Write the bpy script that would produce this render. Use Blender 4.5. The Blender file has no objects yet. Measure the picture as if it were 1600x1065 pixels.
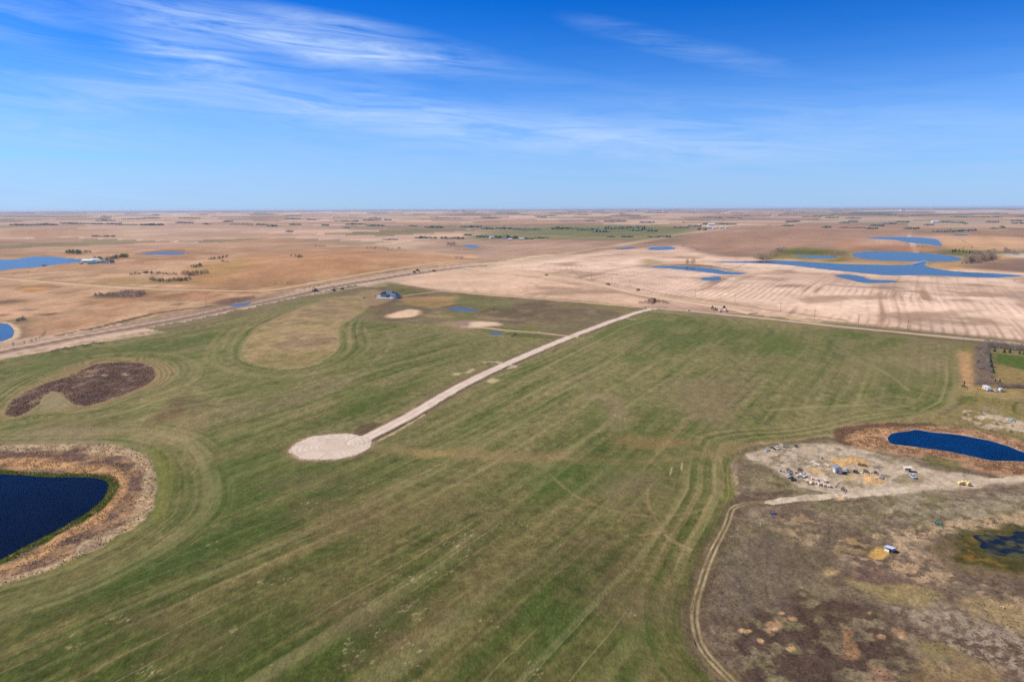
import bpy, math, random
import numpy as np
random.seed(7)
PI = math.pi
scene = bpy.context.scene
COL = scene.collection

# ------------------------------------------------------------------ camera
F, CAM_H = 1067.0, 120.0                       # focal length in photo pixels, drone height
PITCH = math.atan(208.0 / F); ROLL = math.asin(6.0 / 1600)
rt = np.array([1, 0, 0.]); upv = np.array([0, math.sin(PITCH), math.cos(PITCH)]); FW = np.array([0, math.cos(PITCH), -math.sin(PITCH)])
RT = math.cos(ROLL) * rt - math.sin(ROLL) * upv
UP = math.cos(ROLL) * upv + math.sin(ROLL) * rt
from mathutils import Matrix, Vector
cam = bpy.data.cameras.new('camera'); camo = bpy.data.objects.new('camera', cam); COL.objects.link(camo)
m = Matrix([[RT[i], UP[i], -FW[i]] for i in range(3)]).to_4x4(); m.translation = Vector((0, 0, CAM_H))
camo.matrix_world = m
cam.sensor_width = 36; cam.lens = 36 * F / 1600; cam.clip_start = 1; cam.clip_end = 400000
scene.camera = camo

def ray(x, y):
    x = np.asarray(x, float); y = np.asarray(y, float)
    d = (x - 800)[..., None] * RT + (532.5 - y)[..., None] * UP + F * FW
    return d / np.linalg.norm(d, axis=-1, keepdims=True)

# ------------------------------------------------------------------ world, sun, exposure
SUN_AZ, SUN_EL = math.radians(-80), math.radians(44)      # azimuth from the view direction (+Y), clockwise
world = bpy.data.worlds.new('World'); scene.world = world; world.use_nodes = True
nt = world.node_tree; nt.nodes.clear()
def N(t, kind, **kw):
    n = t.nodes.new(kind)
    for k, v in kw.items(): setattr(n, k, v)
    return n
def M(t, op, a, b=None, c=None, clamp=False):
    n = t.nodes.new('ShaderNodeMath'); n.operation = op; n.use_clamp = clamp
    for i, v in enumerate((a, b, c)):
        if v is None: continue
        if isinstance(v, (int, float)): n.inputs[i].default_value = v
        else: t.links.new(v, n.inputs[i])
    return n.outputs[0]
def MIX(t, fac, a, b, blend='MIX'):
    n = t.nodes.new('ShaderNodeMix'); n.data_type = 'RGBA'; n.blend_type = blend
    for s, v in ((n.inputs[0], fac), (n.inputs[6], a), (n.inputs[7], b)):
        if isinstance(v, (int, float)): s.default_value = v
        elif isinstance(v, tuple): s.default_value = v if len(v) == 4 else (*v, 1)
        else: t.links.new(v, s)
    return n.outputs[2]
def RAMP(t, fac, stops, interp='LINEAR'):
    n = t.nodes.new('ShaderNodeValToRGB'); e = n.color_ramp.elements; n.color_ramp.interpolation = interp
    while len(e) < len(stops): e.new(0.5)
    for i, (p, c) in enumerate(stops):
        e[i].position = p; e[i].color = (*c, 1) if len(c) == 3 else c
    t.links.new(fac, n.inputs[0]); return n.outputs[0]
sky = N(nt, 'ShaderNodeTexSky', sky_type='NISHITA', sun_disc=False, sun_elevation=SUN_EL, sun_rotation=SUN_AZ,
        altitude=600, air_density=1.0, dust_density=0.4, ozone_density=3.0)
tc = N(nt, 'ShaderNodeTexCoord')
sep = N(nt, 'ShaderNodeSeparateXYZ'); nt.links.new(tc.outputs['Generated'], sep.inputs[0])
X, Y, Z = sep.outputs
elev = M(nt, 'MULTIPLY', M(nt, 'ARCSINE', Z), 180 / PI)
azim = M(nt, 'MULTIPLY', M(nt, 'ARCTAN2', X, Y), 180 / PI)
# the clear air's own colour with height above the horizon, on top of the physical sky
tintr = RAMP(nt, M(nt, 'DIVIDE', elev, 30.0, clamp=True),
             [(0.0, (0.56, 0.71, 0.98)), (0.06, (0.50, 0.69, 0.98)), (0.20, (0.33, 0.63, 1.0)), (0.36, (0.10, 0.47, 0.90)), (0.52, (0.012, 0.37, 0.84)), (1.0, (0.10, 0.42, 0.84))])
tintr = MIX(nt, 1.0, tintr, (0.84, 1.03, 1.22), 'MULTIPLY')
base_sky = MIX(nt, 1.0, sky.outputs[0], tintr, 'MULTIPLY')
# cirrus: long streaks of the real sky, each by azimuth and elevation
cv = N(nt, 'ShaderNodeCombineXYZ')
def azel(px, py):
    d = ray(px, py); return math.degrees(math.atan2(d[0], d[1])), math.degrees(math.asin(d[2]))
warpn = N(nt, 'ShaderNodeTexNoise', noise_dimensions='3D'); warpn.inputs['Scale'].default_value = 0.11; warpn.inputs['Detail'].default_value = 3
comb = N(nt, 'ShaderNodeCombineXYZ')
nt.links.new(M(nt, 'MULTIPLY', azim, 0.35), comb.inputs[0]); nt.links.new(M(nt, 'ADD', elev, M(nt, 'MULTIPLY', azim, 0.09)), comb.inputs[1])
nt.links.new(comb.outputs[0], warpn.inputs['Vector'])
wv = M(nt, 'MULTIPLY', M(nt, 'SUBTRACT', warpn.outputs[0], 0.5), 3.0)
comb2 = N(nt, 'ShaderNodeCombineXYZ')
nt.links.new(M(nt, 'MULTIPLY', azim, 0.10), comb2.inputs[0])
nt.links.new(M(nt, 'ADD', M(nt, 'ADD', M(nt, 'MULTIPLY', elev, 0.95), M(nt, 'MULTIPLY', azim, 0.06)), M(nt, 'MULTIPLY', wv, 0.35)), comb2.inputs[1])
fib = N(nt, 'ShaderNodeTexNoise', noise_dimensions='3D'); fib.inputs['Scale'].default_value = 1.0; fib.inputs['Detail'].default_value = 9; fib.inputs['Roughness'].default_value = 0.66; fib.inputs['Distortion'].default_value = 0.8
nt.links.new(comb2.outputs[0], fib.inputs['Vector'])
fibre = M(nt, 'MULTIPLY', M(nt, 'SUBTRACT', fib.outputs[0], 0.36), 3.4, clamp=True)
fibre2 = M(nt, 'MULTIPLY', M(nt, 'SUBTRACT', fib.outputs[0], 0.30), 2.2, clamp=True)
STREAKS = [  # x0, y0, x1, y1, half width in degrees, strength
    (120, 5, 700, 92, 1.5, 1.15), (190, 62, 400, 106, 1.0, 0.9), (-250, -10, 120, 40, 1.6, 0.7), (370, 5, 640, 50, 0.5, 0.5),
    (430, 168, 1310, 236, 1.6, 1.1), (60, 110, 640, 160, 1.6, 0.7), (350, 40, 760, 110, 0.9, 0.5), (860, 20, 1270, 120, 0.9, 0.45), (640, 75, 1150, 170, 1.3, 0.25),
    (-300, 120, 250, 165, 1.4, 0.5), (-250, 190, 330, 218, 1.1, 0.5), (1530, 122, 1800, 125, 0.4, 0.35), (1100, 165, 1900, 220, 1.4, 0.3),
    (2000, 40, 2600, 140, 3, 0.7), (-900, -60, -300, 40, 3.5, 0.8)]
cl = None
for (x0, y0, x1, y1, w, s) in STREAKS:
    a0, e0 = azel(x0, y0); a1, e1 = azel(x1, y1)
    ca, ce = (a0 + a1) / 2, (e0 + e1) / 2; L = math.hypot(a1 - a0, e1 - e0) / 2; ux, uy = (a1 - a0) / (2 * L), (e1 - e0) / (2 * L)
    da = M(nt, 'SUBTRACT', azim, ca); de = M(nt, 'SUBTRACT', M(nt, 'ADD', elev, M(nt, 'MULTIPLY', wv, 0.45)), ce)
    al = M(nt, 'DIVIDE', M(nt, 'ADD', M(nt, 'MULTIPLY', da, ux), M(nt, 'MULTIPLY', de, uy)), L * 0.95)
    ac = M(nt, 'DIVIDE', M(nt, 'SUBTRACT', M(nt, 'MULTIPLY', de, ux), M(nt, 'MULTIPLY', da, uy)), w)
    r2 = M(nt, 'ADD', M(nt, 'POWER', M(nt, 'ABSOLUTE', al), 3.0), M(nt, 'MULTIPLY', ac, ac))
    g = M(nt, 'MULTIPLY', M(nt, 'EXPONENT', M(nt, 'MULTIPLY', r2, -1.0)), s)
    cl = g if cl is None else M(nt, 'ADD', cl, g)
# overhead there is thin scattered cirrus too
hi = M(nt, 'MULTIPLY', M(nt, 'SUBTRACT', elev, 17.0), 0.08, clamp=True)
cl = M(nt, 'ADD', cl, M(nt, 'MULTIPLY', hi, 0.25))
cl = M(nt, 'MULTIPLY', M(nt, 'MAXIMUM', M(nt, 'SUBTRACT', cl, 0.13), 0.0), 1.2)
amount = M(nt, 'MULTIPLY', M(nt, 'MULTIPLY', cl, M(nt, 'ADD', M(nt, 'MULTIPLY', fibre, 0.9), 0.12)), 0.64, clamp=True)
# thin veil low over the horizon
veil = M(nt, 'MULTIPLY', M(nt, 'EXPONENT', M(nt, 'MULTIPLY', M(nt, 'POWER', M(nt, 'DIVIDE', M(nt, 'MAXIMUM', elev, 0.0), 7.8), 2.3), -1.0)), 0.80)
veil = M(nt, 'MULTIPLY', veil, M(nt, 'ADD', M(nt, 'MULTIPLY', fibre2, 0.55), 0.55))
gap = None
for (x0, y0, x1, y1, w, s_) in [(-300, 226, 330, 250, 0.30, 0.5), (1285, 256, 1900, 236, 0.26, 0.35), (740, 272, 1060, 284, 0.22, 0.3), (-200, 205, 250, 222, 0.3, 0.25), (1500, 225, 2000, 215, 0.3, 0.2)]:
    a0, e0 = azel(x0, y0); a1, e1 = azel(x1, y1); ca, ce = (a0 + a1) / 2, (e0 + e1) / 2; L = math.hypot(a1 - a0, e1 - e0) / 2; ux, uy = (a1 - a0) / (2 * L), (e1 - e0) / (2 * L)
    da = M(nt, 'SUBTRACT', azim, ca); de = M(nt, 'SUBTRACT', M(nt, 'ADD', elev, M(nt, 'MULTIPLY', wv, 0.15)), ce)
    al = M(nt, 'DIVIDE', M(nt, 'ADD', M(nt, 'MULTIPLY', da, ux), M(nt, 'MULTIPLY', de, uy)), L); ac = M(nt, 'DIVIDE', M(nt, 'SUBTRACT', M(nt, 'MULTIPLY', de, ux), M(nt, 'MULTIPLY', da, uy)), w)
    g = M(nt, 'MULTIPLY', M(nt, 'EXPONENT', M(nt, 'MULTIPLY', M(nt, 'ADD', M(nt, 'POWER', M(nt, 'ABSOLUTE', al), 4.0), M(nt, 'MULTIPLY', ac, ac)), -1.0)), s_); gap = g if gap is None else M(nt, 'ADD', gap, g)
veil = M(nt, 'MULTIPLY', veil, M(nt, 'SUBTRACT', 1.0, gap))
c1 = MIX(nt, veil, base_sky, (2.9, 4.35, 6.9))
c2 = MIX(nt, amount, c1, (3.9, 5.25, 7.6))
bg = N(nt, 'ShaderNodeBackground'); bg.inputs[1].default_value = 0.1
nt.links.new(c2, bg.inputs[0])
out = N(nt, 'ShaderNodeOutputWorld'); nt.links.new(bg.outputs[0], out.inputs[0])

sun = bpy.data.lights.new('sun', 'SUN'); sun.energy = 4.6; sun.angle = math.radians(0.53); sun.color = (1.0, 0.92, 0.80)
suno = bpy.data.objects.new('sun', sun); COL.objects.link(suno)
sd = Vector((math.sin(SUN_AZ) * math.cos(SUN_EL), math.cos(SUN_AZ) * math.cos(SUN_EL), math.sin(SUN_EL)))
suno.rotation_euler = sd.to_track_quat('Z', 'Y').to_euler(); suno.location = (0, 0, 600)
vs = scene.view_settings; vs.view_transform = 'Standard'; vs.look = 'None'; vs.gamma = 1; vs.exposure = 0.45; vs.use_curve_mapping = False
HAZE_DENSITY = 2.5e-5
scene.cycles.use_denoising = False
scene.cycles.sample_clamp_direct = 1.6

# ------------------------------------------------------------------ noise and shapes in numpy
_rng = np.random.default_rng(5)
TAB = _rng.random((256, 256), dtype=np.float32)
def sstep(a, b, x):
    t = np.clip((x - a) / (b - a), 0, 1); return t * t * (3 - 2 * t)
def vnoise(x, y, seed=0):
    x = x + seed * 37.17; y = y + seed * 91.73
    xi = np.floor(x).astype(np.int64); yi = np.floor(y).astype(np.int64)
    fx = (x - xi).astype(np.float32); fy = (y - yi).astype(np.float32)
    fx = fx * fx * (3 - 2 * fx); fy = fy * fy * (3 - 2 * fy)
    a = xi & 255; b = yi & 255; a1 = (xi + 1) & 255; b1 = (yi + 1) & 255
    return (TAB[a, b] * (1 - fx) + TAB[a1, b] * fx) * (1 - fy) + (TAB[a, b1] * (1 - fx) + TAB[a1, b1] * fx) * fy
def fbm(x, y, lam, octs, seed=0, foot=None, gain=0.55):
    """noise in -1..1; octaves finer than what shows at that distance fade out"""
    tot = 0; amp = 1; norm = 0
    for o in range(octs):
        n = vnoise(x / lam, y / lam, seed + o) * 2 - 1
        if foot is not None: n = n * sstep(0.3, 1.0, lam / foot)
        tot = tot + n * amp; norm += amp; amp *= gain; lam *= 0.5
        x, y = x * 0.8 - y * 0.6, x * 0.6 + y * 0.8
    return tot / norm * 1.7
def crom(pts, closed, n=5):
    p = np.array(pts, float); k = len(p); o = []
    rng = range(k) if closed else range(k - 1)
    for i in rng:
        if closed: a, b, c, d = p[(i - 1) % k], p[i], p[(i + 1) % k], p[(i + 2) % k]
        else: a, b, c, d = p[max(i - 1, 0)], p[i], p[i + 1], p[min(i + 2, k - 1)]
        for j in range(n):
            t = j / n
            o.append(0.5 * ((2 * b) + (-a + c) * t + (2 * a - 5 * b + 4 * c - d) * t * t + (-a + 3 * b - 3 * c + d) * t ** 3))
    if not closed: o.append(p[-1])
    return np.array(o)
def seg_dist2(px, py, P, closed, wid=None):
    best = np.full(px.shape, 1e18); par = np.zeros(px.shape)
    n = len(P); cnt = n if closed else n - 1; inside = np.zeros(px.shape, bool)
    acc = 0.0
    for i in range(cnt):
        ax, ay = P[i]; bx, by = P[(i + 1) % n]
        dx, dy = bx - ax, by - ay; l2 = dx * dx + dy * dy + 1e-9
        t = np.clip(((px - ax) * dx + (py - ay) * dy) / l2, 0, 1)
        d2 = (px - ax - t * dx) ** 2 + (py - ay - t * dy) ** 2
        s = d2 < best; best = np.where(s, d2, best)
        if not closed: par = np.where(s, acc + t * math.sqrt(l2), par)
        acc += math.sqrt(l2)
        if closed and abs(dy) > 1e-9:
            c = ((ay > py) != (by > py)) & (px < dx * (py - ay) / dy + ax)
            inside ^= c
    return best, inside, par
def sdf_poly(px, py, P, margin=60.0):
    out_ = np.full(px.shape, 1e6)
    lo = P.min(0) - margin; hi = P.max(0) + margin
    s = (px > lo[0]) & (px < hi[0]) & (py > lo[1]) & (py < hi[1])
    if s.any():
        b, ins, _ = seg_dist2(px[s], py[s], P, True); d = np.sqrt(b); out_[s] = np.where(ins, -d, d)
    return out_
def dist_line(px, py, P, margin=60.0):
    out_ = np.full(px.shape, 1e6); par = np.zeros(px.shape)
    lo = P.min(0) - margin; hi = P.max(0) + margin
    s = (px > lo[0]) & (px < hi[0]) & (py > lo[1]) & (py < hi[1])
    if s.any():
        b, _, q = seg_dist2(px[s], py[s], P, False); out_[s] = np.sqrt(b); par[s] = q
    return out_, par

# ------------------------------------------------------------------ the lie of the land
def flat(px, py, z=0.0):
    d = ray(px, py); t = (z - CAM_H) / d[..., 2]; return np.stack([d[..., 0] * t, d[..., 1] * t], -1)
HILLS = []     # x, y, radius across, radius along, height, bearing
def hill(px, py, rx, ry, h, deg=30):
    q = flat(px, py); HILLS.append((q[0], q[1], rx, ry, h, math.radians(deg)))
hill(430, 420, 330, 220, 16, 100)       # long grass hill beyond the highway
hill(560, 415, 260, 160, 10, 100)
hill(268, 636, 26, 16, 3.2, 60)         # small knoll in the green field
hill(470, 535, 60, 85, 3.5, 25)         # grass knoll left unseeded
hill(950, 640, 70, 120, 2.6, 30)
hill(1030, 560, 80, 110, 3.0, 30)
hill(900, 425, 240, 120, 5, 100)
hill(1220, 362, 900, 600, 20, 90)       # stubble upland right of the highway
hill(1030, 395, 200, 260, 6, 90)
hill(1250, 455, 170, 120, 3.5, 60)
hill(1420, 480, 140, 150, 3.0, 40)
hill(40, 490, 180, 140, 3.0, 90)
hill(240, 410, 260, 200, 6, 80)
hill(1180, 545, 60, 80, 2.0, 30)
hill(650, 900, 60, 70, 1.5, 30)
hill(1265, 960, 60, 40, -1.5, 60)
HILLS.append((-60, 620, 90, 120, 2.0, 0.5))
def h0(x, y):
    R = np.hypot(x, y)
    near = sstep(2500, 600, R); far = sstep(500, 3000, R)
    h = (fbm(x, y, 170, 3, 11) * 1.6) * near
    h = h + fbm(x, y, 560, 3, 21) * 6.5 * far * (1 - 0.6 * sstep(6000, 14000, R))
    h = h + fbm(x, y, 2600, 3, 31) * 9.0 * sstep(2500, 8000, R)
    for (cx, cy, rx, ry, a, b) in HILLS:
        c, s = math.cos(b), math.sin(b)
        u = (x - cx) * c - (y - cy) * s; v = (x - cx) * s + (y - cy) * c
        h = h + a * np.exp(-(u / rx) ** 2 - (v / ry) ** 2)
    return h
def hit(px, py, fn=h0):
    """where the line of sight through a photo point meets the land"""
    px = np.atleast_1d(np.asarray(px, float)); py = np.atleast_1d(np.asarray(py, float))
    d = ray(px, py); ts = np.geomspace(100, 62000, 900)
    res = np.zeros((len(px), 2))
    for i in range(len(px)):
        X_, Y_, Z_ = d[i, 0] * ts, d[i, 1] * ts, CAM_H + d[i, 2] * ts
        g = Z_ - fn(X_, Y_); k = np.argmax(g < 0)
        if not (g < 0).any(): k = len(ts) - 1
        if k == 0: k = 1
        t = ts[k - 1] + (ts[k] - ts[k - 1]) * g[k - 1] / (g[k - 1] - g[k]) if g[k] < 0 else ts[k]
        res[i] = d[i, 0] * t, d[i, 1] * t
    return res
def poly(pts, n=4, closed=True): 
    q = crom(pts, closed, n); return hit(q[:, 0], q[:, 1])
def sharp(pts, closed=True, step=60):
    p = np.array(pts, float); o = []
    k = len(p); 
    for i in range(k if closed else k - 1):
        a, b = p[i], p[(i + 1) % k]; m_ = max(1, int(np.hypot(*(b - a)) / step))
        for j in range(m_): o.append(a + (b - a) * j / m_)
    if not closed: o.append(p[-1])
    o = np.array(o); return hit(o[:, 0], o[:, 1])

# ponds: outline in the photo, laid on a level surface at the height of its own shore
PONDS = []
def pond(pts, label=None, bank=4.0, n=4, drop=0.4):
    q = crom(pts, True, n); w = hit(q[:, 0], q[:, 1]); lvl = float(np.median(h0(w[:, 0], w[:, 1]))) - drop
    PONDS.append(dict(P=flat(q[:, 0], q[:, 1], lvl), z=lvl, bank=bank))
pond([(-160, 738), (-40, 738), (20, 741), (80, 745), (130, 745), (160, 748), (170, 757), (165, 772), (150, 790), (128, 806), (80, 833), (40, 853), (0, 874), (-80, 905), (-200, 930)], bank=5)
pond([(1387, 685), (1396, 677), (1420, 673), (1432, 671), (1455, 675), (1480, 677), (1510, 681), (1545, 688), (1575, 697), (1592, 704), (1630, 716), (1640, 728), (1590, 720), (1550, 719), (1515, 712), (1480, 705), (1440, 699), (1410, 695), (1395, 693)], bank=3)
pond([(-60, 402), (0, 405), (20, 406), (50, 401), (85, 401), (102, 403), (130, 406), (128, 409), (110, 411), (90, 413), (60, 417), (20, 420), (-60, 428)], bank=12)
pond([(-30, 505), (0, 505), (10, 506), (18, 511), (22, 518), (20, 526), (8, 531), (0, 533), (-30, 535)], bank=4)
pond([(1015, 415.5), (1030, 415.2), (1060, 415.5), (1095, 417.5), (1120, 420.5), (1135, 424), (1168, 427), (1150, 429), (1125, 428), (1090, 424), (1050, 420), (1022, 417.5)], bank=6)
pond([(1093, 433.8), (1110, 433), (1122, 431.5), (1127, 433.5), (1124, 438), (1108, 438.5), (1098, 437)], bank=4)
pond([(1100, 408), (1150, 408.5), (1200, 406.8), (1255, 408.5), (1310, 412), (1370, 413.5), (1420, 414), (1440, 409), (1450, 409.5), (1445, 415), (1470, 421), (1500, 424.5), (1560, 427.5), (1600, 430.5), (1600, 431.5), (1550, 434), (1500, 432), (1440, 430), (1385, 430), (1340, 426), (1290, 421), (1240, 415), (1190, 411.5), (1140, 410.5)], bank=8)
pond([(1330, 398), (1345, 394), (1362, 392.5), (1400, 393), (1450, 396), (1480, 399), (1503, 404), (1498, 407.5), (1450, 408.5), (1400, 408), (1350, 404.5)], bank=8)
pond([(1240, 398.5), (1260, 399), (1300, 400), (1310, 402), (1290, 404), (1262, 402.5), (1245, 400.5)], bank=6)
pond([(1302, 429.5), (1320, 429), (1345, 431), (1360, 436.5), (1398, 438.5), (1402, 441), (1380, 442), (1350, 442), (1330, 437.5), (1310, 433)], bank=5)
pond([(1350, 371), (1380, 370), (1420, 370.5), (1460, 373), (1470, 380), (1472, 385), (1455, 382.5), (1420, 379), (1400, 375), (1370, 373.5)], bank=12)
pond([(1010, 388), (1040, 385), (1055, 387), (1050, 390), (1020, 391)], bank=10)
pond([(960, 388.5), (985, 386), (995, 387), (975, 390)], bank=10)
pond([(722, 383), (735, 382), (750, 386), (738, 387.5)], bank=10)
pond([(701, 481.5), (712, 480), (730, 481), (748, 484), (742, 486.5), (715, 486), (703, 484)], bank=3)
pond([(765, 520), (778, 518.5), (786, 520), (783, 523), (768, 523)], bank=2)
pond([(220, 397), (245, 393.5), (275, 393), (290, 395), (280, 398), (240, 398)], bank=12)
pond([(360, 476), (375, 473.5), (394, 472.5), (385, 477), (368, 479.5)], bank=3)
pond([(1515, 850), (1540, 838), (1580, 836), (1640, 832), (1660, 880), (1600, 878), (1555, 872), (1530, 862)], bank=5)
pond([(1492, 366), (1512, 366), (1512, 368), (1494, 368)], bank=10)

def ground_z(x, y, raw=False):
    x = np.atleast_1d(np.asarray(x, float)); y = np.atleast_1d(np.asarray(y, float))
    h = h0(x, y); phis = []
    for p in PONDS:
        s = sdf_poly(x, y, p['P'], p['bank'] * 6 + 10); w_ = np.abs(s) < 60; R_ = np.hypot(x[w_], y[w_]); s[w_] += fbm(x[w_], y[w_], 14, 4, 55) * (0.5 + R_ / 1200.0) * (0.8 if R_.size else 1); s = s + (fbm(x, y, 9, 3, 56) * 3.2 if p is PONDS[min(18, len(PONDS) - 1)] else 0); phis.append(s)
        t = sstep(0, p['bank'] * 6, s)
        h = np.where(s < p['bank'] * 6, p['z'] + (np.maximum(h - p['z'], 0.15 * np.clip(s, 0, 3))) * t + 0.10 * np.clip(s, 0, 2) * (1 - t), h)
        h = np.where(s <= 0, p['z'], h)
    if raw: return h, phis
    return h
def gz(x, y): return float(ground_z(x, y)[0])
def at(px, py):
    q = hit(px, py)[0]; return float(q[0]), float(q[1]), gz(q[0], q[1])

# lines and areas that carry their own surface
ROAD = poly([(560, 690), (573, 684), (640, 650), (720, 603), (800, 565), (870, 535), (940, 508), (1000, 487), (1032, 481)], 3, False)
cd = hit(518, 697)[0]
ang = np.linspace(0, 2 * PI, 40, endpoint=False); CDS = np.stack([cd[0] + 19.6 * np.cos(ang), cd[1] + 19.0 * np.sin(ang)], -1)
HWY = poly([(-250, 585), (-60, 560), (0, 548), (100, 529), (200, 511), (300, 492), (400, 472.5), (500, 450), (560, 440), (640, 427), (720, 417), (760, 414)], 3, False)
GRID_N = poly([(-300, 418), (-100, 429), (0, 435), (100, 443), (170, 448), (250, 452), (400, 455), (455, 449), (560, 430), (680, 411.5), (740, 407)], 3, False)
HAUL = poly([(735, 419), (800, 424.5), (860, 431.5), (930, 443), (1000, 459), (1080, 473), (1140, 482), (1180, 491)], 3, False)
GRID_E = poly([(1010, 481), (1040, 482.5), (1100, 488), (1200, 498), (1300, 509), (1400, 519), (1500, 528), (1600, 538), (1900, 570)], 3, False)
FARLINE = poly([(1030, 371), (1055, 367.5), (1080, 364.5), (1130, 358.5), (1165, 355), (1200, 352.5), (1235, 350), (1330, 343)], 3, False)
BROKEN = poly([(745, 413), (790, 409), (830, 400), (880, 397), (920, 391), (960, 385), (1000, 377), (1035, 371)], 3, False)
LANE = poly([(628, 463), (660, 458.5), (700, 455), (740, 459), (830, 466), (940, 475), (1010, 481)], 3, False)
DRIVE2 = poly([(720, 510), (750, 511.5), (800, 517), (843, 520), (905, 527)], 3, False)
TRACK = poly([(1210, 783), (1150, 790), (1135, 820), (1110, 870), (1093, 920), (1085, 960), (1092, 1000), (1112, 1030), (1150, 1068), (1200, 1110)], 4, False)
YARD = poly([(1900, 735), (1600, 747), (1500, 756), (1400, 766), (1330, 772), (1260, 778), (1205, 784)], 3, False)
YARD2 = poly([(1330, 772), (1290, 762), (1265, 748), (1240, 730), (1215, 715), (1180, 712)], 3, False)
TRAIL = poly([(1012, 760), (1013, 785), (1022, 805), (1035, 825), (1040, 835)], 3, False)
TRAIL2 = poly([(860, 742), (900, 775), (950, 795), (1010, 805), (1060, 803), (1130, 790)], 3, False)

CROP = sharp([(-260, 605), (-60, 574), (0, 562), (150, 537), (250, 520), (330, 505), (400, 488), (450, 474), (520, 462), (560, 462), (575, 478), (560, 500), (600, 503), (680, 508),
              (740, 518), (800, 525), (870, 530), (940, 505), (1006, 487), (1100, 494), (1200, 503), (1300, 514), (1400, 525), (1497, 536),
              (1502, 600), (1495, 630), (1460, 650), (1370, 662), (1320, 676), (1260, 686), (1190, 692), (1155, 700), (1146, 730), (1150, 775), (1133, 815), (1108, 865),
              (1088, 920), (1079, 960), (1086, 1003), (1105, 1035), (1140, 1068), (1200, 1120), (800, 1400), (-400, 1500), (-900, 1000)], step=90)
KNOLL = poly([(380, 548), (388, 530), (405, 512), (440, 494), (480, 478), (520, 466), (560, 462), (572, 480), (548, 497), (530, 508), (528, 530), (527, 545), (505, 562), (470, 574), (425, 573), (390, 563)], 3)
SLOUGH = poly([(8, 644), (22, 622), (60, 603), (100, 590), (132, 576), (150, 569), (200, 565), (228, 569), (243, 580), (240, 592), (225, 604), (190, 617), (140, 634), (118, 633), (105, 624), (90, 612), (70, 618), (58, 635), (30, 650), (15, 650)], 3)
SLOUGH_RIM = poly([(-10, 655), (0, 640), (40, 605), (100, 575), (150, 560), (220, 558), (262, 566), (272, 580), (255, 600), (200, 620), (140, 641), (60, 645), (20, 655)], 3)
RING = poly([(-200, 690), (-40, 696), (60, 694), (150, 694), (200, 700), (228, 712), (240, 735), (243, 760), (238, 790), (225, 810), (180, 840), (120, 872), (60, 896), (0, 912), (-120, 950), (-260, 980)], 3)
STUB = sharp([(735, 420), (800, 419), (870, 405), (940, 393), (1000, 388), (1060, 386), (1100, 397), (1150, 402), (1230, 402), (1300, 408), (1500, 420), (1560, 424), (1700, 430), (1800, 555), (1600, 532), (1500, 522),
              (1400, 512), (1300, 502), (1200, 491), (1130, 478), (1060, 467), (1000, 456), (930, 440), (860, 428), (800, 422)])
STUB2 = sharp([(620, 443), (650, 432), (700, 428), (760, 424), (800, 427), (860, 435), (920, 445), (980, 459), (1020, 471), (1010, 476), (940, 472), (860, 466), (740, 458), (690, 453)])
ACRE = sharp([(575, 470), (560, 462), (590, 448), (610, 443), (640, 446), (690, 455), (780, 462), (900, 471), (1006, 481), (1000, 487), (940, 505), (870, 530), (800, 524), (740, 516), (680, 507), (600, 502), (560, 497)])
PAST_L = sharp([(-400, 470), (-400, 405), (0, 398), (150, 392), (300, 384), (420, 372), (600, 385), (700, 396), (760, 402), (720, 412), (640, 422), (560, 435), (500, 444), (400, 465), (300, 484), (200, 503), (100, 520), (0, 538), (-300, 585)])
PAST_R = sharp([(1200, 1200), (1140, 1068), (1105, 1035), (1086, 1003), (1079, 960), (1088, 920), (1108, 865), (1133, 815), (1150, 775), (1146, 730), (1155, 700), (1190, 692), (1260, 686), (1320, 676), (1370, 662), (1460, 650),
                (1495, 630), (1502, 600), (1500, 545), (1540, 540), (1900, 580), (2300, 900), (1900, 1400)])
POND_R_RIM = poly([(1300, 676), (1330, 664), (1380, 660), (1450, 663), (1520, 672), (1580, 686), (1680, 715), (1660, 748), (1560, 735), (1500, 722), (1450, 712), (1400, 707), (1350, 699), (1310, 690)], 3)
YARD_A = poly([(1160, 715), (1200, 698), (1260, 690), (1330, 692), (1400, 712), (1480, 734), (1560, 745), (1640, 745), (1600, 756), (1500, 766), (1400, 778), (1330, 777), (1270, 765), (1230, 745), (1190, 728)], 3)
LAWN = sharp([(1552, 551), (1700, 566), (1720, 590), (1600, 578), (1575, 571), (1551, 567)])

# ------------------------------------------------------------------ the ground as one graded sheet
NCOL, NROW = 1300, 640
fine = np.radians(np.linspace(-46, 46, NCOL))
coarse = np.radians(np.concatenate([np.arange(-180, -48, 4.0), np.arange(50, 181, 4.0)]))
AZ = np.concatenate([coarse[coarse < 0], fine, coarse[coarse > 0]])
Rr = 1 / np.linspace(1 / 142.0, 1 / 60000.0, NROW)
Rr = np.concatenate([[0.5, 30, 60, 90, 118], Rr])
na, nr = len(AZ), len(Rr)
RR, AA = np.meshgrid(Rr, AZ, indexing='ij')
GX = (RR * np.sin(AA)).ravel(); GY = (RR * np.cos(AA)).ravel(); GR = RR.ravel()
GZ, POND_PHI = ground_z(GX, GY, raw=True)
FOOT = np.maximum(GR * GR / (CAM_H * 683.0) * 0.55, GR / 683.0)     # how much ground one picture point covers

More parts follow.
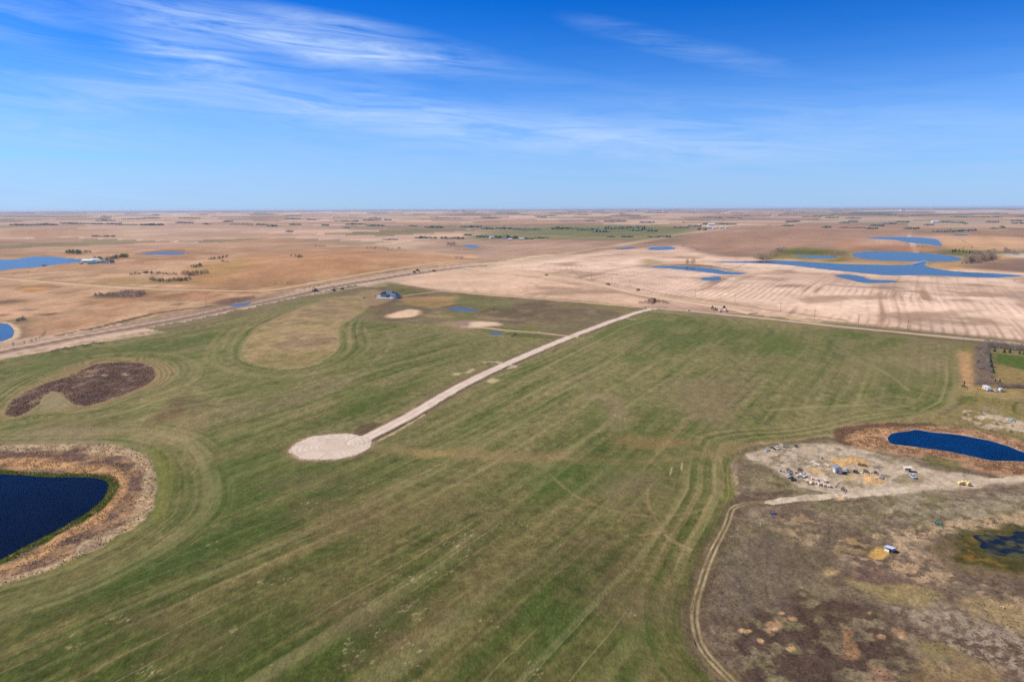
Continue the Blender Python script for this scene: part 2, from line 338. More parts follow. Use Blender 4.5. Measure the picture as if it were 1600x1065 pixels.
C30, S30 = math.cos(math.radians(30)), math.sin(math.radians(30))
def lin(c):
    c = np.array(c, float) / 255; return np.where(c <= 0.04045, c / 12.92, ((c + 0.055) / 1.055) ** 2.4)
KEXP = 1.52
def A(r, g, b): return lin((r, g, b)) / KEXP * np.array([1.12, 1.05, 0.93])
COLR = np.zeros((len(GX), 3))
def paint(mask, c, where=None):
    """lay a surface colour (what the soil or plants there are) over the sheet"""
    global COLR
    m_ = mask[:, None]
    if where is None: COLR = COLR * (1 - m_) + np.asarray(c) * m_
    else: COLR[where] = COLR[where] * (1 - m_) + np.asarray(c) * m_
def mixc(a, b, t): return a * (1 - t[:, None]) + b * t[:, None]
U = GX * C30 - GY * S30; V = GX * S30 + GY * C30           # across and along the survey grid

def streaks(u, v, lam, ratio, seed, foot):
    n = vnoise(u / lam, v / (lam * ratio), seed) * 2 - 1
    return n * sstep(0.3, 0.9, lam / (foot * 0.75))

# far country: quarter sections of stubble, fallow and grass
pal = np.array([A(196, 166, 140), A(181, 148, 126), A(208, 182, 156), A(172, 140, 116), A(190, 156, 132), A(160, 132, 112), A(140, 128, 96), A(214, 186, 160), A(184, 150, 120), A(196, 164, 144)])
def parcels():
    wu = U + fbm(U, V, 900, 2, 41) * 25; wv_ = V + fbm(U, V, 900, 2, 43) * 25
    iu = np.floor(wu / 804).astype(int); iv = np.floor(wv_ / 804).astype(int)
    split = TAB[(iu * 7 + 3) & 255, (iv * 13 + 5) & 255]
    sub = np.where(split < 0.4, np.floor(wu / 402).astype(int) & 1, np.where(split < 0.7, np.floor(wv_ / 402).astype(int) & 1, 0))
    hsh = TAB[(iu * 31 + sub * 17) & 255, (iv * 57 + sub * 29) & 255]
    k = np.minimum((hsh * len(pal)).astype(int), len(pal) - 1)
    edge = np.minimum(np.minimum(np.mod(wu, 1608), 1608 - np.mod(wu, 1608)), np.minimum(np.mod(wv_, 1608), 1608 - np.mod(wv_, 1608)))
    return pal[k], edge
pc, edge = parcels()
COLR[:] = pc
n1 = fbm(GX, GY, 420, 4, 51, FOOT); n2 = fbm(U * 1.0, V * 0.35, 120, 4, 61, FOOT)
COLR *= (1 + 0.20 * n1 + 0.13 * n2)[:, None]
n3 = fbm(GX, GY, 1100, 4, 71, FOOT)
paint(sstep(0.25, 0.6, n3) * 0.35, A(150, 125, 100))
paint(sstep(0.2, 0.7, -n3) * 0.35, A(214, 190, 166))
paint(sstep(9, 5, edge) * sstep(9000, 3000, GR) * sstep(1500, 2500, GR) * 0.7, A(215, 198, 175))          # section roads
# tree cover and scrub in the far distance, too far to tell trees apart
tcov = fbm(GX * 0.8 + GY * 0.3, GY * 0.9, 1500, 5, 81, FOOT)
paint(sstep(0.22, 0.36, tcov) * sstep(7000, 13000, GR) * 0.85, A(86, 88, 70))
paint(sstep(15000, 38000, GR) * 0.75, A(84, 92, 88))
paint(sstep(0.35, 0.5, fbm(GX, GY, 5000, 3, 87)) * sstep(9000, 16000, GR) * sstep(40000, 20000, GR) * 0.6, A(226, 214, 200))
# broad tones laid where the photograph has them
def zone(P, c, feather=3.0, strength=1.0, wob=0.0, lam=20, seed=0, inner=False):
    s = sdf_poly(GX, GY, P, max(60, feather * 3 + wob * 3))
    idx = np.where(s < np.maximum(feather, FOOT * 1.3) + wob * 2)[0]
    if len(idx) == 0: return idx, None
    ss = s[idx]
    if wob: ss = ss + fbm(GX[idx], GY[idx], lam, 3, seed, FOOT[idx]) * wob
    fe = np.maximum(feather, FOOT[idx] * 1.3); mk = sstep(fe, -fe, ss) * strength
    if c is not None: paint(mk, c, idx)
    return idx, mk
def pz(pts, c, feather=3.0, strength=1.0, wob=0.0, lam=20, seed=0, n=3): return zone(poly(pts, n), c, feather, strength, wob, lam, seed)
def line(P, w, c, feather=1.0, strength=1.0, wob=0.0, lam=12, seed=0, off=0.0):
    d, par = dist_line(GX, GY, P, w + 40)
    idx = np.where(d < np.maximum(w, FOOT * 0.6) + np.maximum(feather, FOOT * 0.5) + wob * 2)[0]; dd = d[idx]
    if wob: dd = dd + fbm(GX[idx], GY[idx], lam, 2, seed, FOOT[idx]) * wob
    we = np.maximum(w, FOOT[idx] * 0.6); fe = np.maximum(feather, FOOT[idx] * 0.5); mk = sstep(we + fe, we - fe, dd) * strength * np.minimum(1, (w / we) ** 0.7)
    if c is not None: paint(mk, c, idx)
    return idx, mk
# far zones
pz([(-100, 366), (0, 366), (180, 372), (330, 372), (500, 362), (520, 352), (200, 350), (0, 356)], A(192, 160, 138), 60, 0.55)
for k_, (a, b) in enumerate([(0, 12), (24, 40), (50, 62), (71, 84), (96, 110), (119, 130), (140, 151), (160, 172), (182, 193), (205, 214)]):
    f_ = 1 - k_ * 0.05
    pz([(a + 8, 358.8), (b + 8, 358.8), (b - 2 + k_, 369), (a - 2 + k_, 369)], A(222, 194, 156), 8, f_, n=1)
for k_, (a, b) in enumerate([(12, 24), (40, 50), (62, 71), (84, 96), (110, 119), (130, 140), (151, 160), (172, 182)]):
    pz([(a + 8, 358.8), (b + 8, 358.8), (b - 2 + k_, 369), (a - 2 + k_, 369)], A(160, 116, 88), 8, 0.9 - k_ * 0.07, n=1)
pz([(740, 377), (735, 366), (800, 356), (860, 352), (960, 351), (1060, 353), (1090, 356), (1075, 364), (1020, 376), (960, 377), (860, 375)], A(132, 128, 88), 40, 0.9, 40, 200, 91)
pz([(800, 358), (880, 355), (1000, 356), (1080, 355), (1050, 364), (960, 370), (860, 366)], A(112, 118, 74), 40, 0.6, 40, 160, 92)
pz([(740, 376), (800, 373), (900, 376), (1000, 378), (960, 388), (900, 396), (800, 400), (700, 396), (640, 384)], A(176, 146, 124), 30, 0.7, 25, 120, 93)
pz([(700, 384), (735, 382), (760, 386), (740, 391), (705, 390)], A(150, 130, 105), 20, 0.6)
pz([(1060, 372), (1130, 362), (1200, 352), (1330, 349), (1480, 358), (1600, 362), (1600, 372), (1460, 368), (1350, 372), (1330, 392), (1230, 392), (1110, 386)], A(172, 138, 116), 40, 0.85, 30, 160, 94)
pz([(1330, 376), (1350, 382), (1420, 384), (1470, 390), (1450, 393), (1360, 391), (1310, 386)], A(178, 132, 100), 15, 0.8, 10, 60, 95)
pz([(1470, 372), (1600, 372), (1600, 392), (1540, 391), (1480, 388)], A(205, 165, 122), 25, 0.8, 20, 90, 96)
pz([(1350, 386), (1390, 392), (1330, 392)], A(140, 112, 92), 12, 0.8, 8, 60, 97)
pz([(1440, 358), (1500, 358), (1510, 363), (1450, 364)], A(125, 118, 88), 30, 0.7, 20, 90, 98)
pz([(1320, 345), (1500, 344), (1600, 346), (1600, 350), (1450, 351), (1330, 349)], A(120, 124, 112), 80, 0.5, 60, 300, 99)
pz([(550, 354), (700, 352), (800, 352), (800, 358), (700, 358), (560, 357)], A(128, 124, 100), 60, 0.5, 60, 250, 100)

# left pasture: dead prairie grass on the hills
i_, mk = zone(PAST_L, None, 10, 1, 6, 60, 101)
if mk is not None:
    x, y, ft = GX[i_], GY[i_], FOOT[i_]
    a = fbm(x, y, 260, 4, 111, ft); b = fbm(x, y, 55, 5, 121, ft); c = fbm(x * 1.2, y * 0.5, 18, 4, 131, ft)
    col = mixc(A(196, 160, 128), A(176, 136, 102), sstep(-0.3, 0.5, a))
    col = mixc(col, A(208, 176, 140), sstep(0.0, 0.8, b) * 0.7)
    col = mixc(col, A(150, 128, 88), sstep(0.15, 0.8, -b) * 0.55)
    col *= (1 + 0.16 * c + 0.10 * fbm(x, y, 7, 3, 133, ft))[:, None]
    paint(mk, col, i_)
pz([(280, 440), (300, 415), (400, 396), (560, 392), (700, 400), (740, 405), (690, 411), (600, 420), (540, 430), (450, 446), (350, 448)], A(180, 132, 88), 25, 0.55, 25, 120, 141)
pz([(300, 392), (420, 372), (520, 380), (640, 392), (560, 392), (400, 396)], A(184, 150, 122), 25, 0.5)
pz([(60, 398), (0, 398), (0, 404), (60, 401)], A(130, 112, 84), 15, 0.6, 10, 50, 142)
for pts, c, s in [([(21, 451), (40, 447), (75, 446), (105, 447), (85, 451), (50, 455), (30, 454)], (124, 96, 82), 0.9),
                  ([(30, 450.5), (50, 448.2), (80, 449), (70, 452), (40, 453.5)], (205, 152, 90), 0.9),
                  ([(-20, 471), (20, 468.5), (42, 469), (20, 473), (-20, 476)], (132, 102, 84), 0.9),
                  ([(34, 484), (60, 482.5), (66, 483), (45, 485.5)], (120, 92, 74), 1.0),
                  ([(58, 491), (85, 489), (94, 489.5), (75, 492.5)], (112, 86, 66), 1.0),
                  ([(-5, 492), (8, 491), (12, 492), (2, 494)], (120, 92, 74), 0.9),
                  ([(160, 494), (176, 492), (184, 493), (170, 495.5)], (166, 122, 90), 0.9),
                  ([(266, 476), (280, 473.5), (292, 474.5), (280, 477.5)], (112, 88, 72), 1.0),
                  ([(138, 464), (170, 458), (200, 452), (225, 454), (234, 460), (210, 466), (160, 466)], (140, 112, 90), 0.9),
                  ([(10, 500), (20, 498), (42, 497), (40, 503), (20, 504)], (126, 108, 84), 0.8),
                  ([(22, 510), (40, 505), (50, 512), (42, 528), (30, 535), (24, 528)], (150, 126, 98), 0.8),
                  ([(60, 418), (140, 415), (170, 419), (120, 423), (60, 424)], (168, 128, 98), 0.5),
                  ([(150, 440), (180, 434), (220, 436), (330, 440), (310, 444), (200, 443)], (158, 136, 82), 0.6),
                  ([(290, 420), (330, 412), (380, 404), (400, 408), (380, 420), (350, 432), (330, 436)], (162, 136, 80), 0.5),
                  ([(335, 473), (360, 465), (395, 463), (402, 468), (370, 478), (350, 476)], (120, 94, 82), 0.85),
                  ([(217, 398), (245, 392), (285, 391.5), (292, 393), (250, 395)], (140, 104, 86), 0.8)]:
    pz(pts, A(*c), 3.5, s, 4, 14, 150 + len(pts))
# ochre margins to the open water on the left
for k_, w, c in ((3, 3.5, (214, 188, 150)), (2, 9, (172, 138, 104)), (16, 12, (150, 128, 108))):
    s = POND_PHI[k_]; i_ = np.where((s < w * 2.2) & (s > 0))[0]; paint(sstep(w * 1.6, w * 0.6, s[i_]) * 0.85, A(*c), i_)
line(poly([(-10, 536), (10, 534), (26, 527), (27, 515), (15, 505)], 3, False), 2.2, A(220, 196, 160), 1.2, 0.8, 0.8)

# stubble east of the highway
def stubble(P, seed, c1_, c2_, deg=30, dark=0.28, feather=8):
    i_, mk = zone(P, None, feather, 1, 3, 40, seed)
    if mk is None: return
    x, y, ft = GX[i_], GY[i_], FOOT[i_]
    b_ = math.radians(deg); wr = fbm(x, y, 420, 2, seed + 9) * 9
    u = x * math.cos(b_) - y * math.sin(b_) + wr; v = x * math.sin(b_) + y * math.cos(b_)
    a = fbm(x, y, 190, 4, seed + 1, ft)
    col = mixc(c1_, c2_, sstep(-0.5, 0.7, a))
    s1 = streaks(u, v, 7.5, 30, seed + 2, ft); s2 = streaks(u, v, 14, 22, seed + 3, ft); s3 = streaks(u, v, 3.4, 60, seed + 4, ft)
    msk = 0.55 + 0.45 * fbm(x, y, 140, 2, seed + 5)
    st = (0.6 * s1 + 0.5 * s2 + 0.5 * s3) * msk
    col = mixc(col, A(150, 118, 96), sstep(0.15, 0.75, st) * dark * 2.0)
    col = mixc(col, A(232, 210, 190), sstep(0.15, 0.8, -st) * dark)
    pr = np.abs(np.mod(u + fbm(x, y, 50, 2, seed + 12) * 1.2, 9.5) / 9.5 - 0.5) * 2
    st2 = sstep(0.5, 0.9, pr) * sstep(11, 4, ft * 0.8) * (0.70 + 0.9 * fbm(x, y, 90, 3, seed + 13)).clip(0, 1)
    col = mixc(col, A(166, 132, 110), st2 * dark * 1.6)
    pr = np.abs(np.mod(u + 3, 28.5) / 28.5 - 0.5) * 2; col = mixc(col, A(172, 140, 116), sstep(0.8, 0.97, pr) * dark * 0.8 * (0.5 + 0.9 * fbm(u, v, 120, 2, seed + 14)).clip(0, 1))
    d_ = fbm(x * 0.7, y, 75, 4, seed + 6, ft)
    col = mixc(col, A(164, 136, 114), sstep(0.25, 0.75, d_) * 0.75)
    col *= (1 + 0.09 * fbm(x, y, 9, 3, seed + 7, ft))[:, None]
    paint(mk, col, i_)
stubble(STUB, 200, A(232, 203, 180), A(212, 181, 156), 30, 0.40)
stubble(STUB2, 220, A(224, 192, 164), A(210, 178, 150), 112, 0.16)
for pts, c, s in [([(1080, 452), (1130, 447), (1160, 442), (1170, 444), (1140, 450), (1060, 456)], (160, 132, 108), 0.8),
                  ([(1000, 460), (1090, 464), (1160, 472), (1230, 480), (1150, 479), (1060, 470)], (184, 150, 118), 0.7),
                  ([(1025, 431), (1070, 432), (1095, 434), (1060, 434.5)], (130, 100, 98), 0.8),
                  ([(1390, 494), (1440, 490), (1540, 482), (1550, 486), (1480, 492), (1440, 500), (1400, 502)], (166, 140, 118), 0.8),
                  ([(1400, 450), (1440, 455), (1500, 462), (1460, 461), (1410, 454)], (164, 134, 108), 0.7),
                  ([(1565, 458), (1600, 455), (1640, 460), (1640, 478), (1600, 472), (1580, 464)], (124, 104, 92), 0.8),
                  ([(1430, 505), (1470, 512), (1500, 520), (1460, 516)], (170, 142, 118), 0.6),
                  ([(1110, 382), (1150, 388), (1170, 396), (1120, 392), (1105, 386)], (168, 130, 104), 0.8),
                  ([(1300, 436), (1340, 443), (1400, 443), (1410, 439), (1420, 442), (1380, 446), (1320, 442)], (176, 146, 110), 0.8)]:
    pz(pts, A(*c), 9, s * 0.6, 9, 30, 240 + len(pts))
# wet meadows and banks round the eastern lakes
pz([(1020, 409), (1060, 407), (1100, 408), (1100, 411), (1030, 412)], A(196, 164, 116), 8, 0.7, 5, 30, 261)
pz([(1000, 406), (1020, 404), (1028, 412), (1010, 416), (1002, 411)], A(164, 148, 100), 8, 0.7, 5, 30, 262)
pz([(1028, 414.5), (1045, 412.5), (1100, 413.5), (1130, 419), (1160, 426), (1125, 421), (1080, 416)], A(120, 94, 60), 4, 0.9, 3, 20, 263)
pz([(1190, 404), (1205, 394), (1225, 388), (1260, 386), (1300, 389), (1335, 394), (1325, 402), (1300, 408), (1240, 405)], A(128, 118, 66), 7, 0.9, 5, 30, 264)
pz([(1220, 393), (1245, 390), (1300, 393), (1280, 398), (1230, 397)], A(84, 96, 44), 6, 0.75, 4, 25, 265)
pz([(1240, 406), (1300, 404), (1340, 407), (1430, 411), (1440, 413), (1400, 413), (1300, 410.5)], A(176, 148, 92), 4, 0.85, 3, 25, 266)
pz([(1290, 407), (1320, 404), (1328, 407), (1300, 409)], A(112, 110, 54), 4, 0.8, 3, 25, 267)
pz([(1445, 416), (1455, 411), (1500, 410), (1500, 407), (1510, 398), (1560, 398), (1600, 402), (1600, 408), (1540, 412), (1500, 421), (1600, 427), (1470, 420)], A(196, 158, 110), 5, 0.85, 4, 25, 268)
pz([(1474, 396), (1480, 391), (1505, 391), (1520, 397), (1518, 401), (1490, 398)], A(92, 100, 52), 5, 0.85, 3, 25, 269)
pz([(1505, 411), (1545, 407), (1600, 403), (1700, 404), (1700, 429), (1600, 426), (1560, 421), (1520, 419)], A(142, 116, 102), 5, 0.85, 3, 25, 270)
s_, mk = zone(poly([(1505, 411), (1545, 407), (1600, 403), (1700, 404), (1700, 429), (1600, 426), (1560, 421), (1520, 419)], 3), None, 4, 1)
if mk is not None: paint(mk * sstep(0.1, 0.5, np.sin(U[s_] / 4.3 + fbm(GX[s_], GY[s_], 60, 2, 271)) * sstep(30, 5, FOOT[s_] * 4)) * 0.8, A(214, 196, 182), s_)
pz([(1560, 398), (1600, 396), (1650, 397), (1650, 402), (1600, 403)], A(206, 194, 182), 5, 0.8)
for k_ in (4, 5, 6, 7, 8, 9, 10, 11):
    s = POND_PHI[k_]; i_ = np.where((s < 14) & (s > 0))[0]; paint(sstep(10, 2, s[i_]) * 0.55, A(176, 142, 104), i_)

# ---- acreage grass round the house
i_, mk = zone(ACRE, None, 3, 1, 2, 15, 281)
x, y, ft = GX[i_], GY[i_], FOOT[i_]
a = fbm(x, y, 70, 4, 282, ft); b = fbm(x, y, 16, 4, 283, ft)
col = mixc(A(128, 116, 84), A(112, 98, 76), sstep(-0.3, 0.5, a)); col = mixc(col, A(110, 114, 64), sstep(0.1, 0.7, -a) * 0.7); col = mixc(col, A(150, 132, 104), sstep(0.1, 0.8, b) * 0.5)
col *= (1 + 0.12 * fbm(x, y, 5, 3, 284, ft))[:, None]
paint(mk, col, i_)
for pts, c, s in [([(575, 448), (598, 440), (620, 442), (628, 448), (600, 450)], (122, 122, 74), 0.6),
                  ([(625, 466), (660, 463), (712, 464), (712, 472), (690, 480), (650, 478), (628, 472)], (172, 142, 96), 0.7),
                  ([(636, 448), (690, 456), (740, 460), (670, 458), (640, 452)], (140, 118, 84), 0.8),
                  ([(560, 458), (590, 452), (610, 466), (600, 474), (580, 478), (560, 478)], (176, 150, 116), 0.7),
                  ([(712, 466), (760, 466), (800, 474), (790, 482), (720, 478)], (112, 118, 70), 0.6),
                  ([(590, 480), (620, 476), (660, 480), (670, 490), (640, 500), (590, 500)], (112, 98, 74), 0.7),
                  ([(604, 493), (622, 487), (640, 483), (656, 485), (655, 491), (635, 496), (610, 496)], (222, 192, 162), 1.0),
                  ([(700, 505), (735, 500), (780, 504), (780, 509), (745, 512), (730, 514), (706, 512)], (158, 134, 116), 0.9),
                  ([(732, 508), (740, 502.5), (775, 504), (782, 507), (760, 510), (740, 512)], (218, 194, 166), 0.95),
                  ([(675, 508), (700, 502), (710, 504), (690, 511)], (166, 142, 114), 0.6),
                  ([(660, 492), (700, 492), (712, 497), (680, 496)], (168, 146, 110), 0.5),
                  ([(745, 494), (790, 496), (800, 500), (760, 499)], (160, 140, 112), 0.5),
                  ([(835, 510), (880, 500), (930, 492), (960, 494), (930, 505), (870, 524)], (122, 116, 84), 0.5),
                  ([(760, 527), (800, 520), (860, 526), (862, 531), (800, 530)], (78, 92, 40), 0.6)]:
    pz(pts, A(*c), 1.6, s, 1.8, 8, 290 + len(pts))
pz([(744, 487), (760, 483), (774, 478), (776, 482), (764, 487), (752, 489)], A(112, 92, 66), 1.2, 0.9, 1, 6, 301)

# ---- the seeded green field
i_, mk = zone(CROP, None, 2.2, 1, 1.2, 10, 311)
x, y, ft = GX[i_], GY[i_], FOOT[i_]; u0, v0 = U[i_], V[i_]
sC = sdf_poly(x, y, CROP, 300); sK = sdf_poly(x, y, KNOLL, 100); sS = sdf_poly(x, y, SLOUGH_RIM, 80); sR = sdf_poly(x, y, RING, 90)
dR, _ = dist_line(x, y, ROAD, 60); dC = np.abs(np.hypot(x - cd[0], y - cd[1]) - 19.5)
db = np.minimum.reduce([-sC, np.abs(sK), np.abs(sS), np.abs(sR)]); db = np.minimum(db, dR * 2.2); db = np.maximum(db, 0)
ring = np.minimum.reduce([np.maximum(sK, 0) * 0.9, np.maximum(sS, 0) * 1.3, np.maximum(sR, 0), np.maximum(-sC, 0) * 1.15])
hd = sstep(34, 20, ring + fbm(x, y, 60, 2, 312) * 8)                                    # worked in rounds along the margins
u0 = u0 + fbm(x, y, 240, 2, 313) * 9 + 10 * sstep(300, 160, GR[i_]) * (x / 100) ** 2
arc = np.arctan2(x - GX[i_].mean(), y) * 60
def rows(lam, ratio, seed): return streaks(u0, v0, lam, ratio, seed, ft) * (1 - hd) + streaks(ring, v0 * 0.5 + x * 0.7, lam, ratio * 1.4, seed + 50, ft) * hd
big = fbm(u0 * 1.0, v0 * 0.55, 62, 5, 321, ft); mid = fbm(u0 * 1.2, v0 * 0.4, 20, 5, 331, ft); sm = fbm(x, y, 3.6, 4, 341, ft)
rw = 0.55 * rows(5.5, 14, 351) + 0.4 * rows(11, 9, 352) + 0.45 * rows(2.2, 26, 353) + 0.38 * rows(1.1, 60, 354)
near = sstep(420, 190, GR[i_])
left = sstep(40, -110, x) * near; lush = sstep(-0.45, 0.65, big * 0.75 + mid * 0.5 + rw * 0.42 - 0.10 * near + 0.42 * left)
dull = mixc(A(142, 136, 96), A(126, 117, 78), near); grn = mixc(A(112, 120, 70), A(86, 98, 50), near)
col = mixc(dull, grn, lush)
bare = sstep(0.25, 0.8, -big * 0.6 + fbm(u0, v0 * 0.5, 40, 4, 361, ft) * 0.7 - 0.05)
col = mixc(col, mixc(A(148, 132, 106), A(114, 98, 76), near), bare * 0.42)
col = mixc(col, A(158, 142, 100), sstep(0.18, 0.75, -rw + mid * 0.2) * 0.27)
col = mixc(col, A(80, 96, 50), sstep(0.25, 0.8, rw) * 0.28)
col = col * np.array([0.79, 0.80, 0.71]) * (1 + 0.20 * sm + 0.15 * fbm(x, y, 1.5, 2, 371, ft))[:, None]
sr = vnoise(u0 / 2.6, v0 / 150, 381) * 0.5 + vnoise(u0 / 4.4, v0 / 210, 382) * 0.5; sr2 = vnoise(ring / 2.6, (v0 + x) / 260, 383)
sr = (sr * (1 - hd) + sr2 * hd) * 2 - 1; sr = sr * sstep(0.22, 0.8, 4.0 / ft * 0.35)
col = mixc(col, A(164, 154, 110), sstep(0.05, 0.6, sr) * 0.34); col = mixc(col, A(84, 92, 48), sstep(0.1, 0.7, -sr) * 0.26)
# seeder passes: thin pale lines about every nine metres
tl = np.abs(np.mod(u0 + 0.6 * fbm(x, y, 30, 2, 375), 9.1) - 4.5); brk = sstep(0.02, 0.5, fbm(u0 * 1.0, v0 * 0.16, 16, 3, 376))
col = mixc(col, A(172, 158, 118), sstep(0.16 + 1.0 * ft, 0.02, tl) * brk * (1 - hd) * np.minimum(0.6, 0.16 / (0.1 + ft)) * sstep(520, 240, GR[i_]))
tl = np.abs(np.mod(ring + 0.4 * fbm(x, y, 20, 2, 377), 6.5) - 3.2)
col = mixc(col, A(186, 164, 118), sstep(0.6 + 0.5 * ft, 0.1, tl) * hd * 0.30 * (0.6 + 0.6 * fbm(x, y, 40, 2, 378)).clip(0, 1))
paint(mk, col, i_)
CROP_PHI = sdf_poly(GX, GY, CROP, 120)
# patches of the green field that the photograph sets apart
for pts, c, s, w in [
    ([(640, 700), (760, 704), (900, 712), (1030, 716), (1080, 705), (1150, 694), (1230, 690), (1180, 700), (1100, 716), (1020, 722), (880, 720), (740, 716), (660, 712)], (158, 134, 96), 0.75, 3),
    ([(560, 702), (640, 700), (720, 704), (700, 714), (620, 712)], (146, 128, 90), 0.6, 3),
    ([(950, 686), (1000, 680), (1040, 684), (1090, 690), (1060, 700), (980, 696)], (162, 126, 90), 0.65, 3),
    ([(640, 702), (700, 706), (715, 712), (660, 714)], (170, 148, 92), 0.6, 2),
    ([(930, 615), (960, 622), (990, 650), (980, 670), (950, 660), (940, 640)], (150, 132, 106), 0.7, 4),
    ([(1060, 590), (1110, 596), (1140, 630), (1120, 660), (1080, 650), (1050, 620)], (142, 126, 98), 0.65, 4),
    ([(930, 628), (950, 632), (945, 650), (920, 666), (910, 655)], (88, 106, 48), 0.75, 4),
    ([(1000, 630), (1030, 628), (1045, 645), (1030, 660), (1005, 650)], (88, 102, 48), 0.7, 4),
    ([(975, 555), (1000, 553), (1003, 563), (985, 567)], (74, 104, 44), 0.8, 3),
    ([(960, 595), (980, 593), (985, 605), (968, 608)], (82, 104, 48), 0.7, 3),
    ([(1000, 500), (1060, 502), (1080, 512), (1030, 522), (990, 516)], (94, 112, 52), 0.7, 6),
    ([(970, 495), (1010, 490), (1000, 505), (960, 525), (930, 535)], (92, 110, 50), 0.6, 5),
    ([(1180, 520), (1250, 530), (1290, 540), (1240, 560), (1190, 550)], (104, 116, 60), 0.6, 6),
    ([(1262, 514), (1330, 515), (1330, 526), (1270, 524)], (98, 112, 58), 0.6, 5),
    ([(1300, 560), (1440, 560), (1480, 590), (1470, 620), (1400, 600), (1320, 590)], (150, 136, 98), 0.55, 6),
    ([(1190, 570), (1260, 568), (1290, 580), (1230, 590)], (108, 116, 66), 0.6, 5),
    ([(1050, 700), (1085, 706), (1110, 740), (1105, 760), (1070, 745)], (98, 108, 56), 0.5, 4),
    ([(800, 730), (900, 722), (1010, 725), (1000, 740), (950, 750), (930, 770), (880, 780), (820, 770)], (80, 106, 46), 0.65, 5),
    ([(960, 735), (1010, 736), (1020, 760), (1000, 790), (960, 790), (940, 765)], (134, 118, 92), 0.65, 4),
    ([(940, 930), (1000, 925), (1070, 910), (1085, 950), (1050, 980), (980, 970)], (128, 112, 84), 0.55, 5),
    ([(830, 960), (880, 940), (910, 950), (890, 990), (840, 1010)], (66, 96, 38), 0.65, 4),
    ([(960, 1000), (1040, 990), (1100, 1050), (1000, 1070), (930, 1060)], (72, 96, 40), 0.45, 5),
    ([(260, 760), (330, 735), (400, 720), (520, 735), (470, 770), (380, 800), (300, 830), (220, 850)], (70, 98, 40), 0.45, 6),
    ([(0, 940), (120, 905), (260, 850), (400, 800), (420, 820), (260, 900), (100, 960), (0, 1010)], (60, 92, 36), 0.45, 6),
    ([(500, 960), (560, 945), (640, 950), (620, 990), (540, 1000)], (118, 96, 78), 0.6, 5),
    ([(460, 790), (540, 780), (640, 790), (600, 830), (500, 840)], (118, 100, 72), 0.6, 5),
    ([(420, 740), (540, 735), (560, 750), (480, 770), (430, 765)], (124, 108, 82), 0.45, 4),
    ([(220, 958), (300, 950), (360, 975), (330, 1010), (250, 1010)], (112, 94, 70), 0.6, 5),
    ([(240, 650), (262, 628), (290, 616), (300, 628), (285, 645), (250, 660)], (112, 88, 66), 0.75, 3),  # shaded slope of the small knoll, its shade put into the colour
    ([(60, 660), (110, 652), (160, 654), (190, 664), (140, 672), (80, 672)], (116, 104, 70), 0.5, 3),
    ([(0, 690), (60, 672), (130, 668), (180, 690), (120, 700), (40, 698)], (152, 136, 108), 0.75, 3),
    ([(200, 680), (260, 672), (300, 678), (280, 690), (220, 694)], (168, 148, 112), 0.55, 2),
    ([(270, 655), (310, 635), (330, 645), (320, 665), (290, 668)], (158, 138, 102), 0.6, 2),
    ([(340, 670), (380, 660), (380, 672), (350, 680)], (160, 144, 106), 0.5, 2),
    ([(330, 595), (400, 580), (470, 590), (440, 620), (380, 630)], (92, 106, 52), 0.5, 4),
    ([(300, 540), (340, 520), (380, 520), (370, 560), (330, 590), (300, 590)], (94, 110, 52), 0.5, 4),
    ([(520, 620), (560, 600), (590, 610), (570, 640), (530, 640)], (80, 100, 42), 0.6, 3),
    ([(1135, 770), (1148, 740), (1150, 790), (1130, 800)], (138, 140, 60), 0.6, 2),
    ([(1095, 875), (1112, 865), (1104, 890), (1092, 892)], (160, 128, 84), 0.6, 1.5),
    ([(232, 700), (262, 712), (266, 745), (262, 790), (246, 815), (236, 810), (244, 780), (246, 745), (240, 720)], (112, 116, 46), 0.85, 1.5),
    ([(60, 886), (120, 862), (180, 832), (226, 806), (240, 800), (210, 830), (150, 866), (90, 892)], (104, 110, 46), 0.55, 1.5),
    ([(700, 552), (740, 548), (760, 558), (730, 566)], (128, 120, 84), 0.5, 2)]:
    pz(pts, A(*c), w * 2.0, s * 0.62, w * 1.6, 10, 400 + len(pts) + int(pts[0][0]) % 7)
for (pts, w, c, s) in [([(1050, 500), (1020, 498), (980, 510), (940, 530), (880, 560), (820, 590)], 1.6, (170, 156, 116), 0.4),
                       ([(1180, 700), (1260, 688), (1340, 672), (1420, 655), (1480, 635), (1500, 600)], 3, (162, 148, 108), 0.55),
                       ([(1200, 640), (1280, 635), (1360, 632)], 2, (168, 158, 112), 0.4), ([(1300, 640), (1380, 620), (1440, 625)], 2, (150, 140, 100), 0.4),
                       ([(1330, 560), (1380, 580), (1420, 610)], 1.6, (164, 148, 110), 0.45),
                       ([(1120, 700), (1130, 740), (1128, 780)], 0.5, (160, 144, 104), 0.5), ([(1110, 705), (1120, 750), (1118, 790)], 0.5, (156, 142, 102), 0.4),
                       ([(1066, 722), (1065, 735)], 0.35, (210, 196, 150), 0.8), ([(1050, 730), (1047, 742)], 0.35, (200, 188, 144), 0.7),
                       ([(265, 715), (268, 745), (266, 775), (255, 810)], 0.5, (140, 134, 74), 0.45),
                       ([(300, 740), (310, 725), (300, 705), (280, 695)], 0.6, (150, 138, 96), 0.6)]:
    line(poly(pts, 3, False), w, A(*c), w * 0.6 + 0.3, s, w * 0.4, 8, 451)
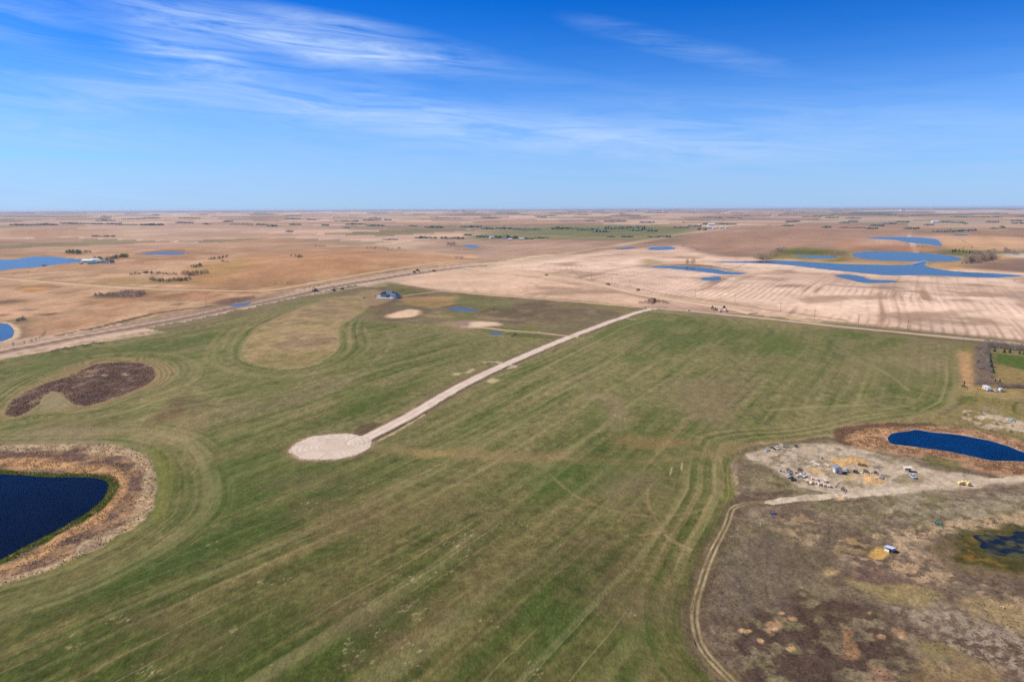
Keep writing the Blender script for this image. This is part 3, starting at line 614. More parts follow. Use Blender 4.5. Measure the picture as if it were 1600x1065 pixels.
# scattered straw and stones thrown up in clumps
rs = np.random.default_rng(3)
crop_only = sstep(0, -2, CROP_PHI)
for (px, py, sx, sy, n_) in [(485, 780, 35, 18, 70), (470, 795, 12, 6, 26), (725, 840, 22, 16, 120), (700, 855, 10, 6, 40), (635, 910, 18, 9, 70), (570, 952, 30, 10, 70), (640, 955, 25, 10, 90), (660, 970, 15, 8, 30),
                             (560, 1020, 22, 20, 60), (585, 995, 14, 8, 22), (180, 972, 22, 7, 45), (120, 1015, 18, 14, 30), (235, 1050, 22, 8, 60), (365, 990, 8, 8, 30), (405, 917, 8, 4, 30), (445, 915, 16, 6, 26),
                             (330, 855, 12, 8, 16), (280, 935, 25, 6, 20), (955, 630, 14, 10, 30), (975, 652, 10, 6, 30), (1085, 642, 16, 4, 16), (820, 820, 16, 12, 46), (845, 840, 14, 12, 26), (977, 837, 6, 3, 10),
                             (815, 970, 8, 10, 22), (828, 1050, 14, 10, 44), (984, 960, 8, 6, 16), (735, 868, 14, 20, 20), (590, 552, 10, 6, 30), (400, 1040, 60, 20, 20), (740, 950, 20, 10, 16), (870, 855, 20, 6, 12), (760, 980, 18, 14, 20), (640, 1040, 20, 14, 20), (540, 1050, 10, 8, 16), (640, 1010, 20, 10, 16), (690, 900, 30, 10, 20)]:
    n_ = int(n_ * 0.4); q = hit(px + rs.normal(0, sx * 0.6, n_), py + rs.normal(0, sy * 0.6, n_), lambda a, b: 0 * a)
    for (qx, qy) in q:
        ri = np.searchsorted(Rr, math.hypot(qx, qy)); ai = np.searchsorted(AZ, math.atan2(qx, qy)); r_ = 0.13 + 0.36 * rs.random() ** 2.5
        if not (8 < ri < nr - 5 and 5 < ai < na - 5): continue
        rr_, aa_ = np.meshgrid(np.arange(ri - 4, ri + 5), np.arange(ai - 5, ai + 6), indexing='ij'); ix = (rr_ * na + aa_).ravel()
        ex, ey = (GX[ix] - qx), (GY[ix] - qy); uu, vv = ex * C30 - ey * S30, ex * S30 + ey * C30
        paint(sstep(1.3, 0.5, np.hypot(uu / r_, vv / (r_ * 1.7)) + (vnoise(GX[ix] * 3, GY[ix] * 3, 77) - .5) * 1.2) * rs.uniform(0.12, 0.5) * crop_only[ix], A(196, 182, 142), ix)

# knoll of uncut grass
i_, mk = zone(KNOLL, None, 1.5, 1, 1.2, 8, 461); x, y, ft = GX[i_], GY[i_], FOOT[i_]
a = fbm(x, y, 40, 4, 462, ft); b = fbm(x, y, 8, 4, 463, ft)
col = mixc(A(168, 146, 108), A(146, 132, 88), sstep(-0.2, 0.6, a)); col = mixc(col, A(136, 116, 92), sstep(0, 0.7, -a) * 0.6)
col *= (1 + 0.18 * b + 0.1 * fbm(x, y, 2.5, 3, 464, ft))[:, None]; paint(mk, col, i_)
line(crom(np.vstack([KNOLL[::3]]), True, 3), 0.9, A(190, 168, 128), 0.7, 0.5, 0.5)
for off_, P_ in ((1, [(537, 512), (547, 525), (545, 540), (530, 555), (500, 568)]), (2, [(570, 512), (578, 530), (572, 548), (545, 566)]), (3, [(600, 515), (612, 530), (604, 548), (575, 570)]), (4, [(348, 545), (352, 530), (370, 512)]), (5, [(360, 560), (362, 535), (385, 510)]), (6, [(320, 570), (325, 545), (345, 520)])):
    line(poly(P_, 3, False), 2.0, A(164, 146, 106), 1.6, 0.27, 1.4, 8, 470 + off_)
# dry slough with dark dead weeds
i_, mk = zone(SLOUGH_RIM, None, 2.0, 0.85, 2.0, 10, 481); x, y, ft = GX[i_], GY[i_], FOOT[i_]
rg = np.abs(np.mod(sdf_poly(x, y, SLOUGH, 60) + fbm(x, y, 20, 2, 482), 3.4) - 1.7)
paint(mk, mixc(A(128, 118, 78), A(160, 138, 100), sstep(1.5, 0.3, rg)), i_)
i_, mk = zone(SLOUGH, None, 0.9, 1, 1.2, 6, 483); x, y, ft = GX[i_], GY[i_], FOOT[i_]
a = fbm(x, y, 18, 4, 484, ft); b = fbm(x * 1.5, y, 3.2, 4, 485, ft)
col = mixc(A(122, 100, 90), A(96, 78, 74), sstep(-0.3, 0.5, a)); col = mixc(col, A(136, 112, 94), sstep(0.25, 0.8, b) * 0.6); col *= (1 + 0.2 * b)[:, None]; paint(mk, col, i_)
pz([(50, 628), (60, 620), (80, 613), (100, 620), (108, 634), (90, 640), (60, 642)], A(148, 136, 104), 1.2, 0.9, 1.2, 5, 486)
pz([(52, 632), (56, 630), (64, 632), (62, 642), (53, 642)], A(104, 112, 62), 1, 0.6, 1, 5, 487)
pz([(100, 590), (125, 578), (140, 576), (152, 585), (130, 590), (110, 592)], A(160, 134, 108), 1, 0.8, 1.2, 5, 488)
for q in ((162, 587), (194, 585)): pz([(q[0] - 5, q[1]), (q[0], q[1] - 2), (q[0] + 6, q[1]), (q[0], q[1] + 1.6)], A(206, 184, 156), 0.5, 0.9, 0.5, 3)
line(crom(SLOUGH[::3], True, 3), 0.6, A(186, 160, 126), 0.5, 0.55, 0.6)
# ring of reeds and dead grass round the left pond
i_, mk = zone(RING, None, 1.0, 1, 1.2, 7, 491); x, y, ft = GX[i_], GY[i_], FOOT[i_]; sR_ = -sdf_poly(x, y, RING, 10); sW = POND_PHI[0][i_]
tt = sR_ / np.maximum(sR_ + np.maximum(sW, 0), 0.5) + 0.12 * fbm(x, y, 14, 3, 492, ft)
b = fbm(x, y, 3.0, 4, 493, ft); g_ = fbm(x, y, 9, 4, 494, ft)
col = mixc(A(184, 164, 134), A(112, 90, 80), sstep(0.16, 0.30, tt)); col = mixc(col, A(186, 146, 104), sstep(0.50, 0.62, tt)); col = mixc(col, A(142, 124, 98), sstep(0.78, 0.9, tt))
col = mixc(col, A(196, 160, 116), sstep(0.1, 0.7, g_) * 0.45); col = mixc(col, A(96, 78, 66), sstep(0.15, 0.75, -g_) * 0.5)
col *= (1 + 0.24 * b + 0.14 * fbm(x, y, 1.2, 3, 496, ft))[:, None]; paint(mk, col, i_)
s = POND_PHI[0]; i_ = np.where((s < 9))[0]; e_ = s[i_] + fbm(GX[i_], GY[i_], 8, 3, 495) * 0.9
paint(sstep(5.2, 3.6, e_) * 0.6, A(92, 78, 50), i_); paint(sstep(4.2, 3.4, e_), mixc(A(78, 90, 26), A(58, 72, 22), sstep(-.3, .4, fbm(GX[i_], GY[i_], 3, 3, 497))), i_)

# ---- right pasture
i_, mk = zone(PAST_R, None, 2.0, 1, 1.5, 8, 501); x, y, ft = GX[i_], GY[i_], FOOT[i_]
a = fbm(x, y, 46, 5, 502, ft); b = fbm(x, y, 11, 5, 503, ft); c = fbm(x, y, 2.6, 4, 504, ft)
col = mixc(A(126, 112, 92), A(110, 94, 80), sstep(-0.3, 0.5, a)); col = mixc(col, A(122, 118, 80), sstep(0.0, 0.7, -a) * 0.55); col = mixc(col, A(160, 144, 120), sstep(0.15, 0.8, b) * 0.5)
col = mixc(col, A(92, 76, 66), sstep(0.2, 0.8, -b) * 0.45)
col *= (1 + 0.22 * c + 0.16 * fbm(x, y, 1.1, 3, 506, ft))[:, None]; paint(mk, col, i_)
def tex(pts, c, s, feather, wob, lam, seed, thr=None):
    P_ = poly(pts, 3); i_, mk = zone(P_, None, feather, 1, wob, lam, seed)
    if mk is None: return
    x, y, ft = GX[i_], GY[i_], FOOT[i_]; nn = fbm(x, y, lam * 0.6, 4, seed + 3, ft)
    if thr is not None: mk = mk * sstep(thr - 0.15, thr + 0.25, nn)
    paint(mk * s, np.asarray(A(*c))[None] * (1 + 0.18 * fbm(x, y, 1.8, 3, seed + 5, ft))[:, None], i_)
tex([(1500, 600), (1500, 548), (1540, 545), (1800, 580), (1800, 700), (1620, 700), (1560, 690), (1480, 668), (1400, 664), (1490, 640)], (146, 132, 86), 0.85, 5, 4, 14, 510)
tex([(1498, 548), (1518, 548), (1522, 600), (1505, 602)], (188, 152, 108), 0.9, 1.5, 1, 8, 512)
tex([(1490, 540), (1522, 538), (1520, 548), (1500, 548)], (118, 122, 66), 0.7, 2, 1, 8, 513)
tex([(1502, 604), (1525, 605), (1590, 610), (1600, 620), (1560, 624), (1510, 614)], (172, 150, 104), 0.6, 2, 2, 8, 514)
tex([(1504, 620), (1522, 622), (1522, 630), (1500, 634), (1490, 640)], (92, 104, 50), 0.8, 2, 2, 8, 515)
tex([(1500, 612), (1560, 622), (1600, 640), (1560, 650), (1510, 632)], (134, 130, 70), 0.5, 3, 2, 8, 516, -0.1)
tex([(1505, 645), (1520, 640), (1600, 656), (1660, 668), (1660, 690), (1600, 676), (1560, 672), (1520, 662)], (204, 184, 162), 0.85, 2, 2.5, 6, 517, -0.25)
tex([(1530, 632), (1560, 638), (1550, 645), (1520, 640)], (158, 146, 122), 0.7, 2, 2, 5, 518, -0.1)
tex([(1480, 660), (1560, 672), (1640, 690), (1600, 690), (1520, 678), (1460, 668)], (134, 122, 84), 0.8, 2, 2, 8, 519)
tex([(1300, 676), (1330, 664), (1380, 660), (1450, 663), (1520, 672), (1580, 686), (1680, 715), (1660, 752), (1560, 742), (1500, 730), (1450, 716), (1400, 709), (1350, 701), (1315, 694)], (176, 140, 108), 0.95, 1.5, 2, 6, 520)
tex([(1300, 676), (1330, 664), (1380, 660), (1450, 661), (1470, 664), (1400, 665), (1350, 670), (1322, 682), (1330, 694), (1312, 692)], (92, 72, 58), 0.8, 1.5, 1.5, 5, 521)
tex([(1340, 672), (1400, 668), (1420, 672), (1390, 682), (1392, 696), (1350, 690), (1338, 680)], (192, 152, 112), 0.85, 1, 1.5, 5, 522)
tex([(1560, 722), (1640, 735), (1660, 745), (1600, 742), (1540, 732)], (128, 88, 66), 0.7, 1, 2, 5, 523, -0.1)
s = POND_PHI[1]; i_ = np.where(s < 8)[0]; e_ = s[i_] + fbm(GX[i_], GY[i_], 4, 3, 524) * 0.8
paint(sstep(2.6, 0.8, e_) * 0.75, mixc(A(196, 168, 136), A(150, 104, 78), sstep(-0.1, 0.4, fbm(GX[i_], GY[i_], 2.5, 3, 525))), i_)
tex([(1440, 712), (1470, 714), (1500, 722), (1500, 732), (1460, 728), (1445, 720)], (106, 108, 62), 0.75, 1.5, 1.5, 6, 526)
tex([(1150, 705), (1190, 694), (1270, 690), (1310, 700), (1250, 700), (1200, 706), (1168, 716), (1150, 725)], (122, 110, 78), 0.7, 2, 1.5, 8, 527)
# the worn yard
YP = [(1168, 716), (1200, 700), (1260, 695), (1330, 698), (1390, 712), (1440, 728), (1500, 740), (1560, 748), (1640, 748), (1600, 754), (1500, 764), (1400, 774), (1340, 778), (1290, 768), (1240, 752), (1220, 738), (1205, 728)]
tex(YP, (150, 136, 114), 0.7, 4, 4, 12, 528)
tex(YP, (198, 182, 160), 0.9, 2, 3.0, 10, 530, -0.5)
tex(YP, (182, 166, 142), 0.6, 2, 3.0, 6, 529, 0.1)
tex([(1240, 712), (1300, 706), (1330, 712), (1290, 722), (1250, 724)], (150, 140, 118), 0.6, 2, 2, 5, 531, -0.1)
tex([(1350, 708), (1400, 715), (1430, 724), (1380, 720)], (142, 130, 108), 0.7, 2, 2, 5, 532)
tex([(1395, 748), (1410, 741), (1440, 744), (1442, 752), (1420, 757), (1400, 755)], (148, 134, 106), 0.8, 1.2, 1, 5, 533)
tex([(1300, 724), (1316, 717), (1340, 715), (1352, 720), (1362, 728), (1350, 732), (1335, 726), (1318, 728), (1308, 730)], (216, 174, 112), 0.75, 0.8, 1.2, 4, 534)
tex([(1300, 718), (1304, 718), (1313, 728), (1310, 730)], (226, 176, 96), 0.9, 0.4, 0.4, 3, 535)
tex([(1346, 742), (1360, 740), (1375, 745), (1382, 752), (1376, 757), (1352, 756), (1347, 750)], (216, 176, 116), 0.75, 0.8, 1, 4, 536)
tex([(1262, 734), (1272, 732), (1281, 734), (1278, 737), (1266, 736.5)], (226, 180, 104), 0.9, 0.6, 0.6, 3, 537)
tex([(1312, 742), (1330, 742), (1345, 748), (1330, 751), (1318, 748)], (214, 176, 114), 0.7, 1, 1, 4, 538, -0.1)
tex([(1303, 773), (1315, 770), (1325, 773), (1320, 779), (1306, 780)], (220, 186, 124), 0.8, 1, 1, 4, 539)
tex([(1316, 752), (1340, 752), (1340, 758), (1322, 757)], (140, 126, 98), 0.6, 1, 1, 4, 540)
# patches south of the yard
tex([(1210, 805), (1240, 800), (1270, 815), (1290, 842), (1260, 852), (1225, 842), (1205, 822)], (168, 146, 114), 0.65, 3, 4, 6, 550, -0.2)
tex([(1285, 890), (1300, 885), (1312, 893), (1300, 900), (1288, 898)], (178, 154, 112), 0.8, 1, 1, 5, 551)
tex([(1200, 830), (1260, 850), (1300, 870), (1300, 890), (1250, 900), (1200, 880), (1180, 850)], (106, 96, 74), 0.7, 3, 3, 10, 552)
tex([(1300, 842), (1330, 838), (1360, 850), (1350, 864), (1320, 866)], (180, 154, 108), 0.55, 2, 3, 6, 553, -0.2)
tex([(1355, 865), (1368, 858), (1385, 858), (1388, 870), (1375, 874), (1362, 872)], (206, 168, 96), 0.9, 0.9, 1, 5, 554)
tex([(1370, 835), (1420, 825), (1480, 818), (1600, 800), (1700, 790), (1700, 805), (1580, 822), (1500, 832), (1440, 845), (1420, 858), (1450, 872), (1420, 880), (1390, 850)], (192, 166, 134), 0.8, 2.5, 4, 5, 555, -0.35)
tex([(1330, 870), (1380, 874), (1440, 870), (1470, 885), (1480, 910), (1440, 912), (1400, 895), (1350, 890)], (190, 162, 130), 0.7, 2.5, 4, 5, 556, -0.1)
tex([(1440, 890), (1500, 905), (1600, 930), (1700, 950), (1700, 970), (1600, 950), (1520, 925), (1450, 912)], (190, 164, 132), 0.65, 2.5, 4, 5, 557, -0.05)
tex([(1320, 895), (1380, 890), (1420, 905), (1430, 920), (1380, 918), (1340, 905)], (112, 90, 80), 0.7, 2, 2, 6, 558)
tex([(1445, 850), (1480, 845), (1530, 850), (1540, 870), (1600, 890), (1600, 900), (1520, 895), (1470, 880)], (122, 106, 78), 0.8, 2, 3, 8, 559)
tex([(1490, 870), (1520, 828), (1600, 818), (1700, 815), (1700, 900), (1600, 892), (1540, 886)], (74, 74, 34), 0.9, 3, 3, 8, 560)
tex([(1500, 838), (1540, 826), (1570, 830), (1520, 846), (1540, 870), (1590, 885), (1530, 880), (1500, 862)], (146, 112, 52), 0.6, 2, 3, 5, 561, -0.1)
tex([(1330, 905), (1380, 912), (1430, 918), (1480, 935), (1440, 945), (1380, 938), (1340, 920)], (152, 136, 92), 0.75, 2, 3, 8, 562)
tex([(1500, 930), (1600, 950), (1640, 990), (1580, 980), (1520, 955)], (166, 146, 106), 0.65, 3, 3, 8, 563)
tex([(1390, 950), (1440, 945), (1500, 950), (1560, 975), (1640, 1010), (1640, 1060), (1560, 1040), (1500, 1010), (1440, 980)], (168, 154, 136), 0.7, 5, 5, 3, 564, -0.1)
tex([(1200, 935), (1260, 925), (1330, 935), (1380, 965), (1420, 1000), (1440, 1040), (1440, 1080), (1180, 1090), (1130, 1040), (1130, 980)], (84, 68, 60), 0.9, 4, 4, 10, 565, -0.35)
tex([(1310, 985), (1330, 990), (1340, 1010), (1330, 1025), (1318, 1010)], (160, 124, 92), 0.75, 1, 2, 5, 566)
tex([(1390, 980), (1405, 978), (1416, 992), (1408, 996)], (182, 148, 112), 0.75, 1, 1, 4, 567)
tex([(1200, 970), (1218, 960), (1240, 966), (1220, 974), (1205, 985)], (190, 152, 118), 0.7, 1, 2, 4, 568, 0.0)
tex([(1290, 960), (1300, 955), (1320, 958), (1400, 965), (1380, 960)], (120, 110, 76), 0.6, 1, 2, 6, 569)
tex([(1420, 1000), (1460, 1000), (1500, 1015), (1490, 1040), (1450, 1030)], (140, 126, 84), 0.7, 2, 3, 8, 570)
tex([(1430, 1040), (1500, 1030), (1560, 1050), (1560, 1090), (1430, 1090)], (150, 128, 90), 0.6, 2, 3, 8, 571)
tex([(1360, 1040), (1390, 1045), (1390, 1080), (1350, 1080)], (160, 124, 100), 0.6, 2, 3, 6, 572)
tex([(1380, 780), (1500, 775), (1640, 768), (1640, 790), (1500, 810), (1390, 812)], (176, 164, 144), 0.5, 4, 4, 8, 573, -0.1)
tex([(1130, 900), (1160, 850), (1200, 830), (1240, 880), (1230, 930), (1150, 960), (1115, 940)], (112, 98, 88), 0.6, 4, 4, 10, 574)
for (px, py) in ((1220, 957), (1237, 965), (1210, 982), (1166, 986), (1235, 1012), (1190, 1000), (1160, 985), (1358, 957), (1375, 992), (1168, 985)):
    tex([(px - 5, py), (px, py - 3), (px + 6, py), (px, py + 3)], (204, 168, 124), 0.9, 0.5, 0.6, 2, 575 + px % 9)
zone(LAWN, A(82, 104, 44), 1.2, 0.9, 1, 6, 590)
tex([(1560, 571), (1600, 579), (1700, 588), (1700, 604), (1600, 600), (1556, 596)], (150, 130, 84), 0.85, 1.5, 1, 8, 591)
tex([(1522, 540), (1548, 545), (1552, 596), (1524, 598)], (128, 108, 90), 0.8, 1.5, 1, 6, 592)
tex([(1524, 596), (1600, 600), (1700, 604), (1700, 610), (1600, 606), (1524, 602)], (130, 110, 90), 0.8, 1, 1, 5, 593)
line(poly([(1590, 628), (1585, 632), (1584, 640), (1588, 646), (1600, 648)], 3, False), 0.8, A(70, 88, 34), 0.4, 0.8)
line(poly([(1586, 628), (1620, 628)], 3, False), 0.8, A(80, 92, 44), 0.4, 0.7)

# ---- earthworks and worn margins
for (pts, w, c, s, wob) in [
    ([(0, 562), (60, 552), (110, 545), (165, 533)], 1.6, (92, 96, 50), 0.7, 1), ([(165, 533), (250, 518), (340, 503), (400, 487)], 2.5, (104, 108, 60), 0.6, 2),
    ([(0, 541), (60, 531), (110, 521), (175, 506), (240, 490), (290, 483), (325, 479)], 4.2, (86, 74, 54), 0.9, 1.5), ([(0, 557), (60, 547), (120, 537), (200, 524), (300, 507), (380, 489)], 2.4, (110, 94, 76), 0.6, 2.0),
    ([(0, 434), (80, 439), (180, 446), (300, 454), (400, 457)], 2.6, (120, 100, 70), 0.6, 1.5),
    ([(400, 458), (460, 452), (560, 434), (650, 418)], 3, (118, 102, 70), 0.7, 2),
    ([(400, 448), (455, 443), (520, 436)], 3, (118, 96, 66), 0.6, 2),
    ([(440, 466), (500, 458), (560, 448), (600, 446)], 4, (196, 176, 154), 0.7, 2),
    ([(560, 441), (620, 431), (700, 421)], 3.5, (134, 106, 90), 0.7, 2),
    ([(640, 418), (690, 411), (735, 410), (790, 414)], 7, (212, 182, 148), 0.7, 4),
    ([(700, 418), (735, 415)], 4, (104, 86, 72), 0.8, 3), ([(750, 410), (800, 407)], 4, (120, 96, 76), 0.7, 3), ([(780, 420), (840, 417)], 4, (124, 106, 80), 0.7, 4),
    ([(760, 408), (850, 398), (930, 392)], 9, (190, 152, 116), 0.7, 6), ([(820, 404), (850, 401)], 5, (122, 106, 82), 0.6, 4), ([(925, 402), (975, 397)], 6, (134, 106, 80), 0.7, 4),
    ([(745, 413), (790, 409), (830, 401), (880, 397), (920, 390), (960, 385), (1000, 377), (1035, 371)], 10, (222, 196, 164), 0.8, 12),
    ([(800, 421), (860, 427), (930, 438), (990, 450), (1050, 462), (1130, 472), (1200, 484), (1320, 500)], 2.4, (152, 116, 84), 0.8, 1.2),
    ([(800, 429), (860, 437), (930, 450), (990, 462), (1020, 467)], 2.0, (160, 124, 90), 0.75, 1.2),
    ([(620, 443), (640, 448), (760, 459), (900, 470), (1005, 480)], 1.5, (122, 98, 70), 0.75, 0.8),
    ([(1040, 486), (1100, 491), (1200, 500), (1300, 511), (1400, 522), (1500, 532), (1600, 543)], 2.0, (106, 98, 60), 0.75, 0.8),
    ([(1200, 488), (1300, 501), (1400, 511), (1500, 519), (1600, 530)], 1.6, (168, 138, 108), 0.6, 0.8),
    ([(1000, 478), (1040, 474), (1060, 471)], 2.4, (206, 186, 160), 0.8, 1),
    ([(1050, 484), (1080, 481), (1150, 486)], 6, (176, 146, 122), 0.7, 3),
    ([(1140, 482), (1200, 492), (1280, 503)], 5, (222, 190, 150), 0.75, 3)]:
    line(sharp(pts, False, 40), w, A(*c), w * 0.5, s, wob, 12, 610 + len(pts))
# ditches beside the field road
line(ROAD, 10.0, A(136, 118, 92), 1.5, 0.55, 2.0, 9, 621)
line(ROAD, 6.6, A(112, 98, 78), 1.0, 0.75, 1.2, 5, 622)
line(poly([(572, 690), (610, 672), (640, 655), (660, 645)], 3, False), 2.2, A(96, 82, 64), 1, 0.8, 1.0, 4, 623)
line(poly([(583, 692), (615, 676), (645, 658), (662, 648)], 3, False), 0.8, A(202, 182, 144), 0.5, 0.8, 0.5, 4, 624)
pz([(552, 680), (560, 668), (575, 660), (595, 662), (575, 676)], A(96, 80, 64), 1.2, 0.8, 1.5, 5, 625)
for pts in ([(728, 581), (738, 575), (742, 577), (732, 583)], [(705, 586), (712, 583), (722, 583), (715, 587)], [(760, 596), (768, 591), (778, 593), (772, 598)]): pz(pts, A(206, 186, 146), 0.6, 0.8, 0.8, 3, 626)
for pts in ([(757, 566), (775, 565), (790, 571), (780, 574)], [(782, 570), (800, 571), (806, 573), (796, 575)]): line(poly(pts, 2, False), 1.8, A(208, 194, 172), 0.8, 0.8, 0.6, 4, 627)
line(poly([(895, 528), (925, 527)], 3, False), 1.2, A(180, 160, 130), 0.8, 0.7)
line(poly([(975, 497), (990, 499)], 2, False), 2.0, A(196, 176, 150), 0.8, 0.8)
d_ = np.hypot(GX - cd[0], GY - cd[1]); i_ = np.where(d_ < 30)[0]
e_ = d_[i_] + fbm(GX[i_], GY[i_], 6, 3, 631) * 1.2
paint(sstep(25.5, 21, e_) * 0.6, A(138, 118, 92), i_); paint(sstep(21.8, 20, e_) * 0.8, A(176, 156, 128), i_)
for (pts, s) in (([(1012, 760), (1013, 785), (1022, 805), (1035, 825), (1040, 835)], 0.15), ([(860, 742), (900, 775), (950, 795), (1010, 805), (1060, 803), (1130, 790)], 0.28), ([(1040, 835), (1060, 850), (1078, 858)], 0.5), ([(1000, 835), (1040, 830)], 0.4)):
    line(poly(pts, 3, False), 0.75, A(176, 148, 112), 0.5, s, 0.5, 4, 633)
line(TRAIL, 0.5, A(162, 142, 106), 0.6, 0.22, 0.4)

i_ = np.where((GR > 520) & (GR < 14000))[0]; x, y, ft = GX[i_], GY[i_], FOOT[i_]; k_ = sstep(520, 900, GR[i_]) * np.where(CROP_PHI[i_] < 2, 0.35, 1)
COLR[i_] *= (1 + k_ * (0.13 * fbm(x, y, 46, 4, 771, ft) + 0.10 * fbm(x * 0.5, y, 240, 3, 775, ft) + 0.08 * fbm(U[i_] * 1.4, V[i_] * 0.12, 60, 3, 779, ft)))[:, None]
# surfaces cut out of the sheet
PHI = {}
def line_phi(P, w, wob=0.25, seed=0):
    d, par = dist_line(GX, GY, P, w + 40); i_ = np.where(d < w + 30)[0]; o = d - w
    o[i_] = o[i_] + fbm(GX[i_], GY[i_], 9, 2, 700 + seed) * wob; return o, par
def poly_phi(P, wob=0.3, seed=0):
    s = sdf_poly(GX, GY, P); i_ = np.where(np.abs(s) < 50)[0]; s[i_] = s[i_] + fbm(GX[i_], GY[i_], 7, 3, 720 + seed) * wob; return s
def road_paint(phi, par, dist_c, w, c1_, c2_, ruts=True, seed=0):
    i_ = np.where(phi < 0.3)[0]
    if not len(i_): return
    d = dist_c[i_]; x, y, ft = GX[i_], GY[i_], FOOT[i_]
    n = fbm(x, y, 5, 3, 730 + seed, ft); col = mixc(np.asarray(c1_) + 0 * d[:, None], np.asarray(c2_), sstep(-0.4, 0.6, n))
    if ruts: col = mixc(col, np.asarray(c2_) * 0.86, sstep(0.5, 0.1, np.abs(d - w * 0.30)) * 0.0 + sstep(0.75 * w, w, d) * 0.5 + sstep(0.16 * w, 0.02 * w, d) * 0.3)
    COLR[i_] = col
def carve_road(name, P, w, c1_, c2_, wob=0.25, ruts=True, lift=0.25, seed=0):
    phi, par = line_phi(P, w, wob, seed); d, _ = dist_line(GX, GY, P, w + 10)
    road_paint(phi, par, d, w, c1_, c2_, ruts, seed)
    i_ = np.where(phi < 3)[0]; GZ[i_] += lift * sstep(3.0, 0.0, phi[i_])
    PHI[name] = phi
#carve_road('gravel_road', FARLINE, 6.5, A(214, 196, 172), A(200, 180, 156), 1.0, lift=0.0, seed=1)
#carve_road('section_road', GRID_N, 4.2, A(214, 190, 152), A(200, 172, 134), 0.5, seed=2)
#carve_road('haul_road', HAUL, 6.0, A(226, 192, 146), A(212, 176, 132), 0.8, lift=0.5, seed=3)
#carve_road('east_road', GRID_E, 3.6, A(196, 176, 156), A(180, 158, 138), 0.3, lift=0.3, seed=4)
# highway under construction: graded clay with darker wheel lanes
phi, par = line_phi(HWY, 21, 3.0, 5); d, _ = dist_line(GX, GY, HWY, 40); i_ = np.where(phi < 0.4)[0]; x, y, ft = GX[i_], GY[i_], FOOT[i_]
sg = par[i_] / 4; cross = sdf_poly(x, y, sharp([(-300, 640), (-60, 562), (0, 550), (100, 531), (200, 513), (300, 494), (400, 474), (500, 451.5), (560, 441), (640, 428), (720, 418), (760, 415), (900, 470), (600, 700), (-200, 1000)]), 80)
sd_ = np.clip(cross, -20, 20)
lane = fbm(sd_ * 1.0, par[i_] * 0.02, 7, 4, 741, ft * 0.4); col = mixc(A(196, 170, 146), A(150, 126, 108), sstep(-0.2, 0.5, lane))
col = mixc(col, A(214, 192, 168), sstep(-7, -14, sd_) * 0.7); col = mixc(col, A(124, 102, 90), sstep(4.5 + ft * 0.5, 2.0, np.abs(sd_ + 1.5)) * 0.8); col = mixc(col, A(206, 184, 160), sstep(2.5 + ft * 0.5, 1, np.abs(sd_ - 9)) * 0.5)
col *= (1 + 0.1 * fbm(x, y, 6, 3, 742, ft))[:, None]; COLR[i_] = col; PHI['highway_grade'] = phi
#carve_road('driveway', LANE, 1.8, A(218, 192, 156), A(200, 172, 136), 0.2, seed=6)
#carve_road('farm_lane', DRIVE2, 1.7, A(214, 194, 168), A(196, 172, 142), 0.2, seed=7)
# the field road and its turning circle
phi, par = line_phi(ROAD, 4.2, 0.5, 8); d, _ = dist_line(GX, GY, ROAD, 12); i_ = np.where(phi < 0.4)[0]; x, y, ft = GX[i_], GY[i_], FOOT[i_]
col = mixc(A(232, 216, 202), A(220, 202, 186), sstep(-0.3, 0.5, fbm(x, y, 4, 3, 751, ft)))
col = mixc(col, A(192, 172, 150), sstep(0.8, 0.2, d[i_]) * 0.6 + sstep(2.6, 3.6, d[i_]) * 0.5); col = mixc(col, A(160, 142, 118), sstep(3.5, 4.3, d[i_]) * 0.6); COLR[i_] = col; PHI['field_road'] = phi
i_ = np.where(phi < 2.5)[0]; GZ[i_] += 0.3 * sstep(2.5, 0, phi[i_])
dd = np.hypot(GX - cd[0], (GY - cd[1])); phc = dd - 19.6; j_ = np.where(phc < 20)[0]; phc[j_] += fbm(GX[j_], GY[j_], 6, 3, 752) * 0.9
i_ = np.where(phc < 0.4)[0]; x, y, ft = GX[i_], GY[i_], FOOT[i_]; r_ = dd[i_] + fbm(x, y, 12, 2, 753) * 0.7
col = mixc(A(226, 210, 196), A(214, 198, 182), sstep(-0.3, 0.5, fbm(x, y, 5, 4, 754, ft))); col = mixc(col, A(168, 152, 132), sstep(0.5, 0.15, np.abs(np.mod(r_, 2.6) - 1.3)) * 0.42 * sstep(2, 6, r_)); col = mixc(col, A(206, 190, 170), sstep(10, 2, r_) * 0.6)
COLR[i_] = col; PHI['turning_circle'] = phc; i_ = np.where(phc < 2.5)[0]; GZ[i_] += 0.3 * sstep(2.5, 0, phc[i_]) * (phi[i_] > 2.4)
# two-rut track by the fence line, and the yard road
line(TRACK, 4.2, A(98, 82, 66), 1.2, 0.6, 1.0, 5, 761)
phi, par = line_phi(TRACK, 1.5, 0.3, 9); d, _ = dist_line(GX, GY, TRACK, 12); i_ = np.where(phi < 0.3)[0]; x, y, ft = GX[i_], GY[i_], FOOT[i_]
col = mixc(A(112, 100, 66) + 0 * x[:, None], A(178, 160, 132), sstep(0.6, 0.2, np.abs(d[i_] - 0.8)) * (0.7 + 0.4 * fbm(x, y, 7, 3, 764)).clip(0, 1)) * (1 + 0.14 * fbm(x, y, 2, 3, 762, ft))[:, None]; COLR[i_] = col; PHI['rutted_track'] = phi
phi, par = line_phi(YARD, 2.6, 0.7, 10); d, _ = dist_line(GX, GY, YARD, 12); i_ = np.where(phi < 0.3)[0]; x, y, ft = GX[i_], GY[i_], FOOT[i_]
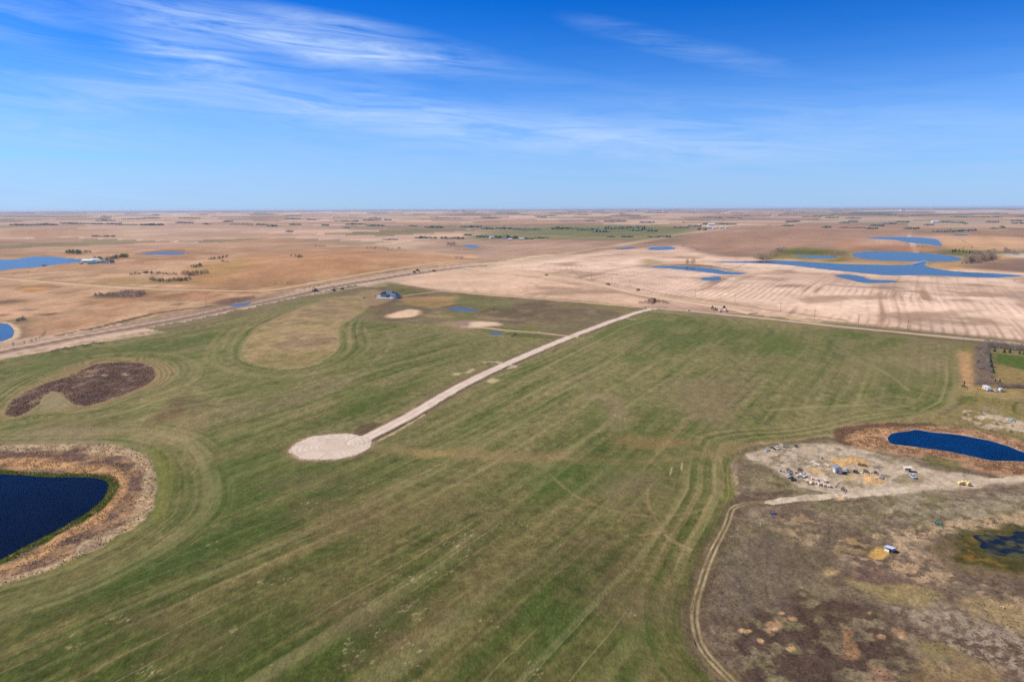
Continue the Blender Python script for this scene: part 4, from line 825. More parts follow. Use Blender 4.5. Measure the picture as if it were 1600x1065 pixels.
thin = sstep(1290, 1340, 1600 + 0 * x); COLR[i_] = mixc(A(208, 194, 172), A(188, 172, 150), sstep(-0.3, 0.5, fbm(x, y, 3, 3, 763, ft))); PHI['yard_road'] = phi
PHI['crop_field'] = np.maximum(CROP_PHI, -sdf_poly(GX, GY, KNOLL, 20)); PHI['crop_field'] = np.maximum(PHI['crop_field'], -sdf_poly(GX, GY, SLOUGH, 20)); PHI['crop_field'] = np.maximum(PHI['crop_field'], -sdf_poly(GX, GY, RING, 20))
PHI['stubble_field'] = sdf_poly(GX, GY, STUB, 60)

# small real relief: clods, tussocks and ploughed ridges
i_ = np.where(GR < 1500)[0]; wr = (PHI['field_road'][i_] > 0.5) & (phc[i_] > 0.5)
dry = np.ones(len(i_)); 
for s in POND_PHI: dry *= sstep(0.0, 3.0, s[i_])
GZ[i_] += fbm(GX[i_], GY[i_], 14, 3, 801, FOOT[i_]) * 0.30 * dry * np.where(wr, 1, 0.1)
inR = (sdf_poly(GX, GY, PAST_R, 5) < 0) | (sdf_poly(GX, GY, RING, 5) < 0) | (sdf_poly(GX, GY, SLOUGH, 5) < 0); i_ = np.where(inR)[0]; dry = sstep(0.3, 3, np.minimum.reduce([POND_PHI[k][i_] for k in (0, 1, 18)]))
GZ[i_] += fbm(GX[i_], GY[i_], 3.0, 3, 802, FOOT[i_]) * 0.26 * dry
def mound(px, py, ru, rv, h, deg, seed, c=None, cs=0.9):
    q = hit(px, py)[0]; b_ = math.radians(deg); i_ = np.where(np.hypot(GX - q[0], GY - q[1]) < max(ru, rv) * 2)[0]
    x, y = GX[i_] - q[0], GY[i_] - q[1]; u = x * math.cos(b_) - y * math.sin(b_); v = x * math.sin(b_) + y * math.cos(b_)
    e = np.sqrt((u / ru) ** 2 + (v / rv) ** 2) + fbm(GX[i_], GY[i_], min(ru, rv) * 0.6, 3, seed) * 0.25
    GZ[i_] += h * sstep(1.1, 0.0, e) * (1 + 0.3 * fbm(GX[i_], GY[i_], 2.5, 3, seed + 1))
    if c is not None: paint(sstep(1.15, 0.95, e) * cs, np.asarray(A(*c))[None] * (1 + 0.15 * fbm(GX[i_], GY[i_], 3, 3, seed + 2, FOOT[i_]))[:, None], i_)
mound(1022, 472, 8, 17, 5.5, 112, 811, (112, 88, 74)); mound(1008, 474, 6, 11, 3.0, 112, 813, (136, 108, 90)); mound(1035, 473.5, 4, 12, 2.2, 112, 815, (120, 94, 80))
for k_ in range(9): mound(85 + k_ * 9, 547.5 - k_ * 1.55, 3.0, 4.5, 1.5, 60, 820 + k_, (98, 88, 70), 0.85)
mound(630, 490, 8, 12, 1.2, 60, 830); mound(1335, 721, 4.5, 9, 0.8, 90, 831); mound(1364, 749, 4, 6, 0.7, 90, 832)
mound(765, 484, 2.5, 10, 1.8, 70, 833, (112, 92, 66)); mound(450, 443, 6, 26, 2.5, 80, 834)
mound(590, 672 - 4, 1, 1, 0.0, 0, 835)

# ------------------------------------------------------------------ cutting the sheet along the outlines
idx = np.arange(nr * na).reshape(nr, na)
q00, q10, q11, q01 = idx[:-1, :-1].ravel(), idx[1:, :-1].ravel(), idx[1:, 1:].ravel(), idx[:-1, 1:].ravel()
TRI = np.concatenate([np.stack([q00, q11, q10], 1), np.stack([q00, q01, q11], 1)])
names = ['pond.%d' % k for k in range(len(POND_PHI))] + ['turning_circle', 'field_road', 'rutted_track', 'yard_road', 'highway_grade', 'crop_field', 'stubble_field']
ATT = [GX, GY, GZ, COLR[:, 0], COLR[:, 1], COLR[:, 2]] + [p for p in POND_PHI] + [PHI[n_] for n_ in names[len(POND_PHI):]]
ATT = np.stack(ATT, 1)
def split(tri, k):
    global ATT
    s = ATT[:, 6 + k][tri]; neg = s < 0; cnt = neg.sum(1)
    ins, outs, mix = tri[cnt == 3], tri[cnt == 0], tri[(cnt > 0) & (cnt < 3)]
    if len(mix):
        ng = ATT[:, 6 + k][mix] < 0; c = ng.sum(1)
        odd = np.where(c == 1, ng.argmax(1), (~ng).argmax(1))           # the vertex alone on its side
        r = np.arange(len(mix)); a, b, d = mix[r, odd], mix[r, (odd + 1) % 3], mix[r, (odd + 2) % 3]
        E_ = np.concatenate([np.stack([a, b], 1), np.stack([a, d], 1)]); Es = np.sort(E_, 1)
        key = Es[:, 0].astype(np.int64) * (len(ATT) + 1) + Es[:, 1]; uq, first, inv = np.unique(key, return_index=True, return_inverse=True)
        p, q = Es[first, 0], Es[first, 1]; sp, sq = ATT[p, 6 + k], ATT[q, 6 + k]
        t = np.clip(sp / (sp - sq), 0.001, 0.999)[:, None]; base = len(ATT)
        new = ATT[p] * (1 - t) + ATT[q] * t
        big = (np.abs(ATT[p]) > 9e5) | (np.abs(ATT[q]) > 9e5); big[:, :6 + k + 1] = False; new[big] = 1e6
        ATT = np.concatenate([ATT, new]); n1_ = base + inv[:len(mix)]; n2_ = base + inv[len(mix):]
        tip = np.stack([a, n1_, n2_], 1); r1 = np.stack([n1_, b, d], 1); r2 = np.stack([n1_, d, n2_], 1)
        o = c == 1
        ins = np.concatenate([ins, tip[o], r1[~o], r2[~o]]); outs = np.concatenate([outs, tip[~o], r1[o], r2[o]])
    return ins, outs
def soften(m_, k=0.75):
    t = m_.node_tree; b = t.nodes['Principled BSDF']; g = N(t, 'ShaderNodeNewGeometry'); v = N(t, 'ShaderNodeVectorMath', operation='SCALE'); t.links.new(g.outputs['Normal'], v.inputs[0]); v.inputs['Scale'].default_value = 1 - k
    a = N(t, 'ShaderNodeVectorMath', operation='ADD'); t.links.new(v.outputs[0], a.inputs[0]); a.inputs[1].default_value = (0, 0, k); n = N(t, 'ShaderNodeVectorMath', operation='NORMALIZE'); t.links.new(a.outputs[0], n.inputs[0]); t.links.new(n.outputs[0], b.inputs['Normal'])
    tr = N(t, 'ShaderNodeBsdfTranslucent'); src = b.inputs['Base Color'].links[0].from_socket; t.links.new(src, tr.inputs[0]); mx = N(t, 'ShaderNodeMixShader'); mx.inputs[0].default_value = 0.5
    t.links.new(b.outputs[0], mx.inputs[1]); t.links.new(tr.outputs[0], mx.inputs[2]); t.links.new(mx.outputs[0], t.nodes['Material Output'].inputs['Surface'])
def mesh_np(name, tri, mat, smooth=True, z=None):
    used, inv = np.unique(tri, return_inverse=True); tri = inv.reshape(tri.shape)
    co = ATT[used][:, :3].astype(np.float32).copy()
    if z is not None: co[:, 2] = z
    me = bpy.data.meshes.new(name); me.vertices.add(len(co)); me.vertices.foreach_set('co', co.ravel())
    me.loops.add(tri.size); me.loops.foreach_set('vertex_index', tri.ravel().astype(np.int32))
    me.polygons.add(len(tri)); me.polygons.foreach_set('loop_start', np.arange(0, tri.size, 3, dtype=np.int32)); me.polygons.foreach_set('loop_total', np.full(len(tri), 3, np.int32))
    me.polygons.foreach_set('use_smooth', np.full(len(tri), smooth))
    at_ = me.color_attributes.new('soil', 'FLOAT_COLOR', 'POINT'); cc = np.ones((len(co), 4), np.float32); cc[:, :3] = np.clip(ATT[used][:, 3:6], 0.004, 0.85); at_.data.foreach_set('color', cc.ravel())
    me.update(calc_edges=True); me.materials.append(mat)
    o = bpy.data.objects.new(name, me); COL.objects.link(o); return o

# materials of the land
def new_mat(name):
    m_ = bpy.data.materials.new(name); m_.use_nodes = True; t = m_.node_tree; b = t.nodes['Principled BSDF']; return m_, t, b
def soil_mat(name, scale, amt, grain_amt, stretch=1.0, bump=0.0, fibre_=0.0):
    m_, t, b = new_mat(name)
    at_ = N(t, 'ShaderNodeAttribute', attribute_name='soil'); geo = N(t, 'ShaderNodeNewGeometry')
    mp = N(t, 'ShaderNodeMapping'); mp.inputs['Rotation'].default_value = (0, 0, math.radians(30)); mp.inputs['Scale'].default_value = (1, 1 / stretch, 0.3); t.links.new(geo.outputs['Position'], mp.inputs[0])
    n1_ = N(t, 'ShaderNodeTexNoise'); n1_.inputs['Scale'].default_value = scale; n1_.inputs['Detail'].default_value = 5; n1_.inputs['Roughness'].default_value = 0.65; t.links.new(mp.outputs[0], n1_.inputs['Vector'])
    n2_ = N(t, 'ShaderNodeTexNoise'); n2_.inputs['Scale'].default_value = scale * 0.22; n2_.inputs['Detail'].default_value = 4; t.links.new(mp.outputs[0], n2_.inputs['Vector'])
    f1 = M(t, 'ADD', M(t, 'MULTIPLY', M(t, 'SUBTRACT', n1_.outputs[0], 0.5), amt * 2), 1.0); f2 = M(t, 'ADD', M(t, 'MULTIPLY', M(t, 'SUBTRACT', n2_.outputs[0], 0.5), amt), 1.0)
    f = M(t, 'MULTIPLY', f1, f2); cb = N(t, 'ShaderNodeCombineColor'); 
    for k in range(3): t.links.new(f, cb.inputs[k])
    n5_ = N(t, 'ShaderNodeTexNoise'); n5_.inputs['Scale'].default_value = scale * 2.2; n5_.inputs['Detail'].default_value = 2; t.links.new(mp.outputs[0], n5_.inputs['Vector'])
    f = M(t, 'MULTIPLY', f, M(t, 'ADD', M(t, 'MULTIPLY', M(t, 'SUBTRACT', n5_.outputs[0], 0.5), amt * 1.4), 1.0))
    for k in range(3): t.links.new(f, cb.inputs[k])
    c = MIX(t, 1.0, at_.outputs['Color'], cb.outputs[0], 'MULTIPLY')
    if grain_amt:
        n3_ = N(t, 'ShaderNodeTexNoise'); n3_.inputs['Scale'].default_value = scale * 0.5; n3_.inputs['Detail'].default_value = 6; n3_.inputs['Roughness'].default_value = 0.75; t.links.new(mp.outputs[0], n3_.inputs['Vector'])
        sp = M(t, 'MULTIPLY', M(t, 'SUBTRACT', n3_.outputs[0], 0.60), 9.0, clamp=True)
        c = MIX(t, M(t, 'MULTIPLY', sp, grain_amt), c, (0.36, 0.30, 0.19))
    t.links.new(c, b.inputs['Base Color']); b.inputs['Roughness'].default_value = 1.0; b.inputs['Specular IOR Level'].default_value = 0.05
    if bump:
        bp = N(t, 'ShaderNodeBump'); bp.inputs['Strength'].default_value = bump; bp.inputs['Distance'].default_value = 0.35; t.links.new(n1_.outputs[0], bp.inputs['Height']); t.links.new(bp.outputs[0], b.inputs['Normal'])
    return m_
MAT_LAND = soil_mat('prairie_grass', 1.0, 0.62, 0.25, 1.0, 0.7)
MAT_CROP = soil_mat('seeded_crop', 1.2, 0.60, 0.12, 2.5, 0.5)
MAT_STUB = soil_mat('stubble', 0.5, 0.26, 0.0, 6.0, 0.2)
MAT_DIRT = soil_mat('packed_dirt', 1.0, 0.16, 0.0, 1.0, 0.2)
def water_mat(name, deep, rough, bump, tint=None, spec=0.5):
    m_, t, b = new_mat(name); b.inputs['Specular IOR Level'].default_value = spec; geo = N(t, 'ShaderNodeNewGeometry')
    mp = N(t, 'ShaderNodeMapping'); mp.inputs['Rotation'].default_value = (0, 0, math.radians(20)); mp.inputs['Scale'].default_value = (1, 0.4, 1); t.links.new(geo.outputs['Position'], mp.inputs[0])
    n = N(t, 'ShaderNodeTexNoise'); n.inputs['Scale'].default_value = 0.9; n.inputs['Detail'].default_value = 4; t.links.new(mp.outputs[0], n.inputs['Vector'])
    n2_ = N(t, 'ShaderNodeTexNoise'); n2_.inputs['Scale'].default_value = 0.06; n2_.inputs['Detail'].default_value = 3; t.links.new(geo.outputs['Position'], n2_.inputs['Vector'])
    c = MIX(t, M(t, 'MULTIPLY', M(t, 'SUBTRACT', n2_.outputs[0], 0.4), 2.5, clamp=True), deep, tuple(v * 0.45 for v in deep)); t.links.new(c, b.inputs['Base Color'])
    b.inputs['Roughness'].default_value = rough; b.inputs['IOR'].default_value = 1.333
    bp = N(t, 'ShaderNodeBump'); bp.inputs['Strength'].default_value = bump; bp.inputs['Distance'].default_value = 0.05; t.links.new(n.outputs[0], bp.inputs['Height']); t.links.new(bp.outputs[0], b.inputs['Normal'])
    return m_
MAT_WATER_NEAR = water_mat('dark_pond_water', (0.002, 0.0035, 0.010), 0.12, 0.12, spec=0.07)
MAT_WATER_BLUE = water_mat('blue_dugout_water', (0.000, 0.022, 0.078), 0.12, 0.15, spec=0.10)
MAT_WATER = water_mat('lake_water', (0.014, 0.042, 0.082), 0.22, 0.4)
MAT_WATER_PALE = water_mat('shallow_muddy_water', (0.085, 0.095, 0.11), 0.3, 0.4, spec=0.25)
MAT_WATER_ALGAE = water_mat('weedy_water', (0.018, 0.020, 0.012), 0.12, 0.15, spec=0.12)

_t = MAT_WATER_ALGAE.node_tree; _b = _t.nodes['Principled BSDF']; _g = N(_t, 'ShaderNodeNewGeometry'); _n = N(_t, 'ShaderNodeTexNoise'); _n.inputs['Scale'].default_value = 0.16; _n.inputs['Detail'].default_value = 6; _t.links.new(_g.outputs['Position'], _n.inputs['Vector'])
_c = RAMP(_t, _n.outputs[0], [(0.40, (0.006, 0.010, 0.022)), (0.50, (0.020, 0.022, 0.014)), (0.56, (0.055, 0.055, 0.016)), (0.66, (0.085, 0.065, 0.022))]); _t.links.new(_c, _b.inputs['Base Color'])
def setp(o, label=None, cat=None, group=None, kind=None):
    if label: o['label'] = label
    if cat: o['category'] = cat
    if group: o['group'] = group
    if kind: o['kind'] = kind
    return o
PLAB = {0: 'dark pond at the left edge ringed by green and tan reeds', 1: 'deep blue oval dugout pond behind the junk yard', 2: 'blue lake at the left beside the green-roofed farm', 3: 'small pond at the left edge beside the highway grade',
        4: 'long blue pond with a dark weedy far bank in the stubble', 5: 'small blue pond in the stubble in front of the long pond', 6: 'long blue lake arm stretching across the eastern stubble', 7: 'broad blue lake below the golden willows',
        8: 'thin pond between the meadow and the long lake arm', 9: 'ragged shallow pond in the stubble in front of the lake', 10: 'far blue lake under the eastern horizon', 11: 'small far pond beside the distant gravel road', 12: 'faint far pond left of the gravel road',
        13: 'small far pond near the treed farmstead', 14: 'small pond in the acreage right of the house', 15: 'tiny pond beside the pale dirt patch', 16: 'pale shallow slough behind the left farm', 17: 'small pond beside the highway ditch', 18: 'dark weedy pond at the right edge', 19: 'faint distant pond near the right horizon'}
RLAB = {'turning_circle': 'round pale gravel turning circle', 'field_road': 'straight pale gravel road through the green field', 'rutted_track': 'two-rut dirt track curving along the dark pasture', 'yard_road': 'pale dirt road through the junk yard',
        'driveway': 'thin driveway from the blue house', 'farm_lane': 'thin lane by the tiny pond', 'east_road': 'gravel road along the far edge of the green field', 'haul_road': 'cream haul road of fresh clay', 'section_road': 'thin gravel road across the left pasture', 'highway_grade': 'wide graded dirt highway under construction', 'gravel_road': 'distant gravel road running to the horizon', 'crop_field': 'seeded field of short green crop', 'stubble_field': 'pale stubble field in front of the lakes'}
tri = TRI
for k, n_ in enumerate(names):
    ins, tri = split(tri, k)
    if not len(ins): continue
    if k < len(PONDS):
        o = mesh_np('pond', ins, {0: MAT_WATER_NEAR, 1: MAT_WATER_BLUE, 18: MAT_WATER_ALGAE}.get(k, MAT_WATER), z=PONDS[k]['z']); setp(o, PLAB[k], kind='structure')
        if k in (14, 15, 16, 17, 12, 19): o.data.materials.clear(); o.data.materials.append(MAT_WATER_PALE)
    else:
        o = mesh_np(n_, ins, {'crop_field': MAT_CROP, 'stubble_field': MAT_STUB}.get(n_, MAT_DIRT)); setp(o, RLAB[n_], kind='structure')
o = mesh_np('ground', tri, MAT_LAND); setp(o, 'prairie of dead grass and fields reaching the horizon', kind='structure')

# thin roads far off are ribbons laid just over the sheet
GZg = GZ.reshape(nr, na)
def surf(x, y):
    """height of the finished sheet itself at x, y"""
    x = np.atleast_1d(np.asarray(x, float)); y = np.atleast_1d(np.asarray(y, float))
    R = np.hypot(x, y); a = np.arctan2(x, y)
    i = np.clip(np.searchsorted(Rr, R) - 1, 0, nr - 2); j = np.clip(np.searchsorted(AZ, a) - 1, 0, na - 2)
    # barycentric in the two triangles of the cell
    def P_(ii, jj): return Rr[ii] * np.sin(AZ[jj]), Rr[ii] * np.cos(AZ[jj]), GZg[ii, jj]
    x0, y0, z0 = P_(i, j); x1, y1, z1 = P_(i + 1, j + 1); res = np.full(len(x), -1e9)
    for (ii, jj) in ((i + 1, j), (i, j + 1)):
        x2, y2, z2 = P_(ii, jj); det = (x1 - x0) * (y2 - y0) - (x2 - x0) * (y1 - y0)
        u = ((x - x0) * (y2 - y0) - (x2 - x0) * (y - y0)) / det; v = ((x1 - x0) * (y - y0) - (x - x0) * (y1 - y0)) / det
        ok = (u >= -1e-4) & (v >= -1e-4) & (u + v <= 1.0002); res = np.where(ok, z0 + u * (z1 - z0) + v * (z2 - z0), res)
    return np.where(res < -1e8, z0, res)
def gz(x, y): return float(surf(x, y)[0])
def at(px, py):
    q = hit(px, py)[0]; return float(q[0]), float(q[1]), gz(q[0], q[1])
def ribbon(name, P, w, c1_, c2_, lift=0.3, step=5, wob=0.15, grow=0.0):
    d = np.hypot(*(P[1:] - P[:-1]).T); L = np.concatenate([[0], np.cumsum(d)]); s_ = np.arange(0, L[-1], step); cx = np.interp(s_, L, P[:, 0]); cy = np.interp(s_, L, P[:, 1])
    tx = np.gradient(cx); ty = np.gradient(cy); l_ = np.hypot(tx, ty); nx, ny = -ty / l_, tx / l_
    hw = w * (1 + fbm(s_, s_ * 0, 40, 3, 900) * wob) + grow * np.hypot(cx, cy) ** 2 / 1e6; offs = np.array([-1, -0.86, -0.35, 0.35, 0.86, 1.0])
    X_ = cx[:, None] + nx[:, None] * hw[:, None] * offs; Y_ = cy[:, None] + ny[:, None] * hw[:, None] * offs
    Z_ = surf(X_.ravel(), Y_.ravel()).reshape(X_.shape) + lift * np.array([0.1, 1, 1.1, 1.1, 1, 0.1])
    n_ = len(s_); k = np.arange(n_ * 6).reshape(n_, 6); a, b, c, e = k[:-1, :-1].ravel(), k[1:, :-1].ravel(), k[1:, 1:].ravel(), k[:-1, 1:].ravel()
    me = bpy.data.meshes.new(name); me.from_pydata(np.stack([X_.ravel(), Y_.ravel(), Z_.ravel()], 1).tolist(), [], np.stack([a, e, c, b], 1).tolist())
    t = (0.5 + 0.5 * fbm(X_.ravel(), Y_.ravel(), 12, 3, 905)).clip(0, 1); col = mixc(np.asarray(c1_)[None] + 0 * t[:, None], np.asarray(c2_)[None] + 0 * t[:, None], t).reshape(n_, 6, 3)
    col[:, [0, 5]] *= 0.8; col[:, [2, 3]] *= 0.96
    at_ = me.color_attributes.new('soil', 'FLOAT_COLOR', 'POINT'); cc = np.ones((n_ * 6, 4), np.float32); cc[:, :3] = col.reshape(-1, 3); at_.data.foreach_set('color', cc.ravel())
    for p_ in me.polygons: p_.use_smooth = True
    me.materials.append(MAT_DIRT); o = bpy.data.objects.new(name, me); COL.objects.link(o); setp(o, RLAB[name], kind='structure'); return o
ribbon('section_road', GRID_N, 4.0, A(216, 190, 150), A(204, 176, 138), 0.5, grow=1.2)
ribbon('haul_road', HAUL, 6.0, A(224, 196, 168), A(210, 182, 154), 0.6, grow=2.0)
ribbon('east_road', GRID_E, 3.6, A(200, 180, 160), A(184, 162, 142), 0.4, grow=1)
ribbon('gravel_road', FARLINE, 6.0, A(214, 196, 172), A(202, 182, 158), 1.0, 14, grow=0.45)
ribbon('driveway', LANE, 1.9, A(218, 192, 156), A(206, 178, 142), 0.3)
ribbon('farm_lane', DRIVE2, 1.6, A(214, 194, 168), A(202, 178, 148), 0.3)
# ------------------------------------------------------------------ builders for things
random.seed(11)
class MB:
    def __init__(s): s.v = []; s.f = []
    def add(s, v, f): k = len(s.v); s.v += [tuple(p) for p in v]; s.f += [tuple(i + k for i in q) for q in f]; return s
    def box(s, c, d, rz=0.0, ry=0.0, taper=1.0):
        o = []
        for z in (-1, 1):
            for x, y in ((-1, -1), (1, -1), (1, 1), (-1, 1)):
                k = taper if z > 0 else 1.0; p = Vector((x * d[0] / 2 * k, y * d[1] / 2 * k, z * d[2] / 2))
                if ry: p = Matrix.Rotation(ry, 3, 'Y') @ p
                if rz: p = Matrix.Rotation(rz, 3, 'Z') @ p
                o.append(p + Vector(c))
        return s.add(o, [(0, 3, 2, 1), (4, 5, 6, 7), (0, 1, 5, 4), (1, 2, 6, 5), (2, 3, 7, 6), (3, 0, 4, 7)])
    def tube(s, a, b, r0, r1=None, n=8, cap=True):
        r1 = r0 if r1 is None else r1; a, b = Vector(a), Vector(b); d = (b - a).normalized(); t = d.orthogonal().normalized(); w = d.cross(t); o = []
        for c, r in ((a, r0), (b, r1)):
            for i in range(n): o.append(c + (t * math.cos(2 * PI * i / n) + w * math.sin(2 * PI * i / n)) * r)
        f = [(i, (i + 1) % n, n + (i + 1) % n, n + i) for i in range(n)]
        if cap: f += [tuple(range(n))[::-1], tuple(range(n, 2 * n))]
        return s.add(o, f)
    def prism(s, prof, y0, y1):        # profile in x, z swept along y
        n = len(prof); o = [(x, y0, z) for x, z in prof] + [(x, y1, z) for x, z in prof]
        return s.add(o, [(i, (i + 1) % n, n + (i + 1) % n, n + i) for i in range(n)] + [tuple(range(n))[::-1], tuple(range(n, 2 * n))])
    def lump(s, c, rx, ry, rz, jit=0.25):
        t = (1 + 5 ** 0.5) / 2; V_ = [(-1, t, 0), (1, t, 0), (-1, -t, 0), (1, -t, 0), (0, -1, t), (0, 1, t), (0, -1, -t), (0, 1, -t), (t, 0, -1), (t, 0, 1), (-t, 0, -1), (-t, 0, 1)]
        F_ = [(0, 11, 5), (0, 5, 1), (0, 1, 7), (0, 7, 10), (0, 10, 11), (1, 5, 9), (5, 11, 4), (11, 10, 2), (10, 7, 6), (7, 1, 8), (3, 9, 4), (3, 4, 2), (3, 2, 6), (3, 6, 8), (3, 8, 9), (4, 9, 5), (2, 4, 11), (6, 2, 10), (8, 6, 7), (9, 8, 1)]
        o = []
        for x, y, z in V_:
            k = (1 + random.uniform(-jit, jit)) / 1.9; o.append((c[0] + x * rx * k, c[1] + y * ry * k, c[2] + z * rz * k))
        return s.add(o, F_)
    def mesh(s, name, mat, smooth=False):
        me = bpy.data.meshes.new(name); me.from_pydata(s.v, [], s.f); me.update(); me.materials.append(mat)
        if smooth:
            for p in me.polygons: p.use_smooth = True
        return me
    def build(s, name, mat, parent=None, smooth=False):
        o = bpy.data.objects.new(name, s.mesh(name, mat, smooth)); COL.objects.link(o); o.parent = parent; return o
_mats = {}
def paintm(name, c, rough=0.6, metal=0.0, var=0.25, scale=3.0, emit=None):
    if name in _mats: return _mats[name]
    m_, t, b = new_mat(name); n = N(t, 'ShaderNodeTexNoise'); n.inputs['Scale'].default_value = scale; n.inputs['Detail'].default_value = 3
    tcn = N(t, 'ShaderNodeTexCoord'); t.links.new(tcn.outputs['Object'], n.inputs['Vector'])
    lc = lin(c) if max(c) > 1 else np.array(c); cc = MIX(t, n.outputs[0], tuple(float(v) * (1 - var) for v in lc), tuple(min(0.9, float(v) * (1 + var)) for v in lc)); t.links.new(cc, b.inputs['Base Color'])
    b.inputs['Roughness'].default_value = rough; b.inputs['Metallic'].default_value = metal; _mats[name] = m_; return m_
WHITE = paintm('white_paint', (0.60, 0.59, 0.56), 0.4, 0, 0.08); CREAM = paintm('cream_paint', (0.62, 0.55, 0.42), 0.5); YEL = paintm('machine_yellow', (0.55, 0.32, 0.05), 0.5); BLK = paintm('black_rubber', (0.025, 0.024, 0.023), 0.8)
DKG = paintm('dark_steel', (0.06, 0.055, 0.05), 0.6); GLS = paintm('dark_glass', (0.02, 0.03, 0.04), 0.1); GREY = paintm('grey_paint', (0.28, 0.29, 0.31), 0.5); BLU = paintm('blue_paint', (0.10, 0.22, 0.50), 0.45); RED = paintm('faded_red', (0.24, 0.07, 0.05), 0.6)
SILV = paintm('silver_paint', (0.45, 0.50, 0.58), 0.35); GRN = paintm('faded_green', (0.18, 0.24, 0.18), 0.6); TEAL = paintm('teal_roof', (0.05, 0.26, 0.24), 0.45); DGR = paintm('dark_green_roof', (0.03, 0.09, 0.08), 0.5); RUST = paintm('rust_brown', (0.16, 0.08, 0.05), 0.85)
WOODP = paintm('weathered_wood', (0.16, 0.12, 0.09), 0.9); STRAW = paintm('weathered_straw', (0.60, 0.46, 0.37), 1.0, 0, 0.3, 2.0); STRAWY = paintm('bright_straw', (0.66, 0.47, 0.22), 1.0, 0, 0.25, 2.0); NET = paintm('bale_shade_straw', (0.30, 0.20, 0.13), 1.0)
NAVY = paintm('navy_shingles', (0.045, 0.07, 0.10), 0.55, 0, 0.3, 1.0); PALEB = paintm('pale_blue_siding', (0.40, 0.47, 0.56), 0.5, 0, 0.08); STONE = paintm('pale_stone', (0.5, 0.48, 0.46), 0.8); CONC = paintm('concrete', (0.52, 0.50, 0.47), 0.9)
LILAC = paintm('pale_lilac_roof', (0.55, 0.50, 0.58), 0.5); TIN = paintm('grey_tin', (0.24, 0.24, 0.28), 0.4, 0.3)
def root(name, x, y, z, rz, label, cat, group=None):
    o = bpy.data.objects.new(name, None); COL.objects.link(o); o.location = (x, y, z); o.rotation_euler = (0, 0, rz); o.empty_display_size = 1; setp(o, label, cat, group); return o
def copy_thing(o, loc, rz, label, scale=1.0, group=None):
    def cp(a, par):
        c = a.copy(); COL.objects.link(c); c.parent = par
        for ch in list(a.children): cp(ch, c)
        return c
    c = cp(o, None); c.location = loc; c.rotation_euler = (0, 0, rz); c.scale = (scale,) * 3; c['label'] = label
    if group: c['group'] = group
    return c
def deg(a): return math.radians(-a)                       # bearing clockwise from the view direction

# ---- haze over the whole land
hz = bpy.data.meshes.new('haze'); hb = MB(); zb = float(ATT[:, 2].min()) - 1.0; ztop = max(CAM_H, float(ATT[:, 2].max())) + 4
hb.box((0, 0, (zb + ztop) / 2), (122000, 122000, ztop - zb)); hm = bpy.data.materials.new('haze_air'); hm.use_nodes = True; t = hm.node_tree; t.nodes.clear()
pv = N(t, 'ShaderNodeVolumePrincipled'); pv.inputs['Color'].default_value = (0.76, 0.86, 1.0, 1); pv.inputs['Density'].default_value = HAZE_DENSITY; pv.inputs['Anisotropy'].default_value = 0.1
mo = N(t, 'ShaderNodeOutputMaterial'); t.links.new(pv.outputs[0], mo.inputs['Volume']); o = hb.build('haze', hm); setp(o, 'thin blue haze over the far prairie', kind='stuff')

# ---- buildings
def gable(name, px, py, L, W, H_, brg, wallm, roofm, label, rise=None, group=None, door=True, wins=2, chim=False, cat='building', z_off=0.0):
    x, y, z = at(px, py); o = root(name, x, y, z + z_off, deg(brg), label, cat, group); rise = rise or W * 0.28
    w = MB(); w.prism([(-W / 2, -0.5), (W / 2, -0.5), (W / 2, H_), (0, H_ + rise), (-W / 2, H_)], -L / 2, L / 2); w.build('wall', wallm, o)
    r = MB()
    for sx in (-1, 1):
        e = W / 2 + 0.45; zz = H_ - 0.45 * rise / (W / 2); pr = [(0, H_ + rise + 0.03), (sx * e, zz + 0.03), (sx * e, zz + 0.22), (0, H_ + rise + 0.24)]
        r.prism(pr if sx > 0 else pr[::-1], -L / 2 - 0.4, L / 2 + 0.4)
    rf = r.build('roof', roofm, o)
    if chim: MB().box((W * 0.15, L * 0.1, H_ + rise * 0.9), (0.7, 0.7, 1.8)).build('chimney', STONE, rf)
    if door: MB().box((0, -L / 2 - 0.04, min(H_ * 0.45, 1.9)), (min(W * 0.4, 3.4), 0.08, min(H_ * 0.85, 3.6))).build('door', DKG, o)
    if wins:
        for sx in (-1, 1):
            me = None
            for k in range(wins):
                wb = MB().box((sx * (W / 2 + 0.03), -L / 2 + L * (k + 0.5) / wins, H_ * 0.6), (0.06, 1.3, 1.0)).build('window', GLS, o)
    return o
# the blue house on the acreage
hx, hy, hz_ = at(608, 464); ho = root('house', hx, hy, hz_, deg(20), 'pale blue house with dark navy roofs standing alone on the acreage', 'house'); ho.scale = (1.2,) * 3
b = MB(); b.box((0, 0, 1.6), (17, 11, 4.2)); b.box((10.5, -4.5, 1.3), (8, 9, 3.6)); b.box((-3.5, -6.3, 1.6), (7, 3, 4.2)); b.build('wall', PALEB, ho)
r = MB(); e = 3.7
r.add([(-9, -6, e), (9, -6, e), (9, 6, e), (-9, 6, e), (-4, 0, e + 3.6), (4, 0, e + 3.6)], [(0, 1, 5, 4), (1, 2, 5), (2, 3, 4, 5), (3, 0, 4), (0, 3, 2, 1)])
r.add([(-7.6, -8.4, e + .02), (0.6, -8.4, e + .02), (-3.5, -8.4, e + 2.8), (-7.6, -1, e + .02), (0.6, -1, e + .02), (-3.5, -1, e + 2.8)], [(0, 1, 2), (0, 2, 5, 3), (1, 4, 5, 2), (3, 5, 4), (0, 3, 4, 1)])
rf = r.build('roof', NAVY, ho); MB().box((2, 1, e + 3.7), (0.9, 0.9, 1.6)).build('chimney', STONE, rf)
